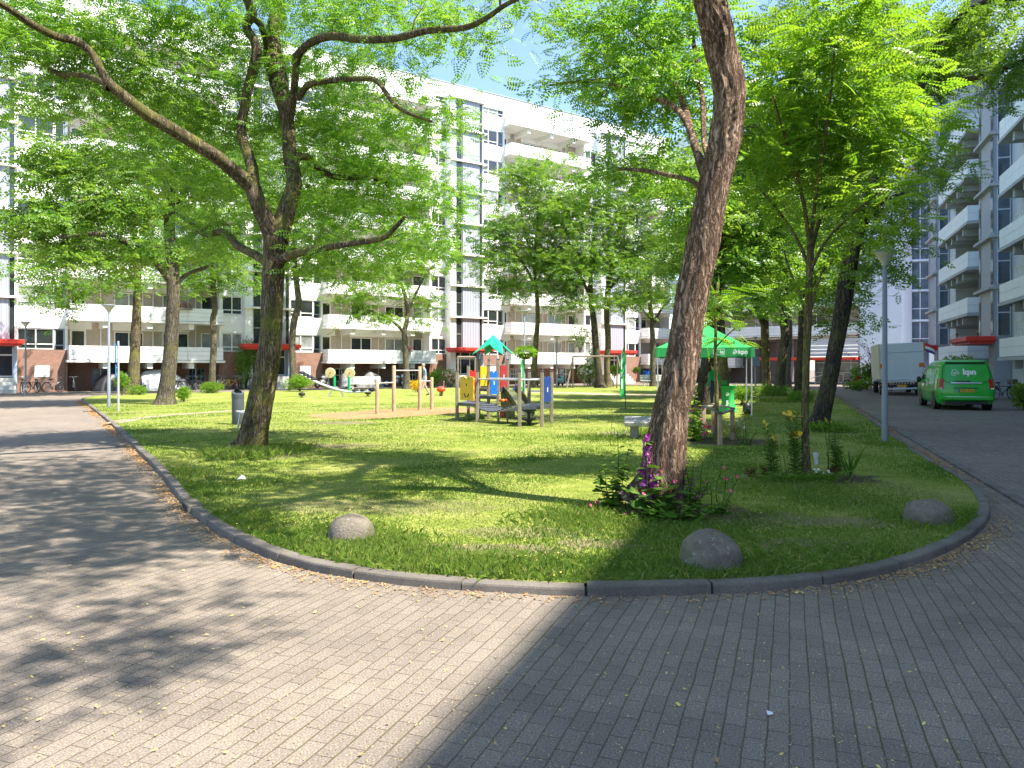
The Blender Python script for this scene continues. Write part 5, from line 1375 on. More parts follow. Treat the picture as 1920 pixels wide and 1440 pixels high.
# pull-up bars: four posts
t = thing('pull_up_bars', 'row of four round wooden posts joined by steel bars on a wood chip patch', 'pull up bars', (gx(740, 26.9), 26.9, LZ))
bx, by = gx(740, 26.9), 26.9; PB = []
for px, Yp, zt, r in ((707, 25.4, 1.22, .062), (738.5, 26.7, 1.69, .068), (787, 27.7, 1.66, .066), (809.5, 28.1, 1.26, .064)):
    p = (gx(px, Yp) - bx, Yp - by, zt - LZ); PB.append(p)
    m = MB(); m.lathe([(r * 1.02, -.1), (r, .4), (r * .97, p[2] - .02), (r * .8, p[2])], 16, c=(p[0], p[1], 0)); m.build('post', 'wood_post', t, True, autos=50)
for a, b, z in ((0, 1, 1.03), (1, 2, 1.45), (2, 3, 1.06)):
    m = MB(); m.tube([(PB[a][0], PB[a][1], z), (PB[b][0], PB[b][1], z)], .02, 8); m.build('bar', 'galv', t, True, autos=60)

# curved seesaw beam with black pads
Y = 41.0; c = gx(630, Y); t = thing('balance_beam', 'long curved steel see saw with black rubber seats on arched legs', 'see saw', (c, Y, LZ))
cv = [(px, py) for px, py in ((563, 700), (580, 709), (600, 719), (622, 727), (640, 732), (660, 735), (697, 733.5))]
pts = catmull([(gx(px, Y) - c, 0, CAM_H + (HOR - py) / FPX * Y - LZ) for px, py in cv], 5)
m = MB(); m.tube([p - np.array([0, .14, 0]) for p in pts], .05, 8); m.tube([p + np.array([0, .14, 0]) for p in pts], .05, 8); m.build('beam', 'galv', t, True, autos=50)
for s, i0 in ((0, 1), (1, 26)):
    m = MB()
    for j in range(4):
        p = pts[min(i0 + j * (2 if s else 2), len(pts) - 1)]; m.ball((p[0], 0, p[2] + .07), (.2, .22, .1), 12, 8)
    m.build('seat', 'black_rubber', t, True)
for s in (-1, 1):
    m = MB(); m.tube(catmull([(0, s * .1, .42), (s * .18, s * .12, .33), (s * .32, s * .16, .12), (s * .36, s * .18, -.06)], 4), .045, 8); m.build('leg', 'steel', t, True, autos=60)
m = MB(); m.lathe([(.1, .28), (.13, .34), (.13, .5), (.06, .54)], 12); m.build('pivot', 'steel', t, True, autos=50)
def stump(label, px, Y):
    t = thing('rubber_buffer', label, 'rubber buffer', (gx(px, Y), Y, LZ), 0, 'rubber buffers under the see saw')
    m = MB(); m.lathe([(.08, -.02), (.08, .1), (.11, .12)], 12); m.build('base', 'galv', t, True)
    m = MB(); m.lathe([(.10, .10), (.17, .13), (.175, .2), (.13, .27), (.02, .29)], 16); m.build('cushion', 'black_rubber', t, True)
stump('black rubber buffer on the grass left of the see saw', 566, 39.5); stump('black rubber buffer under the right end of the see saw', 690, 41.6)
# green talking posts with cream discs
for lab, px, Y, pd in (('left green post with a round cream disc behind the see saw', 627, 52.5, -.28), ('right green post with a round cream disc behind the see saw', 654.5, 50.0, .04)):
    t = thing('speaking_post', lab, 'play post', (gx(px, Y), Y, LZ), 0, 'green disc posts')
    m = MB(); m.tube([(0, 0, -.05), (0, 0, .95)], .09, 12); m.build('post', 'post_green', t, True, autos=50)
    m = MB(); m.lathe([(.02, -.05), (.33, -.05), (.35, -.03), (.35, .03), (.33, .05), (.02, .05)], 24, T(pd, 0, 1.2) @ RX(rad(90)) @ RX(rad(8))); m.build('disc', 'disc_cream', t, True, autos=40)
    m = MB(); m.lathe([(.05, 0), (.05, .03), (.01, .03)], 10, T(pd, -.05, 1.2) @ RX(rad(90))); m.build('mouthpiece', 'play_red', t)
# white picnic benches
def picnic(label, px, Y, L, rz):
    t = thing('picnic_bench', label, 'bench', (gx(px, Y), Y, LZ), rz, 'white benches on the far lawn')
    m = MB()
    for i in range(3): m.bbox(-L / 2, L / 2, -.2 + i * .15, -.07 + i * .15, .44, .49, .01)
    m.build('seat', 'bench_white', t)
    m = MB()
    for i in range(3): m.bbox(-L / 2, L / 2, .26 + i * .03, .30 + i * .03, .52 + i * .15, .655 + i * .15, .01)
    m.build('backrest', 'bench_white', t)
    for s in (-L / 2 + .3, L / 2 - .3):
        m = MB(); m.bbox(s - .04, s + .04, -.15, -.07, -.05, .44, .008); m.bbox(s - .04, s + .04, .2, .28, -.05, .9, .008); m.bbox(s - .04, s + .04, -.07, .2, .36, .44, .008); m.build('leg', 'concrete', t)
picnic('long white bench on the far lawn behind the see saw', 683, 51.5, 2.1, rad(6)); picnic('white bench at the back beside the entrance steps, left of the leaning trunk', 1222, 64.0, 1.9, rad(-5))
# small spring seat, red egg
Y = 42.0; t = thing('spring_rocker', 'red egg shaped rocking seat on a spring right of the walking man', 'spring seat', (gx(827, Y), Y, LZ))
m = MB(); m.ball((0, 0, .36), (.25, .2, .16), 16, 10); m.build('seat', 'egg_red', t, True)
m = MB(); m.tube([(.1 * math.cos(a * .9), .1 * math.sin(a * .9), .0 + a * .009) for a in range(0, 26)], .018, 6); m.build('spring', 'black_plastic', t, True)
m = MB(); m.tube([(.14, 0, .45), (.16, 0, .8)], .018, 6); m.tube([(.16, -.15, .8), (.16, .15, .8)], .018, 6); m.build('handle', 'petal_pale', t)
# swing frame
t = thing('swing_frame', 'plain dark swing frame with slanted legs at the back of the lawn', 'swing', (gx(1116, 58.0), 58.0, LZ), rad(-4))
L = 3.3 * 58 / 62; zt = 2.42
m = MB(); m.tube([(-1.75, 0, zt), (1.75, 0, zt)], .065, 10); m.build('top_bar', 'wood_grey', t, True, autos=60)
for s in (-1, 1):
    for q in (-1, 1):
        m = MB(); m.tube([(s * 1.68, 0, zt), (s * 1.68 + (s * .5 if q < 0 else 0), q * .75, -.05)], .055, 8); m.build('leg', 'wood_grey', t, True, autos=60)

# ---------------------------------------------------------------- climbing frame
CX, CY = gx(945, 22.0), 22.0
cf = thing('climbing_frame', 'wooden climbing frame with green pointed roof, coloured panels, slide and wobbly bridge', 'climbing frame', (CX, CY, LZ))
def cp(px, Y, py=None): return (gx(px, Y) - CX, Y - CY, 0 if py is None else CAM_H + (HOR - py) / FPX * Y - LZ)
for px, Y, zt in ((857, 22.6, 1.50), (895, 21.6, 1.50), (878, 24.0, 1.66), (916, 22.9, 1.66), (974, 20.0, 1.50), (1016, 20.0, 1.50), (992, 21.6, 1.50), (1034, 21.2, 1.50), (898, 24.6, 1.85), (934, 23.4, 1.86), (952, 24.6, 1.86), (917, 25.6, 1.86), (858.5, 25.8, 2.0), (891, 26.0, 1.95)):
    p = cp(px, Y); w = .048 if zt < 1.9 else .03
    m = MB(); m.bbox(p[0] - w, p[0] + w, p[1] - w, p[1] + w, -.1, zt - LZ, .012); po = m.build('post', 'wood_grey', cf)
    if zt < 1.9:
        m = MB(); m.bbox(p[0] - w - .006, p[0] + w + .006, p[1] - w - .006, p[1] + w + .006, zt - LZ + .002, zt - LZ + .03, .008); m.build('post_cap', 'deck_slate', po)
def deck(pl, z, h=.09):
    q = [cp(*p) for p in pl]; m = MB(); n = len(q)
    m.add([(a[0], a[1], z - h - LZ) for a in q] + [(a[0], a[1], z - LZ) for a in q], [tuple(range(n)), tuple(range(2 * n - 1, n - 1, -1))] + [(i, (i + 1) % n, n + (i + 1) % n, n + i) for i in range(n)])
    m.build('deck', 'deck_slate', cf, fixn=True)
deck([(857, 22.6), (895, 21.6), (916, 22.9), (878, 24.0)], .58); deck([(974, 20.0), (1016, 20.0), (1034, 21.2), (992, 21.6)], .60)
deck([(898, 24.6), (934, 23.4), (952, 24.6), (917, 25.6)], .95); deck([(890, 23.2), (930, 22.6), (934, 23.5), (898, 24.6)], .76)
def bar(a, b, z, r=.022, mat='galv'):
    m = MB(); m.tube([(cp(*a)[0], cp(*a)[1], z - LZ), (cp(*b)[0], cp(*b)[1], z - LZ)], r, 8); m.build('rail', mat, cf, True, autos=60)
bar((895, 21.6), (974, 20.0), 1.29); bar((916, 22.9), (992, 21.6), 1.29); bar((974, 20.0), (1016, 20.0), 1.29); bar((992, 21.6), (1034, 21.2), .95); bar((992, 21.6), (1034, 21.2), 1.29); bar((858.5, 25.8), (891, 26), 1.97, .035, 'wood_grey'); bar((878, 24.0), (898, 24.6), 1.25); bar((917, 25.6), (952, 24.6), 1.7)
# wobbly bridge of slats
a, b = np.array(cp(905, 22.2)), np.array(cp(983, 20.8)); mid = 10; m = MB()
d = (b - a); n2 = np.array([-d[1], d[0], 0]); n2 = n2 / np.linalg.norm(n2)
for i in range(11):
    u = (i + .5) / 11; p = a + d * u; z = .55 - LZ - .30 * math.sin(math.pi * min(1, u * 1.05)) * (1.0 - .25 * u) * .62
    s = -(math.cos(math.pi * u)) * .2
    M = Matrix.Translation((p[0], p[1], z)) @ RZ(math.atan2(d[1], d[0])) @ RY(-s * .6); m.bbox(-.075, .055, -.42, .42, -.02, .02, .006, M)
m.build('bridge', 'deck_slate', cf)
m = MB()
for o in (-.36, .36): m.tube([tuple(a + d * u + n2 * o + np.array([0, 0, .53 - LZ - .186 * math.sin(math.pi * min(1, u * 1.05)) * (1 - .25 * u)])) for u in np.linspace(0, 1, 14)], .012, 5)
m.build('bridge_chain', 'steel', cf)
# stepping discs
m = MB(); p = cp(992, 20.6)
for z in (.17, .41): m.lathe([(.05, z - .09), (.09, z - .05), (.19, z - .02), (.2, z), (.19, z + .015), (.02, z + .017)], 20, c=(p[0], p[1], -LZ + .05))
m.build('step', 'deck_slate', cf, True, autos=40)
m = MB(); m.tube([(p[0], p[1], -.05), (p[0], p[1], .45)], .04, 8); m.build('step_post', 'black_plastic', cf)
def panel(a, b, z0, z1, mat, crown=True, face=False):
    pa, pb = np.array(cp(*a)), np.array(cp(*b)); d = pb - pa; w = np.linalg.norm(d[:2])
    top = [(0, z0), (w, z0), (w * 1.0, z0 + .02)]
    pts = [(.01, z0)] + [(w * .5, z0 + .015)] + [(w - .01, z0)] + [(w - .012 + .012 * math.sin(k * 2.1), z0 + (z1 - z0) * k / 8) for k in range(1, 8)] + \
        ([(w - .02, z1), (w * .72, z1 + .035), (w * .55, z1 - .03), (w * .45, z1 - .03), (w * .28, z1 + .035), (.02, z1)] if crown else [(w, z1), (0, z1)]) + [(.012 + .012 * math.sin(k * 2.1), z0 + (z1 - z0) * k / 8) for k in range(7, 0, -1)]
    M = Matrix.Translation((pa[0], pa[1], -LZ)) @ RZ(math.atan2(d[1], d[0]))
    m = MB(); m.prism(pts, .03, M); o = m.build('panel', mat, cf, fixn=True)
    if face:
        f = MB(); f.tube([M @ Vector((w * .5 + .13 * math.cos(q), -.008, z0 + .235 + .13 * math.sin(q))) for q in np.linspace(rad(195), rad(345), 12)], .014, 6)
        for q in (-.12, .12): f.tube([M @ Vector((w * .5 + q, -.002, z1 - .045)), M @ Vector((w * .5 + q, -.012, z1 - .045))], .018, 8)
        for q in (-.02, .02): f.tube([M @ Vector((w * .5 + q, -.006, z0 + .42)), M @ Vector((w * .5, -.006, z0 + .49))], .008, 5)
        f.build('cut_out', 'black_plastic', o)
    else:
        f = MB(); f.box(w * .45, w * .52, -.012, -.002, z0 + (z1 - z0) * .42, z0 + (z1 - z0) * .6, M); f.build('cut_out', 'white_print', o)
panel((862, 22.4), (888, 21.75), .66, 1.33, 'play_yellow', face=True); panel((881, 24.2), (894.5, 24.4), .78, 1.5, 'play_red'); panel((900, 25.2), (914, 25.5), 1.0, 1.64, 'play_yellow')
panel((919.5, 22.9), (933, 23.1), .80, 1.49, 'play_blue'); panel((938, 23.6), (951, 24.4), .98, 1.66, 'play_red_dark'); panel((1019, 20.15), (1033.5, 20.9), .68, 1.34, 'play_navy')
m = MB(); pa, pb = cp(937, 21.4), cp(950, 21.2); M = Matrix.Translation((pa[0], pa[1], -LZ)) @ RZ(math.atan2(pb[1] - pa[1], pb[0] - pa[0])); m.bbox(0, pb[0] - pa[0], 0, .04, .24, .42, .008, M); m.build('low_panel', 'play_red_dark', cf)
m = MB(); m.bbox(pa[0] - .07, pa[0] - .01, pa[1] - .03, pa[1] + .03, -.05, .38, .008); m.bbox(pb[0] + .0, pb[0] + .05, pb[1] - .03, pb[1] + .03, -.05, .38, .008); m.build('short_post', 'wood_grey', cf)
# pointed roof of four drooping petals
c = np.array(cp(925, 24.5)); zt, zn, ze = 2.68 - LZ, 2.36 - LZ, 2.03 - LZ
m = MB(); ang = [rad(-65 + 90 * k) for k in range(4)]; NSTEP = 8
vs, fs = [], []
for k in range(4):
    a0, a1 = ang[k], ang[(k + 1) % 4]; A0 = c[:2] + .74 * np.array([math.cos(a0), math.sin(a0)]); A1 = c[:2] + .74 * np.array([math.cos(a1), math.sin(a1)])
    for lay in (0, -.02):
        b0 = len(vs); vs.append((c[0], c[1], zt + lay))
        for i in range(NSTEP + 1):
            u = i / NSTEP; q = A0 + (A1 - A0) * u; e = 1 - abs(2 * u - 1); e = e ** .8
            q = c[:2] + (q - c[:2]) * (1 - .42 * e); z = ze + (zn - ze) * e
            vs.append((q[0], q[1], z + lay + .02 * math.sin(u * math.pi * 2)))
        for i in range(NSTEP): fs.append((b0, b0 + 1 + i, b0 + 2 + i) if lay == 0 else (b0, b0 + 2 + i, b0 + 1 + i))
m.add(vs, fs); m.build('roof', 'play_green', cf)
for px, Y in ((898, 24.6), (934, 23.4), (952, 24.6), (917, 25.6)):
    p = cp(px, Y); m = MB(); m.tube([(p[0], p[1], 1.75), (c[0] + (p[0] - c[0]) * .86, c[1] + (p[1] - c[1]) * .86, 2.05)], .018, 6); m.build('roof_strut', 'galv', cf)
# slide chute
a, b = np.array(cp(953, 24.2)) + [0, 0, .92 - LZ], np.array(cp(988, 22.9)) + [0, 0, .12]; d = b - a; nn = np.array([-d[1], d[0], 0]); nn /= np.linalg.norm(nn[:2])
m = MB()
us = np.linspace(0, 1, 9)
L_ = [a + d * u + nn * .24 + np.array([0, 0, .05 * math.sin(u * 3.14)]) for u in us]; R_ = [a + d * u - nn * .24 + np.array([0, 0, .05 * math.sin(u * 3.14)]) for u in us]
for q, w in ((L_, .02), (R_, .02)):
    for i in range(8): m.add([q[i], q[i + 1], q[i + 1] + [0, 0, .17], q[i] + [0, 0, .2], q[i] + nn * w, q[i + 1] + nn * w, q[i + 1] + nn * w + [0, 0, .17], q[i] + nn * w + [0, 0, .2]], [(0, 1, 2, 3), (7, 6, 5, 4), (3, 2, 6, 7), (0, 4, 5, 1)])
for i in range(8): m.add([L_[i], L_[i + 1], R_[i + 1], R_[i], L_[i] - [0, 0, .03], L_[i + 1] - [0, 0, .03], R_[i + 1] - [0, 0, .03], R_[i] - [0, 0, .03]], [(0, 3, 2, 1), (4, 5, 6, 7)])
m.build('slide', 'play_olive', cf)
m = MB(); q0 = R_[0] - nn * .02; q1 = R_[6] - nn * .02
m.add([q0, q1, (q1[0], q1[1], .02), (q0[0], q0[1], .02)] + [tuple(np.array(p) + nn * .02) for p in (q0, q1, (q1[0], q1[1], .02), (q0[0], q0[1], .02))], [(0, 1, 2, 3), (7, 6, 5, 4), (0, 4, 5, 1), (1, 5, 6, 2)]); m.build('slide_panel', 'play_olive', cf)
m = MB(); p = np.array(cp(962, 25.2)); m.tube([p + [0, 0, .78 - LZ], p + [.22, .1, 1.0 - LZ]], .11, 10); m.build('crawl_tube', 'play_navy', cf, True, autos=50)
m = MB()
for i, mt in enumerate((0, 1, 0)): m.mi = mt; m.ball((cp(939 + i * 4.5, 23)[0], 23 - CY, .62 - LZ), .05, 10, 8)
m.build('bead', ['play_red', 'play_yellow'], cf, True)

# ---------------------------------------------------------------- lettering helpers
def letters(name, s, size, M, mat, parent, bold=.0, depth=.003, align='LEFT'):
    cu = bpy.data.curves.new(name, 'FONT'); cu.body = s; cu.size = size; cu.offset = bold; cu.extrude = depth; cu.align_x = align; cu.resolution_u = 3
    o = bpy.data.objects.new(name, cu); COL.objects.link(o)
    me = bpy.data.meshes.new_from_object(o.evaluated_get(bpy.context.evaluated_depsgraph_get()))
    bpy.data.objects.remove(o); bpy.data.curves.remove(cu)
    me.transform(M); me.materials.clear(); me.materials.append(MAT[mat]); me.name = name
    o = bpy.data.objects.new(name, me); COL.objects.link(o); o.parent = parent; return o
FACE = RX(rad(90))                               # text upright, readable from -y
def emblem(parent, M, s, mat='white_print', r=.09):
    m = MB()
    m.tube([M @ Vector((s * (1 + .16 * math.cos(3 * a + .6)) * math.cos(a), s * (1 + .16 * math.cos(3 * a + .6)) * math.sin(a), .004)) for a in np.linspace(rad(-40), rad(290), 40)], s * r, 5)
    m.tube([M @ Vector((s * .42 * math.cos(a) + .05 * s, s * .34 * math.sin(a) - .1 * s, .004)) for a in np.linspace(0, 6.3, 20)], s * r * .85, 5)
    for q in (-.1, .2): m.ball(tuple(M @ Vector((q * s, -.1 * s, .004))), s * .09, 8, 6)
    m.tube([M @ Vector((s * u, s * v, .004)) for u, v in ((-.75, -.35), (-.35, -.45), (.5, -.45), (.95, .1))], s * r * .8, 5)
    return m.build('emblem', mat, parent)

# ---------------------------------------------------------------- green party tent
TY = 24.9; TX0, TX1 = gx(1233, TY), gx(1405, TY); W = TX1 - TX0
tt = thing('party_tent', 'green pop up party tent with white lettering on its valance behind the leaning trunk', 'party tent', (gx(1233, 25.4), 25.4, LZ), rad(-14))
D_ = 3.0; zv0, zv1, zp = 1.96 - LZ, 2.27 - LZ, 3.17 - LZ
for x, y in ((0, 0), (W, 0), (0, D_), (W, D_)):
    m = MB(); m.bbox(x - .022, x + .022, y - .022, y + .022, -.1, 1.2, .005); m.bbox(x - .017, x + .017, y - .017, y + .017, 1.2, zv1, .004); m.bbox(x - .045, x + .045, y - .045, y + .045, -.09, .02, .01); m.build('leg', 'steel', tt)
m = MB(); e = .05; nS = 10; vs, fs = [], []
C4 = [(-e, -e), (W + e, -e), (W + e, D_ + e), (-e, D_ + e)]; ap = (W / 2, D_ / 2, zp)
for k in range(4):
    p, q = C4[k], C4[(k + 1) % 4]; b0 = len(vs)
    for j in range(nS + 1):
        for i in range(nS + 1):
            u, v = i / nS, j / nS; x = p[0] + (q[0] - p[0]) * u; y = p[1] + (q[1] - p[1]) * u
            sag = -.06 * math.sin(math.pi * u) * math.sin(math.pi * min(1, v * 1.1)) - .05 * math.sin(math.pi * v)
            vs.append((x + (ap[0] - x) * v, y + (ap[1] - y) * v, zv1 + (zp - zv1) * v + sag))
    for j in range(nS):
        for i in range(nS): a = b0 + j * (nS + 1) + i; fs.append((a, a + 1, a + nS + 2, a + nS + 1))
m.add(vs, fs); m.build('roof', 'tent_green', tt, True, autos=35)
m = MB(); vs, fs = [], []
for k in range(4):
    p, q = C4[k], C4[(k + 1) % 4]; b0 = len(vs); d = Vector((q[0] - p[0], q[1] - p[1], 0)).normalized(); n_ = Vector((d.y, -d.x, 0))
    for i in range(25):
        u = i / 24; x = p[0] + (q[0] - p[0]) * u; y = p[1] + (q[1] - p[1]) * u; w = .012 * math.sin(u * 23 + k) + .008 * math.sin(u * 51)
        for z, f in ((zv1, 0), ((zv0 + zv1) / 2, .6), (zv0 + .012 * math.sin(u * 9), 1)): vs.append((x + n_.x * (w * f + .004), y + n_.y * (w * f + .004), z))
    for i in range(24):
        for j in range(2): a = b0 + i * 3 + j; fs.append((a, a + 1, a + 4, a + 3))
m.add(vs, fs); va = m.build('valance', 'tent_green', tt, True)
m = MB()
for (x, y) in C4: m.bbox(x - .06 + (.06 if x < 0 else -.06) * .6, x + .06 + (.06 if x < 0 else -.06) * .6, y - .03 if y < 0 else y - .03, y + .03, zv0 - .02, zv1 + .02, .01)
m.build('corner_pocket', 'tent_green', tt)
for xr in (gx(1375, TY) - TX0, gx(1285, TY) - TX0):
    emblem(va, T(xr, -.085, zv0 + .155) @ FACE, .062); letters('lettering', 'kpn', .20, T(xr + .10, -.085, zv0 + .10) @ FACE, 'white_print', va, .006)
xr = gx(1336, TY) - TX0
m = MB(); x2 = gx(1356, TY) - TX0
for a, b in (((xr, zv0 + .07), (x2, zv0 + .07)), ((x2, zv0 + .07), (x2, zv0 + .25)), ((x2, zv0 + .25), (xr, zv0 + .25)), ((xr, zv0 + .25), (xr, zv0 + .07))): m.tube([(a[0], -.085, a[1]), (b[0], -.085, b[1])], .008, 4)
m.build('logo_frame', 'white_print', va); letters('lettering', 'ie', .17, T(x2 - .14, -.085, zv0 + .11) @ FACE, 'white_print', va, .004)
m = MB()
for y in (0, D_):
    for k in range(4):
        xa, xb = W * k / 4, W * (k + 1) / 4; m.tube([(xa, y + .02, zv1 - .28 if k % 2 else zv1 - .03), (xb, y + .02, zv1 - .03 if k % 2 else zv1 - .28)], .012, 5)
m.tube([(W / 2, D_ / 2, zp - .9), (W / 2, D_ / 2, zp - .02)], .02, 8); m.build('truss', 'steel', tt)

# bistro table in stretch cover
Y = 26.8; tb = thing('high_table', 'high bar table in a green stretch cloth inside the tent', 'table', (gx(1365, Y), Y, LZ))
m = MB(); vs, fs = [], []; zz = [(0, .30), (.12, .265), (.35, .20), (.6, .19), (.82, .25), (.9, .30), (.915, .305), (.92, .295)]; S = 32
for z, r in zz:
    for k in range(S):
        a = 2 * math.pi * k / S; q = r * (1 + (.10 * math.cos(4 * a) if z < .8 else 0)); vs.append((q * math.cos(a), q * math.sin(a), z))
for i in range(len(zz) - 1):
    for k in range(S): l = (k + 1) % S; fs.append((i * S + k, i * S + l, (i + 1) * S + l, (i + 1) * S + k))
fs.append(tuple((len(zz) - 1) * S + k for k in range(S)))
m.add(vs, fs); m.build('cover', 'tent_green', tb, True, autos=50)
emblem(tb, T(-.08, -.215, .62) @ FACE, .05); letters('lettering', 'kpn', .13, T(-.06, -.225, .22) @ FACE @ RZ(rad(90)), 'white_print', tb, .004)
m = MB(); m.bbox(-.28, -.02, -.16, .12, .922, .945, .006); tag(m.build('tray', 'black_plastic', loc=(gx(1365, Y), Y, LZ)), 'flat black tray lying on the green cloth table', 'tray')
m = MB(); m.bbox(-.2, -.04, -.1, .06, .947, 1.06, .01); m.bbox(-.19, -.05, -.09, .05, 1.062, 1.1, .01); tag(m.build('gift_box', 'tent_green', loc=(gx(1365, Y), Y, LZ)), 'small green box standing on the black tray', 'box')
# backpack
Y = 25.3; bp = thing('backpack', 'black backpack lying on the grass at the right tent leg', 'backpack', (gx(1402, Y), Y + .05, LZ), rad(15))
m = MB(); m.ball((0, 0, .19), (.16, .13, .21), 16, 12); m.build('body', 'black_plastic', bp, True)
m = MB(); m.ball((0, -.12, .13), (.11, .05, .10), 12, 8); m.build('pocket', 'black_rubber', bp, True)
m = MB(); m.tube(catmull([(-.1, -.1, .3), (-.17, -.15, .2), (-.22, -.14, .02), (-.3, -.1, .01)], 4), .014, 5); m.tube(catmull([(-.03, 0, .39), (0, 0, .44), (.03, 0, .39)], 4), .012, 5); m.build('strap', 'black_rubber', bp, True)

# beach flags
def beach_flag(label, px, Y, z0, z1, w, feather=True):
    t = thing('beach_flag', label, 'flag', (gx(px, Y), Y, LZ), rad(12), 'green banner flags on the lawn')
    m = MB(); m.tube([(.03, 0, -.1), (.03, 0, z1 * .8), (.0, 0, z1 - .02)], .012, 6); m.tube([(-.2, -.2, .0), (.2, .2, .0)], .012, 5); m.tube([(-.2, .2, .02), (.2, -.2, .02)], .012, 5); m.build('pole', 'black_plastic', t)
    m = MB(); n = 24; vs, fs = [], []
    for i in range(n + 1):
        u = i / n; z = z0 + (z1 - z0) * u; ww = w * ((1 - u ** 3) if feather else 1) * (.85 + .15 * math.sin(u * 3))
        for k in range(4):
            v = k / 3; y = .03 * math.sin(u * 7 + v * 3)
            for th in (0, .008): vs.append((.03 - ww * v, y + th, z + (.05 * v if i == 0 and feather else 0)))
    for i in range(n):
        for k in range(3):
            a = i * 8 + k * 2; fs += [(a, a + 2, a + 10, a + 8), (a + 1, a + 9, a + 11, a + 3)]
        a = i * 8; fs += [(a, a + 8, a + 9, a + 1), (a + 6, a + 7, a + 15, a + 14)]
    m.add(vs, fs); f = m.build('banner', 'tent_green', t, True, autos=50, fixn=True)
    m = MB(); m.box(-w * .62, -w * .45, -.045, -.038, z0 + .5 * (z1 - z0), z0 + .78 * (z1 - z0)); m.box(-w * .6, -w * .42, -.045, -.038, z0 + .16 * (z1 - z0), z0 + .34 * (z1 - z0)); m.build('stripe', 'white_print', f)
    letters('lettering', 'kpn', .13, T(-w * .42, -.045, z0 + .36 * (z1 - z0)) @ FACE @ RZ(rad(90)), 'white_print', f, .003)
beach_flag('tall green feather flag standing on the lawn left of the leaning trunk', 1171, 28.6, .42, 2.56, .24)
beach_flag('narrow green banner behind the climbing frame beside the flower basket lamp', 981, 40.0, .15, 2.0, .17, False)

# wooden stakes round the sapling
sx, sy = gx(1346, 15.9), 15.9
t = thing('tree_stakes', 'square of sawn wooden stakes and boards guarding the sapling', 'tree guard', (sx, sy, LZ))
SP = []
for px, Y, zt in ((1319, 16.9, .66), (1350, 15.2, .60), (1373, 16.4, .63), (1338, 17.6, .66)):
    p = (gx(px, Y) - sx, Y - sy); SP.append((p, zt)); m = MB(); m.bbox(p[0] - .042, p[0] + .042, p[1] - .042, p[1] + .042, -.15, zt, .008); m.build('stake', 'wood_post', t)
for a, b, mt in ((0, 1, 'black_plastic'), (1, 2, 'wood_grey'), (2, 3, 'wood_grey'), (3, 0, 'wood_grey')):
    (pa, za), (pb, zb) = SP[a], SP[b]; d = Vector((pb[0] - pa[0], pb[1] - pa[1], zb - za)); L = d.length
    M = Matrix.Translation((pa[0], pa[1], za)) @ d.to_track_quat('X', 'Z').to_matrix().to_4x4(); m = MB(); m.bbox(-.05, L + .05, -.05, .05, .004 + (.0 if a % 2 else .028), .03 + (.0 if a % 2 else .028), .005, M); m.build('board', mt, t)
# stone slab bench behind the leaning tree
Y = 16.6; t = thing('stone_bench', 'low grey stone slab bench on the grass left of the leaning trunk', 'stone bench', (gx(1203, Y), Y + .1, LZ), rad(-8))
m = MB(); m.bbox(-.36, .62, -.36, .36, -.05, .05, .02, T(0, 0, .37) @ RX(rad(7))); m.build('seat', 'slab_stone', t)
for s in (-.14, .4):
    m = MB(); m.bbox(s - .09, s + .09, -.14, .18, -.1, .318, .015); m.build('leg', 'slab_stone', t)

# kerb inlet on the left, and flower boxes on a few balconies
kx, ky = G(342, 957); i_ = int(np.argmin(np.hypot(ISL_S[:, 0] - kx, ISL_S[:, 1] - ky))); tdir = ISL_S[(i_ + 1) % len(ISL_S)] - ISL_S[i_ - 1]
t = thing('kerb_drain', 'dark drain opening set into the left kerb', 'drain', (ISL_S[i_][0], ISL_S[i_][1], 0), math.atan2(tdir[1], tdir[0]))
m = MB(); m.bbox(-.22, .22, -.03, .13, .0, .088, .008); m.build('frame', 'kerb_stone', t)
m = MB(); m.box(-.15, .15, -.034, .0, .015, .068); m.build('opening', 'dark_void', t)
for lab, u_, k_ in (('red geraniums in a box on a second floor balcony of the third bay', 37.5, 2), ('pink flowers in a box on the lowest balcony of the second bay', 25.0, 0), ('red flowers in a box on the first floor balcony of the left bay', 7.2, 1)):
    p = P_A + U_A * u_ + N_A * .12; t = thing('flower_box', lab, 'flower box', (p.x, p.y, 1.98 + k_ * 2.81 + 1.0), math.atan2(U_A.y, U_A.x), 'flower boxes on the balconies')
    m = MB(); m.bbox(-.5, .5, -.09, .09, 0, .18, .01); m.build('trough', 'pot_grey', t)
    C, D = ball_cloud(220, (0, 0, .26), (.55, .15, .16), int(u_)); leaf_mesh('foliage', 'shrub_leaf', t, C, D, np.full(len(C), 1.), leaf_single(.10, .06), 3)
    C, D = ball_cloud(60, (0, 0, .32), (.5, .16, .14), int(u_) + 1); leaf_mesh('flower', 'petal_pink', t, C, D, np.full(len(C), 1.), leaf_single(.10, .09), 4)
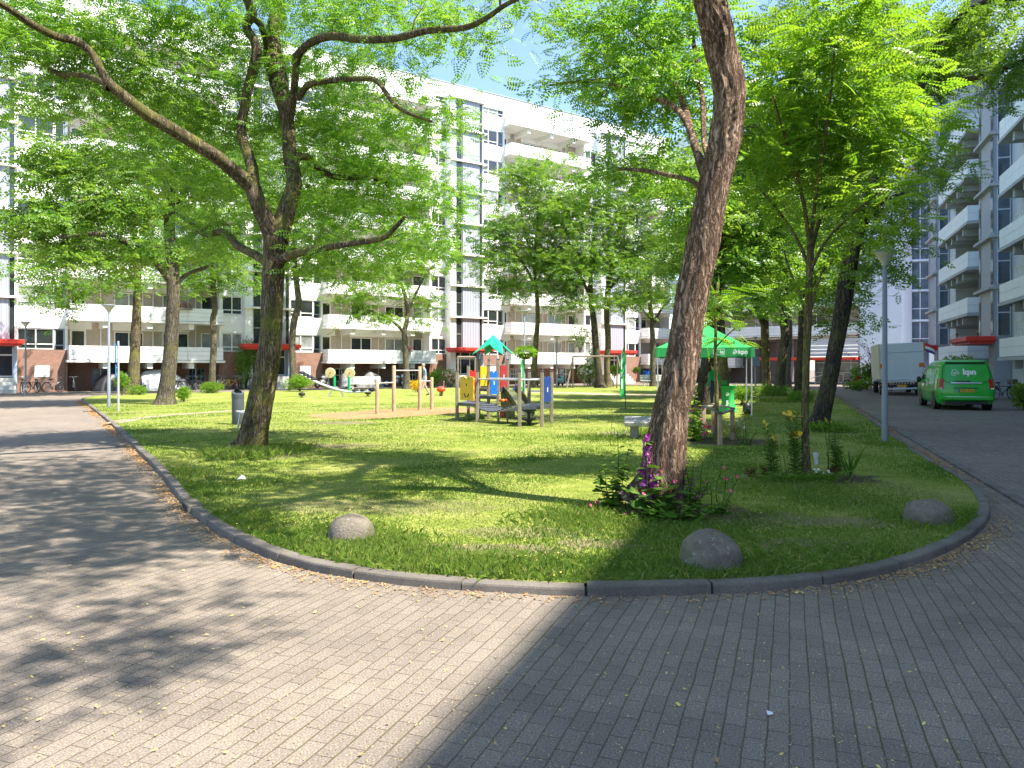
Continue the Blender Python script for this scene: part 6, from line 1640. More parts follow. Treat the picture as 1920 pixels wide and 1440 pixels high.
# ================================================================== people
def person(label, loc, rz, J, mats, hair, scale=1.0):
    """J: joints; body grown as one skin surface; front is -y"""
    t = thing('person', label, 'person', loc, rz)
    E_ = [('pelvis', 'waist', 'lower'), ('waist', 'chest', 'upper'), ('chest', 'neck', 'upper'), ('neck', 'head0', 'skin'), ('head0', 'head1', 'skin'), ('head1', 'head2', 'skin'), ('head1', 'nose', 'skin')]
    for s in 'lr':
        E_ += [('chest', 'sh' + s, 'upper'), ('sh' + s, 'el' + s, 'upper'), ('el' + s, 'wr' + s, mats.get('fore', 'upper')), ('wr' + s, 'pa' + s, 'skin'),
               ('pelvis', 'hi' + s, 'lower'), ('hi' + s, 'kn' + s, 'lower'), ('kn' + s, 'an' + s, 'lower'), ('an' + s, 'to' + s, 'shoe')]
    R = {'pelvis': (.135, .105), 'waist': (.135, .10), 'chest': (.165, .11), 'neck': (.058, .058), 'head0': (.066, .075), 'head1': (.078, .095), 'head2': (.065, .075), 'nose': (.016, .016)}
    for s in 'lr': R.update({'sh' + s: (.062, .062), 'el' + s: (.044, .044), 'wr' + s: (.030, .030), 'pa' + s: (.04, .022), 'hi' + s: (.088, .09), 'kn' + s: (.06, .06), 'an' + s: (.045, .048), 'to' + s: (.040, .034)})
    for s in 'lr':
        w, pa = Vector(J['wr' + s]), Vector(J['pa' + s]); d = (pa - w).normalized(); side = d.cross(Vector((1, 0, 0))).normalized()
        for i in range(4):
            o = side * (.027 * (i - 1.5)); L = (.06, .07, .066, .05)[i]
            J[f'f{i}{s}'] = tuple(pa + d * .03 + o); J[f'g{i}{s}'] = tuple(pa + d * (.03 + L) + o + Vector((0, 0, 0)) + d.cross(side) * .015); R[f'f{i}{s}'] = R[f'g{i}{s}'] = (.0095, .0095)
            E_ += [('pa' + s, f'f{i}{s}', 'skin'), (f'f{i}{s}', f'g{i}{s}', 'skin')]
        J['th' + s] = tuple(w + d * .045 + side * -.05); R['th' + s] = (.011, .011); E_.append(('wr' + s, 'th' + s, 'skin'))
    names = list(J); idx = {k: i for i, k in enumerate(names)}
    me = bpy.data.meshes.new('body'); me.from_pydata([J[k] for k in names], [(idx[a], idx[b]) for a, b, _ in E_], [])
    o = bpy.data.objects.new('body', me); COL.objects.link(o)
    sk = o.modifiers.new('skin', 'SKIN'); sk.use_smooth_shade = True; sb = o.modifiers.new('sub', 'SUBSURF'); sb.levels = 2; sb.render_levels = 2
    for k in names: me.skin_vertices[0].data[idx[k]].radius = R[k]
    me.skin_vertices[0].data[idx['pelvis']].use_root = True
    bm = bpy.data.meshes.new_from_object(o.evaluated_get(bpy.context.evaluated_depsgraph_get())); bpy.data.objects.remove(o)
    order = ['skin', 'upper', 'lower', 'shoe']; bm.materials.clear()
    for k in order: bm.materials.append(MAT[mats[k]])
    n = len(bm.polygons); c = np.zeros(n * 3); bm.polygons.foreach_get('center', c); c = c.reshape(-1, 3)
    best = np.full(n, 1e9); mi = np.zeros(n, int)
    for a, b, k in E_:
        p, q = np.array(J[a]), np.array(J[b]); d = q - p; u = np.clip(((c - p) @ d) / (d @ d), 0, 1); r = R[a][0] * (1 - u) + R[b][0] * u
        ds = np.linalg.norm(c - (p + u[:, None] * d), axis=1) - r; f = ds < best; best[f] = ds[f]; mi[f] = order.index(k)
    bm.polygons.foreach_set('material_index', mi.astype(np.int32)); bm.update()
    b = bpy.data.objects.new('body', bm); COL.objects.link(b); b.parent = t
    h = Vector(J['head1']); up = (Vector(J['head2']) - Vector(J['head0'])).normalized()
    m = MB(); m.ball((0, 0, 0), (.088, .104, .095), 16, 10); m.v = [v for v in m.v]
    M = Matrix.Translation(h + up * .028 + Vector((0, .018, 0))); m.v = [tuple(M @ Vector((x, y, z if z > -.05 or y > 0 else z))) for x, y, z in m.v]
    bmh = m.build('hair', hair, t, True)
    # ears, eyes and mouth
    m = MB()
    for s in (-1, 1): m.ball((h.x + s * .083, h.y + .0, h.z - .01), (.012, .02, .03), 8, 6)
    m.build('ear', mats['skin'], b, True)
    m = MB()
    for s in (-1, 1): m.ball((h.x + s * .032, h.y - .088, h.z + .012), (.012, .008, .008), 8, 6)
    m.build('eye', 'black_plastic', b, True)
    m = MB(); m.ball((h.x, h.y - .082, h.z - .06), (.025, .008, .007), 8, 6); m.build('mouth', 'petal_pale', b, True)
    t.scale = (scale,) * 3
    return t
def pose(lean=0, sl=(-.12, .0), sr=(.14, .12), arms=((-.1, .0), (.12, .0))):
    """walking / standing skeleton: sl, sr = (ankle y, knee lift y); arms = wrist y offsets"""
    J = {'pelvis': (0, 0, .93), 'waist': (0, -.01 - lean * .2, 1.10), 'chest': (0, -.01 - lean * .5, 1.32), 'neck': (0, .0 - lean * .8, 1.50), 'head0': (0, -.03 - lean, 1.565), 'head1': (0, -.035 - lean * 1.1, 1.655), 'head2': (0, -.02 - lean * 1.15, 1.72), 'nose': (0, -.14 - lean * 1.1, 1.64)}
    for s, q, (ay, ky), (wy, _) in (('l', 1, sl, arms[0]), ('r', -1, sr, arms[1])):
        J['sh' + s] = (q * .195, -lean * .55, 1.41); J['el' + s] = (q * .25, .03 + wy * .4 - lean * .3, 1.14); J['wr' + s] = (q * .25, wy - .04 - lean * .3, .90); J['pa' + s] = (q * .245, wy - .06 - lean * .3, .82)
        J['hi' + s] = (q * .095, 0, .88); J['kn' + s] = (q * .10, ay * .45 - ky, .49); J['an' + s] = (q * .10, ay, .085 + abs(ay) * .1 * (ay > 0)); J['to' + s] = (q * .11, ay - .17, .035 + abs(ay) * .02)
    return J
Y = 42.3
person('older man in a blue grey jumper and pale trousers walking across the far lawn', (gx(797, Y), Y, LZ), rad(-68), pose(.07, (-.26, .04), (.27, .08), ((-.16, 0), (.1, 0))), {'skin': 'skin', 'upper': 'shirt_blue', 'lower': 'trouser_tan', 'shoe': 'shoe_dark'}, 'hair_grey', 1.01)
Y = 27.9
person('person in a green shirt and dark jeans standing in the green tent', (gx(1339, Y), Y, LZ), rad(-150), pose(.02, (-.03, .0), (.05, .02), ((-.05, 0), (-.02, 0))), {'skin': 'skin', 'upper': 'shirt_green', 'lower': 'jeans', 'shoe': 'shoe_dark'}, 'hair_brown', .98)
px_, Yp = 1789, 51.4
person('person in a dark top standing on the low balcony of the right block', (gx(px_, Yp) + .25, Yp, 2.15), rad(-70), pose(.05, (-.02, 0), (.03, .01), ((-.2, 0), (-.22, 0))), {'skin': 'skin', 'upper': 'black_plastic', 'lower': 'jeans', 'shoe': 'shoe_dark'}, 'hair_brown', 1.0)

# ================================================================== green van
VY = 28.6; vx = gx(1812, VY)
van = thing('parked_van', 'bright green panel van with white lettering parked half on the right pavement', 'van', (vx, VY, .004), rad(-20))
ZL = [.24, .34, .46, .75, .98, 1.10, 1.20, 1.50, 1.72, 1.82, 1.885, 1.915]
HW = [.86, .93, .955, .965, .955, .94, .925, .865, .80, .755, .66, .50]
YR = [.10, .02, .0, .0, .03, .05, .07, .14, .20, .25, .38, .62]
YF = [4.90, 5.02, 5.08, 5.06, 4.90, 4.55, 4.20, 3.62, 3.22, 3.02, 2.80, 2.60]
def plan(hw, y0, y1, cr=.17, cf=.32):
    p = []
    for (cx, cy, r, a0) in ((hw, y0, cr, -90), (hw, y1, cf, 0), (-hw, y1, cf, 90), (-hw, y0, cr, 180)):
        sx = 1 if cx > 0 else -1; sy = 1 if cy == y1 else -1
        for k in range(6):
            a = rad(a0 + 90 * k / 5); p.append((cx - sx * r + r * math.cos(a), cy - sy * r + r * math.sin(a)))
    return p
m = MB(); vs = []
for z, h, y0, y1 in zip(ZL, HW, YR, YF): vs += [(x, y, z) for x, y in plan(h, y0, y1, min(.17, h * .3), min(.32, h * .45))]
nP = 24; fs = []
for i in range(len(ZL) - 1):
    for k in range(nP): l = (k + 1) % nP; fs.append((i * nP + k, i * nP + l, (i + 1) * nP + l, (i + 1) * nP + k))
fs += [tuple(range(nP - 1, -1, -1)), tuple((len(ZL) - 1) * nP + k for k in range(nP))]
m.add(vs, fs); body = m.build('body', 'van_green', van, True, autos=38)
def yr(z): return float(np.interp(z, ZL, YR))
def hwz(z): return float(np.interp(z, ZL, HW))
def wheel(parent, x, y, R, w, name='wheel'):
    M = T(x, y, R) @ RY(rad(90)); m = MB()
    m.lathe([(R * .62, -w / 2), (R * .93, -w / 2), (R, -w * .32), (R, w * .32), (R * .93, w / 2), (R * .62, w / 2)], 28, M); o = m.build('wheel', 'black_rubber', parent, True, autos=40)
    m = MB(); s = -1 if x < 0 else 1
    M2 = T(x + s * w * .30, y, R) @ RY(rad(90) * s); m.lathe([(R * .60, .0), (R * .62, .03), (R * .52, .02), (R * .2, .015), (R * .12, .04), (.01, .045)], 20, M2)
    for k in range(5):
        a = 2 * math.pi * k / 5; m.box(R * .1, R * .56, -.035, .035, .02, .05, M2 @ RZ(a))
    m.build('rim', 'zinc', o, True, autos=40); return o
for x in (-.80, .80):
    for y in (.92, 4.05):
        wheel(van, x * 1.04, y, .33, .22)
        m = MB(); s = 1 if x > 0 else -1; m.lathe([(.01, 0), (.385, 0), (.385, .02), (.01, .02)], 24, T(s * .945, y, .35) @ RY(rad(90) * s)); m.build('wheel_arch', 'black_plastic', van)
def rear(x, z, off=.0): return Vector((x, yr(z) - off, z))
m = MB()
def rline(pts, r=.008): m.tube([rear(x, z, .003) for x, z in pts], r, 5)
rline([(-.80, 1.25), (-.74, 1.68), (-.66, 1.76), (.66, 1.76), (.74, 1.68), (.80, 1.25), (.70, 1.10), (.45, 1.0), (-.45, 1.0), (-.70, 1.10), (-.80, 1.25)])
rline([(-.80, 1.25), (-.80, .62), (-.74, .52), (.74, .52), (.80, .62), (.80, 1.25)])
m.build('tailgate_seam', 'black_plastic', body)
m = MB(); m.bbox(-.68, .68, yr(1.8) - .10, yr(1.8) + .2, 1.80, 1.86, .02); m.build('spoiler', 'van_green', van, True, autos=40)
m = MB(); m.bbox(-.64, .64, yr(1.77) - .03, yr(1.77) + .1, 1.745, 1.797, .01); m.build('spoiler_shade_strip', 'black_plastic', van)  # dark strip painted in for the shade under the spoiler
for s in (-1, 1):
    m = MB(); vs = []
    for z in (.80, .92, 1.08, 1.18):
        w0 = hwz(z); y0 = yr(z)
        for q in ((.78 * w0, -.012), (.90 * w0, .0), (w0 + .004, .12), (w0 + .002, .2), (.9 * w0, .2), (.78 * w0, .1)): vs.append((s * q[0], y0 + q[1], z))
    fs = [(i * 6 + k, i * 6 + (k + 1) % 6, i * 6 + 6 + (k + 1) % 6, i * 6 + 6 + k) for i in range(3) for k in range(6)] + [tuple(range(6)), tuple(range(23, 17, -1))]
    m.add(vs, fs); lt = m.build('tail_light', 'light_red', van, fixn=True)
    m = MB(); m.box(s * .80, s * .90, yr(.84) - .018, yr(.84) - .01, .805, .85); m.build('reversing_lens', 'white_print', lt)
m = MB(); m.bbox(-.88, .88, -.09, .25, .36, .56, .05); m.build('bumper', 'van_green', van, True, autos=40)
m = MB(); m.bbox(-.72, .72, -.095, -.06, .50, .52, .006); m.build('bumper_trim', 'chrome', van)
m = MB(); m.bbox(-.7, .7, .0, .3, .22, .352, .02); m.build('under_tray', 'black_plastic', van)
m = MB(); m.box(-.26, .26, -.022, -.012, .69, .80); pl = m.build('number_plate', 'plate_yellow', van)
m = MB(); m.box(-.258, -.215, -.026, -.0225, .692, .798); m.build('plate_band', 'plate_blue', pl)
letters('plate_lettering', 'VZL-59-Z', .105, T(.025, -.024, .71) @ FACE, 'black_plastic', pl, .001, .001, 'CENTER')
m = MB(); m.box(-.42, .4, -.02, .05, .835, .86); m.build('plate_recess', 'black_plastic', van)
m = MB(); m.add([rear(-.50, 1.06, .02), rear(.5, 1.06, .02), rear(.5, 1.015, .025), rear(-.5, 1.015, .025), rear(-.50, 1.06, -.01), rear(.5, 1.06, -.01), rear(.5, 1.015, -.01), rear(-.5, 1.015, -.01)], [(0, 1, 2, 3), (0, 4, 5, 1), (3, 2, 6, 7), (0, 3, 7, 4), (1, 5, 6, 2)]); m.build('tailgate_trim', 'chrome', van)
m = MB(); m.add([rear(-.30, 1.12, .012), rear(.14, 1.12, .012), rear(.14, 1.075, .014), rear(-.5, 1.075, .014)], [(0, 3, 2, 1)]); m.build('tailgate_handle', 'black_plastic', van)
sl_ = math.atan2(yr(1.55) - yr(1.3), .25)
emblem(body, T(-.36, yr(1.42) - .012, 1.42) @ RX(-sl_) @ FACE, .115, r=.075)
letters('lettering', 'kpn', .30, T(-.10, yr(1.36) - .012, 1.355) @ RX(-sl_) @ FACE, 'white_print', body, .012)
letters('small_print', 'netwerk', .055, T(.42, yr(.74) - .008, .745) @ FACE, 'white_print', body, .0) if 0 else None
# left flank: window, seams, framed graphic
m = MB()
def side(y, z, o=.006): return Vector((-hwz(z) - o, y, z))
m.add([side(3.05, 1.15), side(3.95, 1.15), side(3.45, 1.62), side(3.05, 1.66)], [(0, 1, 2, 3)]); m.build('cab_window', 'glass', van)
m = MB(); m.add([side(1.0, 1.16), side(2.9, 1.16), side(2.9, 1.66), side(1.0, 1.66)], [(0, 1, 2, 3)]); m.build('side_panel', 'tent_green', van)
m = MB()
for ya in (.75, 1.62, 2.97, 4.02): m.tube([side(ya, z, .002) for z in (.42, .75, 1.0, 1.2, 1.5, 1.68)], .006, 4)
m.tube([side(y, .98, .002) for y in (.3, 1.5, 2.9, 4.4)], .006, 4); m.build('side_seam', 'black_plastic', body)
m = MB()
for a, b in (((.9, 1.16), (1.75, 1.16)), ((1.75, 1.16), (1.75, .98)), ((1.75, .98), (.9, .98)), ((.9, .98), (.9, 1.16))): m.tube([side(*a, .012), side(*b, .012)], .010, 4)
for i in range(9): m.tube([side(1.0 + i * .08, 1.01, .012), side(1.0 + i * .08, 1.13, .012)], .010, 4)
for i in range(10):
    ya = 1.0 + i * .18; m.tube([side(ya, 1.18, .012), side(ya + .05, 1.3 + .25 * abs(math.sin(i * 2.3)), .012)], .010, 4)
m.build('side_graphic', 'white_print', body)
emblem(body, T(-hwz(1.0) - .01, 2.35, .98) @ RZ(rad(-90)) @ FACE, .13, r=.06)
for s in (-1, 1):
    m = MB(); m.ball((s * 1.03, 3.95, 1.12), (.09, .06, .13), 12, 8); m.tube([(s * .92, 3.97, 1.05), (s * 1.0, 3.96, 1.08)], .03, 6); m.build('wing_mirror', 'black_plastic', van, True)
m = MB(); m.add([(-.74, 4.24, 1.2), (.74, 4.24, 1.2), (.62, 3.3, 1.71), (-.62, 3.3, 1.71)], [(0, 1, 2, 3)]); m.build('windscreen', 'glass', van)

# ================================================================== box truck
TYk = 44.0; tx = gx(1685, TYk) + .25
trk = thing('box_truck', 'white box truck with a raised tail lift parked beyond the green van', 'truck', (tx, TYk, 0), rad(-21))
trk.rotation_euler = (0, rad(-2.2), rad(-21))
w = 1.18
m = MB(); m.bbox(-w, w, .12, 5.6, .95, 3.05, .03); m.build('cargo_box', 'truck_cream', trk)
m = MB(); m.bbox(-w + .10, w - .02, -.02, .10, .92, 2.48, .02); m.bbox(-w + .10, w - .02, .0, .10, 2.5, 3.03, .02); m.build('tail_lift', 'truck_white', trk)
m = MB(); m.bbox(-w + .10, w - .02, -.16, .10, .76, .90, .02); m.build('lift_platform', 'galv', trk)
for s in (-1, 1):
    m = MB(); m.bbox(s * (w - .16) - .13, s * (w - .16) + .13, -.035, -.022, 1.62, 1.86, .004); m.build('warning_sticker', 'light_orange', trk)
m = MB(); m.bbox(-.95, .95, .05, .5, .50, .72, .02); m.build('crossbar', 'black_plastic', trk)
m = MB()
for i in range(9):
    x0 = -.68 + i * .15; m.add([(x0, .038, .66), (x0 + .075, .038, .66), (x0 + .13, .038, .74), (x0 + .055, .038, .74)], [(0, 1, 2, 3)])
m.build('chevron', 'white_print', trk)
m = MB(); m.bbox(-.28, .24, .03, .045, .52, .63, .004); m.build('number_plate', 'plate_yellow', trk)
m = MB(); m.bbox(-.85, .75, .0, .1, .36, .46, .015); m.build('underrun_bar', 'truck_white', trk)
for s in (-1, 1):
    m = MB(); m.bbox(s * .95 - .2, s * .95 + .2, .0, .06, .60, .70, .01); m.build('tail_light', 'light_orange', trk)
    m = MB(); m.bbox(s * .55 - .06, s * .55 + .06, .1, .5, .3, .6, .01); m.build('lift_arm', 'black_plastic', trk)
m = MB(); m.bbox(-.45, .45, .4, 6.8, .55, .75, .02); m.build('chassis', 'black_plastic', trk)
for x in (-.95, .95):
    for y in (1.5, 5.9): wheel(trk, x, y, .40, .26)
m = MB(); m.bbox(-1.02, 1.02, 5.75, 7.4, .5, 1.5, .08); m.bbox(-1.0, 1.0, 5.75, 7.05, 1.48, 2.35, .12); m.build('cab', 'truck_white', trk, True, autos=40)
m = MB(); m.box(-1.025, -1.003, 6.1, 6.8, 1.5, 2.1); m.box(1.003, 1.025, 6.1, 6.8, 1.5, 2.1); m.box(-.85, .85, 7.052, 7.07, 1.55, 2.15); m.build('cab_window', 'glass', trk)
m = MB(); m.bbox(-w - .005, -w + .02, .3, 5.4, 1.0, 1.1, .004); m.build('side_trim', 'galv', trk)

# orange and red-white-blue flag on the red canopy behind the truck
Y = 53.0; t = thing('house_flag', 'orange and red white blue flag on a slanting staff by the red canopy', 'flag', P(1726, 656, Y), rad(10))
m = MB(); m.tube([(-.1, .3, -.7), (0, 0, .75)], .02, 6); m.build('staff', 'wood_grey', t)
m = MB(); N_ = 10; vs, fs, ml = [], [], []
for i in range(N_ + 1):
    for k in range(7):
        u, v = i / N_, k / 6; vs.append((u * 1.1, .12 * math.sin(u * 6) + .02 * v, .72 - .55 * u - v * .62 * (1 - .1 * u)))
for i in range(N_):
    for k in range(6):
        a = i * 7 + k; fs.append((a, a + 1, a + 8, a + 7)); ml.append(0 if i < 4 else 1 + k // 2)
m.add(vs, fs); m.m = ml; m.build('cloth', ['orange_cloth', 'flag_red', 'white_print', 'flag_blue'], t, True)

# ================================================================== bicycles
def bike(label, loc, rz, frame='bike_black', lean=.10, basket=False, group='bicycles parked by the walls'):
    t = thing('bicycle', label, 'bicycle', loc, rz, group); t.rotation_euler = Euler((lean, 0, rz))
    R = .335; fw, rw = (.54, 0, R), (-.54, 0, R)
    for c in (fw, rw):
        m = MB(); m.torus(c, R - .02, .020, 'Y', 26, 6); wl = m.build('wheel', 'black_rubber', t, True)
        m = MB(); m.torus(c, R - .045, .010, 'Y', 26, 5); m.lathe([(.03, -.05), (.03, .05)], 8, T(*c) @ RX(rad(90)))
        for k in range(10):
            a = 2 * math.pi * k / 10; m.tube([c, (c[0] + (R - .05) * math.cos(a), 0, c[2] + (R - .05) * math.sin(a))], .0035, 3, False)
        m.build('rim', 'galv', wl)
    m = MB(); bb, st, hd, hb = (-.08, 0, .30), (-.25, 0, .80), (.40, 0, .88), (.43, 0, .66)
    m.tube([bb, st], .018, 6); m.tube([bb, hb], .018, 6); m.tube([st, (rw[0], .05, rw[2])], .012, 5); m.tube([st, (rw[0], -.05, rw[2])], .012, 5)
    m.tube([bb, (rw[0], .05, rw[2])], .012, 5); m.tube([(-.21, 0, .70), hb], .016, 6); m.tube([hd, hb, (.50, .05, .45), (fw[0], .05, R)], .016, 6); m.tube([hb, (.50, -.05, .45), (fw[0], -.05, R)], .014, 6)
    m.build('frame', frame, t, True, autos=60)
    m = MB(); m.tube(catmull([(.22, .28, .98), (.34, .26, 1.0), (.40, .12, 1.02), (.395, 0, .98), (.40, -.12, 1.02), (.34, -.26, 1.0), (.22, -.28, .98)], 3), .013, 6); m.tube([hd, (.395, 0, .98)], .014, 6); m.build('handlebar', 'bike_grey', t, True, autos=60)
    m = MB(); m.ball((-.28, 0, .86), (.14, .09, .045), 12, 6); m.tube([st, (-.27, 0, .84)], .014, 5); m.build('saddle', 'black_plastic', t, True)
    m = MB(); m.bbox(-.78, -.34, -.07, .07, .70, .72, .004); m.tube([(-.7, .07, .70), (rw[0], .06, R)], .007, 4); m.tube([(-.7, -.07, .70), (rw[0], -.06, R)], .007, 4); m.build('carrier', 'bike_grey', t)
    m = MB(); m.tube([(rw[0] + (R + .03) * math.cos(a), 0, R + (R + .03) * math.sin(a)) for a in np.linspace(rad(20), rad(200), 14)], .022, 5); m.tube([(fw[0] + (R + .03) * math.cos(a), 0, R + (R + .03) * math.sin(a)) for a in np.linspace(rad(40), rad(160), 12)], .02, 5); m.build('mudguard', frame, t, True)
    m = MB(); m.lathe([(.09, -.01), (.095, 0), (.09, .01)], 16, T(*bb) @ RX(rad(90))); m.tube([(bb[0], .06, .30), (bb[0] + .12, .07, .18)], .01, 5); m.bbox(bb[0] + .08, bb[0] + .18, .06, .15, .165, .19, .004); m.build('crank', 'bike_grey', t)
    if basket:
        m = MB(); m.bbox(.44, .74, -.19, .19, .80, 1.02, .02); m.build('basket', 'wood_grey', t)
    return t
def bike_at(label, px, Y, deg, frame, lean=.1, **k):
    return bike(label, (gx(px, Y), Y, .006), rad(deg), frame, lean, **k)
AANG = 35.3
def wallY(px, off=.9):   # depth a bit in front of block A's brick wall
    tt_ = (px - 960) / FPX; u = (tt_ * 50.7 + 29.43) / (.816 - .578 * tt_); p = P_A + U_A * u; return p.y + .0, p.x
def a_bike(label, px, off, deg, frame, lean=.08, **k):
    tt_ = (px - 960) / FPX
    o = P_A + N_A * off; u = (tt_ * o.y - o.x) / (U_A.x - tt_ * U_A.y); p = o + U_A * u
    return bike(label, (p.x, p.y, .006), rad(deg), frame, lean, **k)
a_bike('dark bicycle leaning beside the left entrance steps', 41, 0, 115, 'bike_black'); a_bike('dark bicycle just right of the far left lamp post', 60, .5, 150, 'bike_black', .12)
a_bike('black bicycle against the brick under the white plaque', 72, .2, 120, 'bike_black', -.1); a_bike('grey bicycle with wide handlebars against the sunlit brick', 99, .2, 75, 'bike_grey', .1)
a_bike('mint bicycle seen head on beside the store windows', 139, .2, -60, 'bike_mint', .04); a_bike('dark bicycle in the shadow under the first balcony, behind the blue sign pole', 211, -.6, 40, 'bike_black', .06)
a_bike('black bicycle right of the covered car under the balcony', 345, -.2, 60, 'bike_black'); a_bike('black bicycle with a glinting wheel under the balcony', 358, .4, 35, 'bike_black', .06); a_bike('dark bicycle beside the right basement window of the left bay', 374, -.2, 80, 'bike_black', -.08)
a_bike('white bicycle behind the thin kinked trunk', 411, .3, 100, 'bike_white'); a_bike('yellow wheeled bicycle left of the tall shrub at the wall', 433, .6, 60, 'bike_yellow', .1, basket=True); a_bike('red bicycle close beside the tall shrub at the wall', 447, .3, 100, 'bike_red', -.06); a_bike('pale bicycle between the tall shrub and the forked tree', 470, .3, 95, 'bike_white')
bike_at('black bicycle standing on the right pavement behind the green van', 1882, 38.0, 12, 'bike_black', -.08, basket=True)
bike_at('dark bicycle by the planting in front of the far passage', 1601, 58.0, 5, 'bike_black', .06)
bike_at('dark bicycle between the truck and the right block', 1727, 48.0, 70, 'bike_black'); bike_at('grey bicycle further along between the truck and the right block', 1731, 51.0, 60, 'bike_grey', -.08)
bike_at('red bicycle left of the mint scooter', 1036, 68.5, 80, 'bike_red'); bike_at('dark bicycle right of the mint scooter', 1066, 68.5, 100, 'bike_black', -.1); bike_at('white bicycle in front of the white flowering shrub', 1098, 68.0, 95, 'bike_white'); bike_at('grey bicycle behind the pair of close standing trunks', 1112, 68.5, 80, 'bike_grey', .1); bike_at('black bicycle left of the flower basket lamp at the far wall', 1007, 68.0, 70, 'bike_black', .1)

# mint scooter
Y = 67.5; t = thing('motor_scooter', 'pale mint scooter with a clear windshield by the far brick wall', 'scooter', (gx(1051, Y), Y, .006), rad(70))
for x in (.6, -.6):
    m = MB(); m.torus((x, 0, .24), .17, .07, 'Y', 20, 8); m.build('wheel', 'black_rubber', t, True)
m = MB(); m.ball((-.45, 0, .5), (.42, .2, .25), 14, 10); m.bbox(-.2, .42, -.17, .17, .26, .34, .04); m.bbox(.36, .48, -.22, .22, .32, .92, .05); m.ball((.6, 0, .45), (.22, .1, .12), 12, 8); m.build('body', 'scooter_mint', t, True, autos=40)
m = MB(); m.ball((-.35, 0, .78), (.38, .15, .08), 12, 8); m.build('seat', 'black_plastic', t, True)
m = MB(); m.tube([(.42, 0, .9), (.36, 0, 1.05)], .04, 8); m.tube([(.3, -.32, 1.06), (.36, 0, 1.07), (.3, .32, 1.06)], .02, 6); m.ball((.42, 0, 1.0), (.1, .13, .1), 10, 8); m.build('handlebar', 'galv', t, True)
m = MB(); m.bbox(.4, .43, -.22, .22, 1.1, 1.55, .03); m.build('windshield', 'curtain_glass', t)

# motorbikes along the brick wall: a bare one and two under grey covers
def moto(label, px, off, deg):
    tt_ = (px - 960) / FPX; o = P_A + N_A * off; u = (tt_ * o.y - o.x) / (U_A.x - tt_ * U_A.y); p = o + U_A * u
    t = thing('motorcycle', label, 'motorcycle', (p.x, p.y, .006), rad(deg), 'motorcycles by the brick wall')
    for x in (.72, -.72):
        m = MB(); m.torus((x, 0, .32), .25, .065, 'Y', 22, 8); w_ = m.build('wheel', 'black_rubber', t, True); m = MB(); m.lathe([(.2, -.03), (.2, .03), (.05, .05)], 14, T(x, 0, .32) @ RX(rad(90))); m.build('rim', 'steel', w_)
    m = MB(); m.ball((.12, 0, .82), (.32, .16, .16), 14, 10); m.ball((.0, 0, .48), (.32, .2, .22), 12, 8); m.ball((.62, 0, .88), (.18, .22, .2), 12, 8); m.build('body', 'steel', t, True)
    m = MB(); m.ball((-.42, 0, .80), (.42, .16, .08), 12, 8); m.build('seat', 'black_plastic', t, True)
    m = MB(); m.tube([(.48, -.38, 1.06), (.55, 0, 1.0), (.48, .38, 1.06)], .02, 6); m.tube([(.55, .1, 1.0), (.72, .1, .32)], .03, 6); m.tube([(.55, -.1, 1.0), (.72, -.1, .32)], .03, 6); m.build('handlebar', 'steel', t, True)
    m = MB(); m.tube([(.1, -.2, .3), (-.4, -.22, .32), (-.95, -.22, .42)], .05, 8); m.build('exhaust', 'chrome', t, True)
moto('silver motorcycle behind the high end of the see saw', 605, .1, 70); moto('silver motorcycle parked behind the pull up bars', 741, .1, 20)
def cover(label, px, off, deg, L, W_, H_, seed, mat='cover_grey', lump=((.25, 1.0),), cat='covered motorcycle', name='covered_motorcycle'):
    tt_ = (px - 960) / FPX; o = P_A + N_A * off; u = (tt_ * o.y - o.x) / (U_A.x - tt_ * U_A.y); p = o + U_A * u
    n1, n2 = 40, 20; r = np.random.default_rng(seed); V = []
    for i in range(n1 + 1):
        x = -1 + 2 * i / n1
        hgt = max(.35, sum(h * math.exp(-((x - c) / .38) ** 2) for c, h in lump)) if len(lump) < 4 else float(np.interp(x, [c for c, _ in lump], [h for _, h in lump]))
        for k in range(n2 + 1):
            a = math.pi * k / n2; y = math.cos(a); z = math.sin(a) ** .6
            fold = 1 + .07 * math.sin(9 * x * math.pi + 3 * math.sin(a * 2) + seed) * (1 - z * .6)
            end = (1 - abs(x) ** 6)
            V.append((x * L / 2, y * W_ / 2 * fold * (.45 + .55 * end) * (1.1 - .35 * z), z * H_ * hgt * (.25 + .75 * end)))
    F = [(i * (n2 + 1) + k, i * (n2 + 1) + k + 1, (i + 1) * (n2 + 1) + k + 1, (i + 1) * (n2 + 1) + k) for i in range(n1) for k in range(n2)]
    o2 = np_mesh(name, V, F, mat, smooth=True); o2.location = (p.x, p.y, .006); o2.rotation_euler[2] = rad(deg)
    return tag(o2, label, cat)
cover('motorcycle under a dark grey cover between the green disc posts', 647, -.3, 110, 2.0, .9, 1.25, 1, lump=((-.3, .75), (.35, 1.0)))
cover('motorcycle under a spread grey cover behind the white bench', 695, -.6, 35, 2.6, 1.0, 1.25, 2, lump=((-.1, 1.0), (.5, .75), (-.7, .5)))
def covered_car(label, px, off, mat, seed):
    o = cover(label, px, off, 35, 4.0, 1.75, 1.5, seed, mat, ((-1, .5), (-.9, .66), (-.55, .95), (.0, 1.0), (.35, .92), (.62, .66), (.95, .58), (1, .4)), 'covered car', 'covered_car'); return o
covered_car('car under a silver and grey cover below the first balcony', 303, -.95, 'cover_silver', 3)
covered_car('dark car in the shadow below the first balcony', 232, -.95, 'black_plastic', 4)
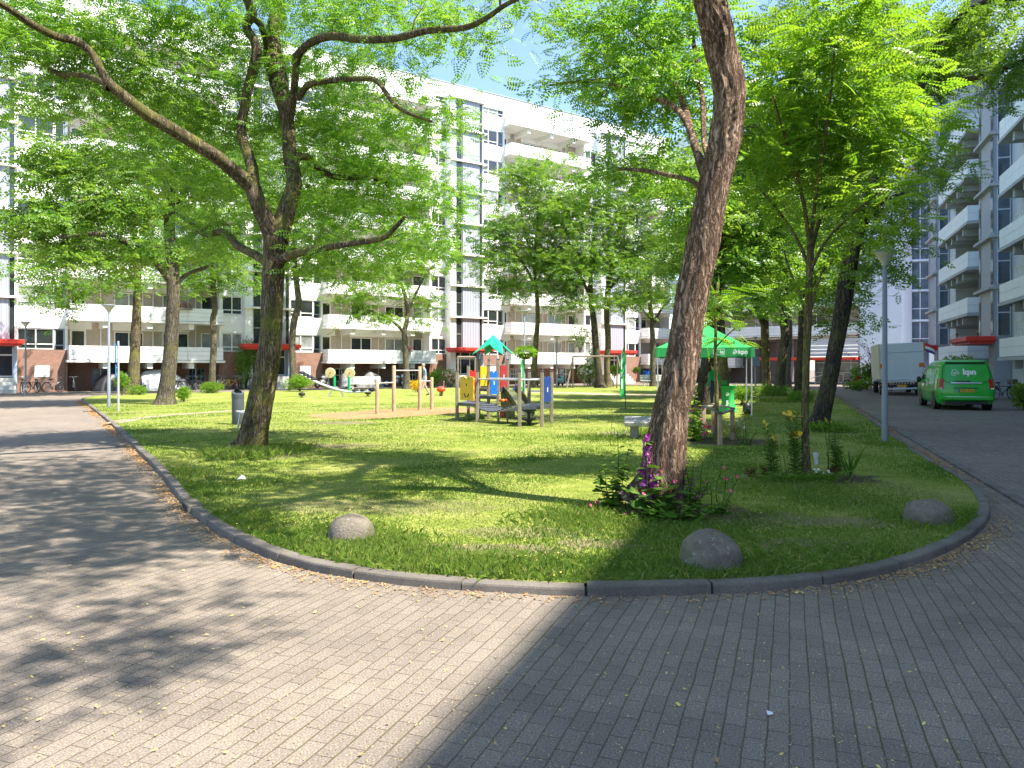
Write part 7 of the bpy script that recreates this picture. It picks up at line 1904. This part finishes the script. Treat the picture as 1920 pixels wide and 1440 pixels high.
# ================================================================== plants
def shrub(name, label, px, Y, w, h, n, leaf=(.10, .05), mat='shrub_leaf', seed=1, flowers=None, z0=LZ, cat='shrub', group=None, tint=.5, lobes=6, x=None):
    g = np.random.default_rng(seed); X = gx(px, Y) if x is None else x
    t = thing(name, label, cat, (X, Y, z0), 0, group)
    C, D = [], []
    for k in range(lobes):
        a = g.uniform(0, 6.28); q = math.sqrt(g.random()) * .55
        c = (q * math.cos(a) * w / 2, q * math.sin(a) * w / 2, h * g.uniform(.3, .72)); r = (w * g.uniform(.22, .36), w * g.uniform(.22, .36), h * g.uniform(.22, .34))
        p, d = ball_cloud(n // lobes, c, r, seed * 50 + k, .7); p[:, 2] = np.maximum(p[:, 2], .03); C.append(p); D.append(d)
    C, D = np.vstack(C), np.vstack(D)
    leaf_mesh('foliage', mat, t, C, D, g.uniform(.6, 1.3, len(C)), leaf_single(*leaf), seed, tint, .9)
    m = MB()
    for k in range(7):
        e = C[g.integers(len(C))]; m.tube(catmull([(g.normal(0, w * .05), g.normal(0, w * .05), -.05), (e[0] * .4, e[1] * .4, e[2] * .5), tuple(e)], 3), np.linspace(.012 + .006 * h, .004, 7), 5)
    m.build('stem', 'bark_grey', t)
    if flowers:
        fm, nf, s = flowers; i = g.choice(len(C), nf); rosette('flower', fm, t, C[i] + (D[i] / (np.linalg.norm(D[i], axis=1)[:, None] + 1e-6)) * .06, D[i], s, seed)
    return t
def rosette(name, mat, parent, C, D, s, seed, petals=5, layers=1):
    g = np.random.default_rng(seed); V = []
    C = np.asarray(C); D = np.asarray(D); d = D / (np.linalg.norm(D, axis=1)[:, None] + 1e-9)
    u = np.cross(d, [.3, .9, .2]); u /= np.linalg.norm(u, axis=1)[:, None] + 1e-9; v = np.cross(d, u); ti = []
    for lay in range(layers):
        for k in range(petals):
            a = 2 * math.pi * (k + .5 * lay) / petals + .3; sc = s * (1 - .35 * lay)
            e = u * math.cos(a) + v * math.sin(a); f = -u * math.sin(a) + v * math.cos(a); k_ = g.uniform(.8, 1.2, (len(C), 1))
            V.append(np.stack([C + d * .003 * lay, C + (e * .6 + f * .42 + d * (.12 + .3 * lay)) * sc * k_, C + (e + d * (.18 + .4 * lay)) * sc * k_, C + (e * .6 - f * .42 + d * (.12 + .3 * lay)) * sc * k_], 1)); ti.append(g.random(len(C)))
    V = np.concatenate(V).reshape(-1, 3); ti = np.repeat(np.concatenate(ti), 4)
    return np_mesh(name, V, np.arange(len(V)).reshape(-1, 4), mat, parent, tint=ti)
def lobed(L, w):
    """broad lobed leaf as a fan of quads"""
    return np.array([(0, 0, 0), (L * .25, -w * .5, .04 * L), (L * .55, -w * .35, .0), (L * .55, 0, .05 * L),
                     (0, 0, 0), (L * .55, 0, .05 * L), (L * .55, w * .35, .0), (L * .25, w * .5, .04 * L),
                     (L * .55, 0, .05 * L), (L * .55, -w * .35, 0), (L * .85, -w * .22, -.10 * L), (L, 0, -.12 * L),
                     (L * .55, 0, .05 * L), (L, 0, -.12 * L), (L * .85, w * .22, -.10 * L), (L * .55, w * .35, 0)])
def stem_plant(name, label, px, py, stems, leaf, nleaf, mat='shrub_leaf', tint=.45, flowers=None, seed=1, cat='plant', group=None, z=LZ, low=.0, stemr=.006, up=.1, lob=False, taper=.55):
    """stems: (dx m, dy m, height); leaves spiral up each stem"""
    g = np.random.default_rng(seed); X, Y = G(px, py); t = thing(name, label, cat, (X, Y, z), 0, group)
    m = MB(); C, D, S, FC, FD = [], [], [], [], []
    for (dx, dy, h) in stems:
        b0 = np.array([dx * .25 + g.normal(0, .02), dy * .25 + g.normal(0, .02), -.03]); e = np.array([dx, dy, h]); c = catmull([b0, b0 + (e - b0) * .5 + [g.normal(0, .02), g.normal(0, .02), h * .05], e], 6)
        m.tube(c, np.linspace(stemr, stemr * .5, len(c)), 5)
        for k in range(nleaf):
            u = low + (1 - low) * (k + g.random()) / nleaf; p = c[min(int(u * (len(c) - 1)), len(c) - 1)] + (c[min(int(u * (len(c) - 1)) + 1, len(c) - 1)] - c[min(int(u * (len(c) - 1)), len(c) - 1)]) * ((u * (len(c) - 1)) % 1)
            a = k * 2.4 + g.normal(0, .3); C.append(p); D.append((math.cos(a), math.sin(a), up)); S.append((1 - taper * u) * g.uniform(.75, 1.2))
        if flowers and len(flowers) > 4 and flowers[4]:          # spike of flowers
            for k in range(flowers[1]):
                u = flowers[5] + (1.0 - flowers[5]) * (k + g.random() * .5) / flowers[1]; p = c[0] + (e - c[0]) * u; a = g.uniform(math.pi, 2 * math.pi); FC.append(p + np.array([math.cos(a), math.sin(a), 0]) * .025); FD.append((math.cos(a), math.sin(a), .25))
        elif flowers:
            for k in range(flowers[1]): FC.append(e + g.normal(0, flowers[3], 3)); FD.append((g.normal(0, .6), -abs(g.normal(.4, .4)), .6))
    m.build('stem', 'bark_young' if stemr > .008 else 'shrub_leaf', t)
    leaf_mesh('foliage', mat, t, C, D, S, lobed(*leaf) if lob else leaf_single(*leaf), seed, tint, .35)
    if flowers: rosette('flower', flowers[0], t, FC, FD, flowers[2], seed, layers=2)
    return t

# bed round the nearest tree
stem_plant('hollyhock', 'purple hollyhock spike leaning on the left side of the nearest trunk', 1214, 978, [(.0, .05, .84), (-.06, .02, .5), (.08, -.02, .42)], (.20, .19), 9, flowers=('petal_purple', 20, .036, .02, True, .42), seed=2, lob=True, stemr=.009, group=None)
stem_plant('hollyhock', 'leafy hollyhock with broad green leaves in front of the nearest trunk', 1231, 984, [(.0, -.02, .34), (.14, -.05, .28), (-.12, -.05, .26), (.05, .02, .46), (.2, .0, .38), (-.2, 0, .3)], (.26, .26), 8, flowers=('petal_pink', 1, .028, .02), seed=3, lob=True, tint=.35)
stem_plant('mallow_plant', 'tall leafy mallow going yellow at its base, left of the nearest trunk', 1152, 968, [(.03, 0, .86), (-.10, .03, .52), (.10, -.02, .5), (-.02, -.06, .40), (-.18, 0, .36), (.16, .04, .66)], (.17, .15), 22, tint=.5, seed=4, lob=True)
stem_plant('catmint_plant', 'dark bushy catmint with small mauve flowers right of the nearest trunk', 1292, 972, [(.05, .0, .52), (.14, .03, .46), (-.06, 0, .44), (.2, -.03, .33), (-.1, -.05, .3), (.02, -.08, .38), (.1, -.1, .28), (-.04, .05, .58)], (.09, .055), 46, 'leaf_dark', .3, ('petal_purple', 5, .013, .03, True, .6), 5)
stem_plant('mallow_plant', 'loose straggling mallow at the right edge of the nearest flower bed', 1345, 975, [(.05, 0, .48), (.22, .02, .36), (-.08, 0, .35), (.15, -.05, .25), (.1, .03, .4)], (.13, .12), 8, 'leaf_dark', .5, ('petal_pink', 1, .02, .02), 6, lob=True)
stem_plant('primrose_clump', 'low clump with two bright pink flowers at the left end of the nearest bed', 1120, 968, [(0, 0, .10), (.07, .0, .08), (-.06, -.02, .07)], (.10, .06), 7, tint=.4, flowers=('petal_pink', 1, .028, .012), seed=7)
stem_plant('primrose_clump', 'low dark clump with crimson flowers under the front of the nearest trunk', 1190, 990, [(0, 0, .10), (.09, .0, .08), (-.08, -.02, .07), (.2, .03, .09), (-.2, .02, .1)], (.11, .06), 8, 'leaf_dark', .5, flowers=('petal_maroon', 1, .024, .012), seed=8)
stem_plant('geranium_clump', 'dense low dark leafy ground plants between catmint and trunk', 1270, 990, [(g_ * .11 - .3, (g_ % 3) * .06 - .08, .16 + .05 * (g_ % 2)) for g_ in range(8)], (.15, .14), 12, 'leaf_dark', .45, seed=9, lob=True)
# lily bed round the young tree
stem_plant('yellow_lily', 'tall yellow lilies in bloom left of the young tree', 1499, 905, [(-.16, .02, .86), (-.02, .06, .90), (-.08, 0, .62)], (.13, .030), 90, flowers=('petal_yellow', 4, .045, .05), seed=11, low=.08, up=.5, taper=.3, tint=.3)
stem_plant('yellow_lily', 'leaning yellow lily at the left end of the lily bed', 1452, 902, [(-.10, .03, .72), (-.03, 0, .5)], (.13, .030), 80, flowers=('petal_yellow', 3, .032, .03), seed=12, low=.1, up=.5, taper=.3, tint=.3)
stem_plant('yellow_lily', 'lily with small unopened yellow buds right of the young tree', 1546, 900, [(.02, .1, .78), (.13, .14, .74)], (.06, .012), 6, flowers=('petal_yellow', 1, .03, .03), seed=13, low=.2, up=.6)
stem_plant('yellow_lily', 'spiky green lily stem without flowers right of the young tree', 1566, 898, [(.0, 0, .60), (-.05, .06, .5), (.06, .03, .4)], (.13, .028), 80, seed=14, low=.05, up=.4, taper=.3, tint=.25)
stem_plant('iris_leaves', 'upright sword shaped iris leaves at the right of the lily bed', 1594, 905, [(0, 0, .05)], (.42, .045), 9, seed=15, up=2.2, taper=0, tint=.3)
stem_plant('grass_tuft', 'straw coloured tall grass stems between the lilies and the young tree', 1478, 904, [(-.2, .1, .75), (-.05, .05, .6), (-.12, -.02, .55), (.05, .04, .45), (.02, -.05, .3)], (.22, .012), 7, 'grass_blade', .9, seed=16, up=1.2, low=.0, stemr=.003)
stem_plant('bellis_clump', 'low white flowers beside the young tree foot', 1541, 906, [(0, 0, .12), (.08, .02, .10), (-.06, 0, .1), (.03, -.06, .08)], (.10, .035), 10, 'leaf_dark', .4, flowers=('petal_white', 3, .022, .03), seed=17)
for lab, px, py, sd in (('maroon leaved clump at the right of the lily bed', 1560, 901, 18), ('maroon leaved clump at the left of the lily bed', 1437, 898, 19), ('reddish small clump at the far left tip of the lily bed', 1408, 902, 20)):
    stem_plant('heuchera_clump', lab, px, py, [(0, 0, .14), (.08, .02, .12), (-.08, .01, .11), (.03, -.05, .10), (-.05, .06, .13)], (.075, .06), 14, 'petal_maroon', .4, seed=sd, group='maroon clumps in the lily bed')
stem_plant('ground_cover', 'dark green trailing plants along the front of the lily bed', 1510, 912, [(k * .13 - .75, (k % 3) * .09 - .12, .10 + .04 * (k % 2)) for k in range(12)], (.20, .035), 26, 'leaf_dark', .5, seed=21, up=.4)
X, Y = G(1524, 893); m = MB(); c_ = [(0, 0, .28), (.05, -.01, .30), (.09, .0, .27), (.07, .01, .20), (.08, -.01, .12), (.03, .01, .10), (.02, -.01, .19)]
m.add(c_ + [(a, b + .004, c) for a, b, c in c_], [(0, 1, 6), (1, 2, 3, 6), (6, 3, 4, 5), (7, 13, 8), (8, 13, 10, 9), (13, 12, 11, 10)]); tag(m.build('paper_scrap', 'tissue', loc=(X, Y, LZ)), 'white scrap of paper caught on the right side of the young tree', 'paper')
# bed round the staked sapling
stem_plant('mallow_plant', 'tall pale leafy mallow left of the wooden stakes', 1304, 832, [(0, 0, 1.05), (.06, .04, .8), (-.05, .02, .6), (.1, -.02, .45), (.16, 0, .3), (-.12, 0, .4), (.02, -.05, .7)], (.20, .18), 18, 'leaf_young', .35, ('petal_pink', 1, .045, .02), 22, lob=True)
stem_plant('rose_clump', 'bright red pink flowers in front of the wooden stakes', 1325, 829, [(0, 0, .22), (.1, .02, .28), (.18, .03, .32), (-.06, 0, .14)], (.09, .05), 9, tint=.4, flowers=('petal_pink', 3, .055, .035), seed=23)
stem_plant('grass_tuft', 'arching pale grass tuft right of the wooden stakes', 1370, 829, [(0, 0, .05), (.12, .02, .05), (-.1, .03, .05)], (.62, .02), 16, 'grass_blade', .8, seed=24, up=1.5, taper=0)
stem_plant('grass_tuft', 'tall feathery grass stems between the wooden stakes and the backpack', 1397, 834, [(.05, .1, .85), (.12, .05, .8), (-.05, 0, .7), (.18, 0, .72), (0, .06, .6)], (.16, .025), 6, 'grass_blade', .95, seed=25, up=1.6, low=.55, stemr=.004)
stem_plant('bellis_clump', 'clump of white flowers right of the wooden stakes', 1382, 826, [(0, 0, .3), (.07, .02, .26), (-.07, 0, .28), (.03, .04, .34)], (.10, .03), 8, tint=.5, flowers=('petal_white', 4, .035, .05), seed=26)
stem_plant('geranium_clump', 'dark green leafy clump at the right end of the sapling bed', 1398, 840, [(k * .09 - .2, (k % 2) * .08, .16 + .05 * (k % 3)) for k in range(6)], (.11, .08), 10, 'leaf_dark', .5, seed=27, lob=True)
stem_plant('seed_plant', 'brown seed head standing in rough grass beside the stone slab bench', 1147, 842, [(0, 0, .5), (.05, .03, .35), (-.08, 0, .28)], (.1, .03), 8, 'grass_blade', .6, seed=28, up=.8)
# shrubs
shrub('round_bush', 'bright green round bush at the foot of the crooked trunk behind the forked tree', 563, 50, 1.9, 1.25, 2600, (.13, .05), 'leaf_young', 1, tint=.3)
shrub('low_shrub', 'small bright shrub right of the grey barked trunk', 344, 34.5, .7, .75, 900, (.09, .05), 'leaf_young', 2, tint=.35)
shrub('low_shrub', 'dark low shrub round the foot of the thin kinked trunk', 398, 47, 1.6, .7, 1500, (.12, .06), 'leaf_dark', 3, tint=.7)
shrub('weed_clump', 'tall pale weeds left of the second trunk on the left lawn', 229, 43, .7, 1.3, 700, (.13, .07), 'leaf_young', 4, tint=.2)
shrub('weed_clump', 'weeds round the foot of the second trunk on the left lawn', 262, 44, 1.4, .6, 900, (.13, .05), 'leaf_far', 5, tint=.6)
shrub('tall_shrub', 'tall leafy shrub growing up the red brick wall beside the red bicycle', 461, 57.5, 1.7, 4.0, 3000, (.15, .07), 'leaf_far', 6, z0=0, lobes=11)
shrub('weed_clump', 'reddish tall weed left of the wall shrub', 434, 58.0, .7, 3.2, 500, (.13, .05), 'dead_leaf', 7, z0=0, tint=.1, flowers=('petal_yellow', 4, .1))
shrub('flower_bush', 'pink flowering bush by the middle stair tower', 846, 61, 1.7, 1.6, 1700, (.13, .06), 'leaf_far', 8, ('petal_pale', 170, .10), 0)
shrub('flower_bush', 'pale green bush left of the pink flowering bush', 814, 61.5, 1.2, 1.7, 1200, (.13, .06), 'leaf_young', 9, z0=0, tint=.2)
shrub('low_shrub', 'orange leaved shrub behind the walking man', 784, 49, .9, .8, 700, (.12, .06), 'petal_yellow', 10, tint=.0)
shrub('flower_bush', 'white flowering shrub behind the swing frame', 1105, 67, 2.2, 3.2, 2400, (.15, .08), 'leaf_far', 11, ('petal_white', 190, .13), 0)
shrub('tall_shrub', 'airy pale green shrub hanging over the white flowering shrub', 1088, 66, 3.4, 2.4, 1100, (.17, .07), 'leaf_young', 12, z0=3.0, lobes=9)
shrub('potted_bush', 'round pale bush in a pot left of the back entrance steps', 1152, 68, 1.0, 1.2, 1100, (.12, .06), 'leaf_young', 13, z0=.75, tint=.2)
shrub('potted_bush', 'small bush in a pot right of the back entrance steps', 1192, 68, .8, .6, 600, (.12, .06), 'leaf_far', 14, z0=1.1)
boulder('big brown boulder by the pair of close standing trunks', 1147, 730, 2.3, 1.0, 9, 1.2, Y=63.5, z=0)
Y = 67; t = thing('garden_chair', 'blue chair beside the back entrance steps', 'chair', (gx(1217, Y), Y, 0), rad(20))
m = MB(); m.bbox(-.4, .4, -.35, .35, .6, .68, .02); m.build('seat', 'chair_blue', t); m = MB(); m.bbox(-.4, .4, .3, .38, .68, 1.35, .02); m.build('backrest', 'chair_blue', t)
for sx in (-.35, .35):
    for sy in (-.3, .3):
        m = MB(); m.tube([(sx, sy, 0), (sx, sy, .6)], .03, 6); m.build('leg', 'zinc', t)
shrub('hedge_bush', 'broad leafy bush in a dark planter behind the green van', 1800, 38.0, 1.6, 1.5, 1800, (.16, .09), 'leaf_dark', 15, z0=1.0, tint=.8)
m = MB(); m.bbox(-.75, .75, -.3, .3, 0, 1.15, .03); tag(m.build('planter_box', 'planter_box', loc=(gx(1800, 38.0), 38.0, .01)), 'dark planter box behind the green van', 'planter')
shrub('hedge_bush', 'leafy bush at the right edge beyond the van', 1922, 29.0, 1.1, 1.0, 1400, (.12, .07), 'leaf_dark', 16, z0=0, tint=.9)
shrub('hedge_bush', 'dark green bush with a red flower left of the box truck', 1628, 55, 2.4, 2.1, 2200, (.17, .09), 'leaf_dark', 17, ('light_red', 12, .16), 0)
shrub('hedge_bush', 'lower dark bush in front of the one left of the box truck', 1612, 53, 1.8, .9, 1100, (.15, .07), 'leaf_dark', 18, z0=0)
Yb = 54; t = thing('bare_shrub', 'thin dark branched shrub rising left of the box truck', 'shrub', (gx(1640, Yb), Yb, 0)); m = MB(); g = np.random.default_rng(5); C, D = [], []
for k in range(9):
    e = np.array([g.normal(-.6, .9), g.normal(0, .4), g.uniform(2.6, 4.2)]); c = catmull([(0, 0, 0), (e[0] * .2, e[1] * .2, e[2] * .55), tuple(e)], 5); m.tube(c, np.linspace(.03, .008, len(c)), 5)
    for p in c[4:]:
        for q in range(5): C.append(p + g.normal(0, .14, 3)); D.append(g.normal(0, 1, 3))
m.build('stem', 'bark_dark', t); leaf_mesh('foliage', 'petal_maroon', t, C, D, np.full(len(C), 1.), leaf_single(.16, .09), 5, .1)
shrub('weed_clump', 'tall weeds round the pale bending trunk on the right lawn', 1452, 42, 2.4, .7, 1500, (.2, .03), 'leaf_far', 19, tint=.4)
shrub('weed_clump', 'weeds round the dark trunk behind the young tree', 1502, 34.5, 1.5, .6, 1100, (.16, .03), 'leaf_far', 20, tint=.4)
shrub('weed_clump', 'tall pale weeds behind the green cloth table', 1392, 32, 1.3, .8, 900, (.12, .05), 'leaf_young', 21, tint=.3)
shrub('weed_clump', 'low dark weeds at the foot of the dark leaning tree by the lamp', 1552, 18.6, 1.3, .25, 900, (.10, .05), 'leaf_dark', 22, tint=.8)
# litter
X, Y = G(453, 915); m = MB(); m.add([(-.06, -.02, .03), (.0, -.05, .05), (.06, 0, .035), (.03, .04, .07), (-.04, .03, .06), (0, 0, .10)], [(0, 1, 5), (1, 2, 5), (2, 3, 5), (3, 4, 5), (4, 0, 5)]); tag(m.build('crumpled_wrapper', 'tissue', loc=(X, Y, LZ + .02)), 'crumpled white wrapper lying on the lawn in front of the forked tree', 'litter')
X, Y = G(1443, 1341); m = MB(); m.add([(-.014, -.016, .004), (.012, -.018, .010), (.016, .012, .006), (-.010, .018, .012)], [(0, 1, 2, 3)]); tag(m.build('paper_scrap', 'tissue', loc=(X, Y, .004)), 'small pale paper scrap on the shaded paving', 'litter')
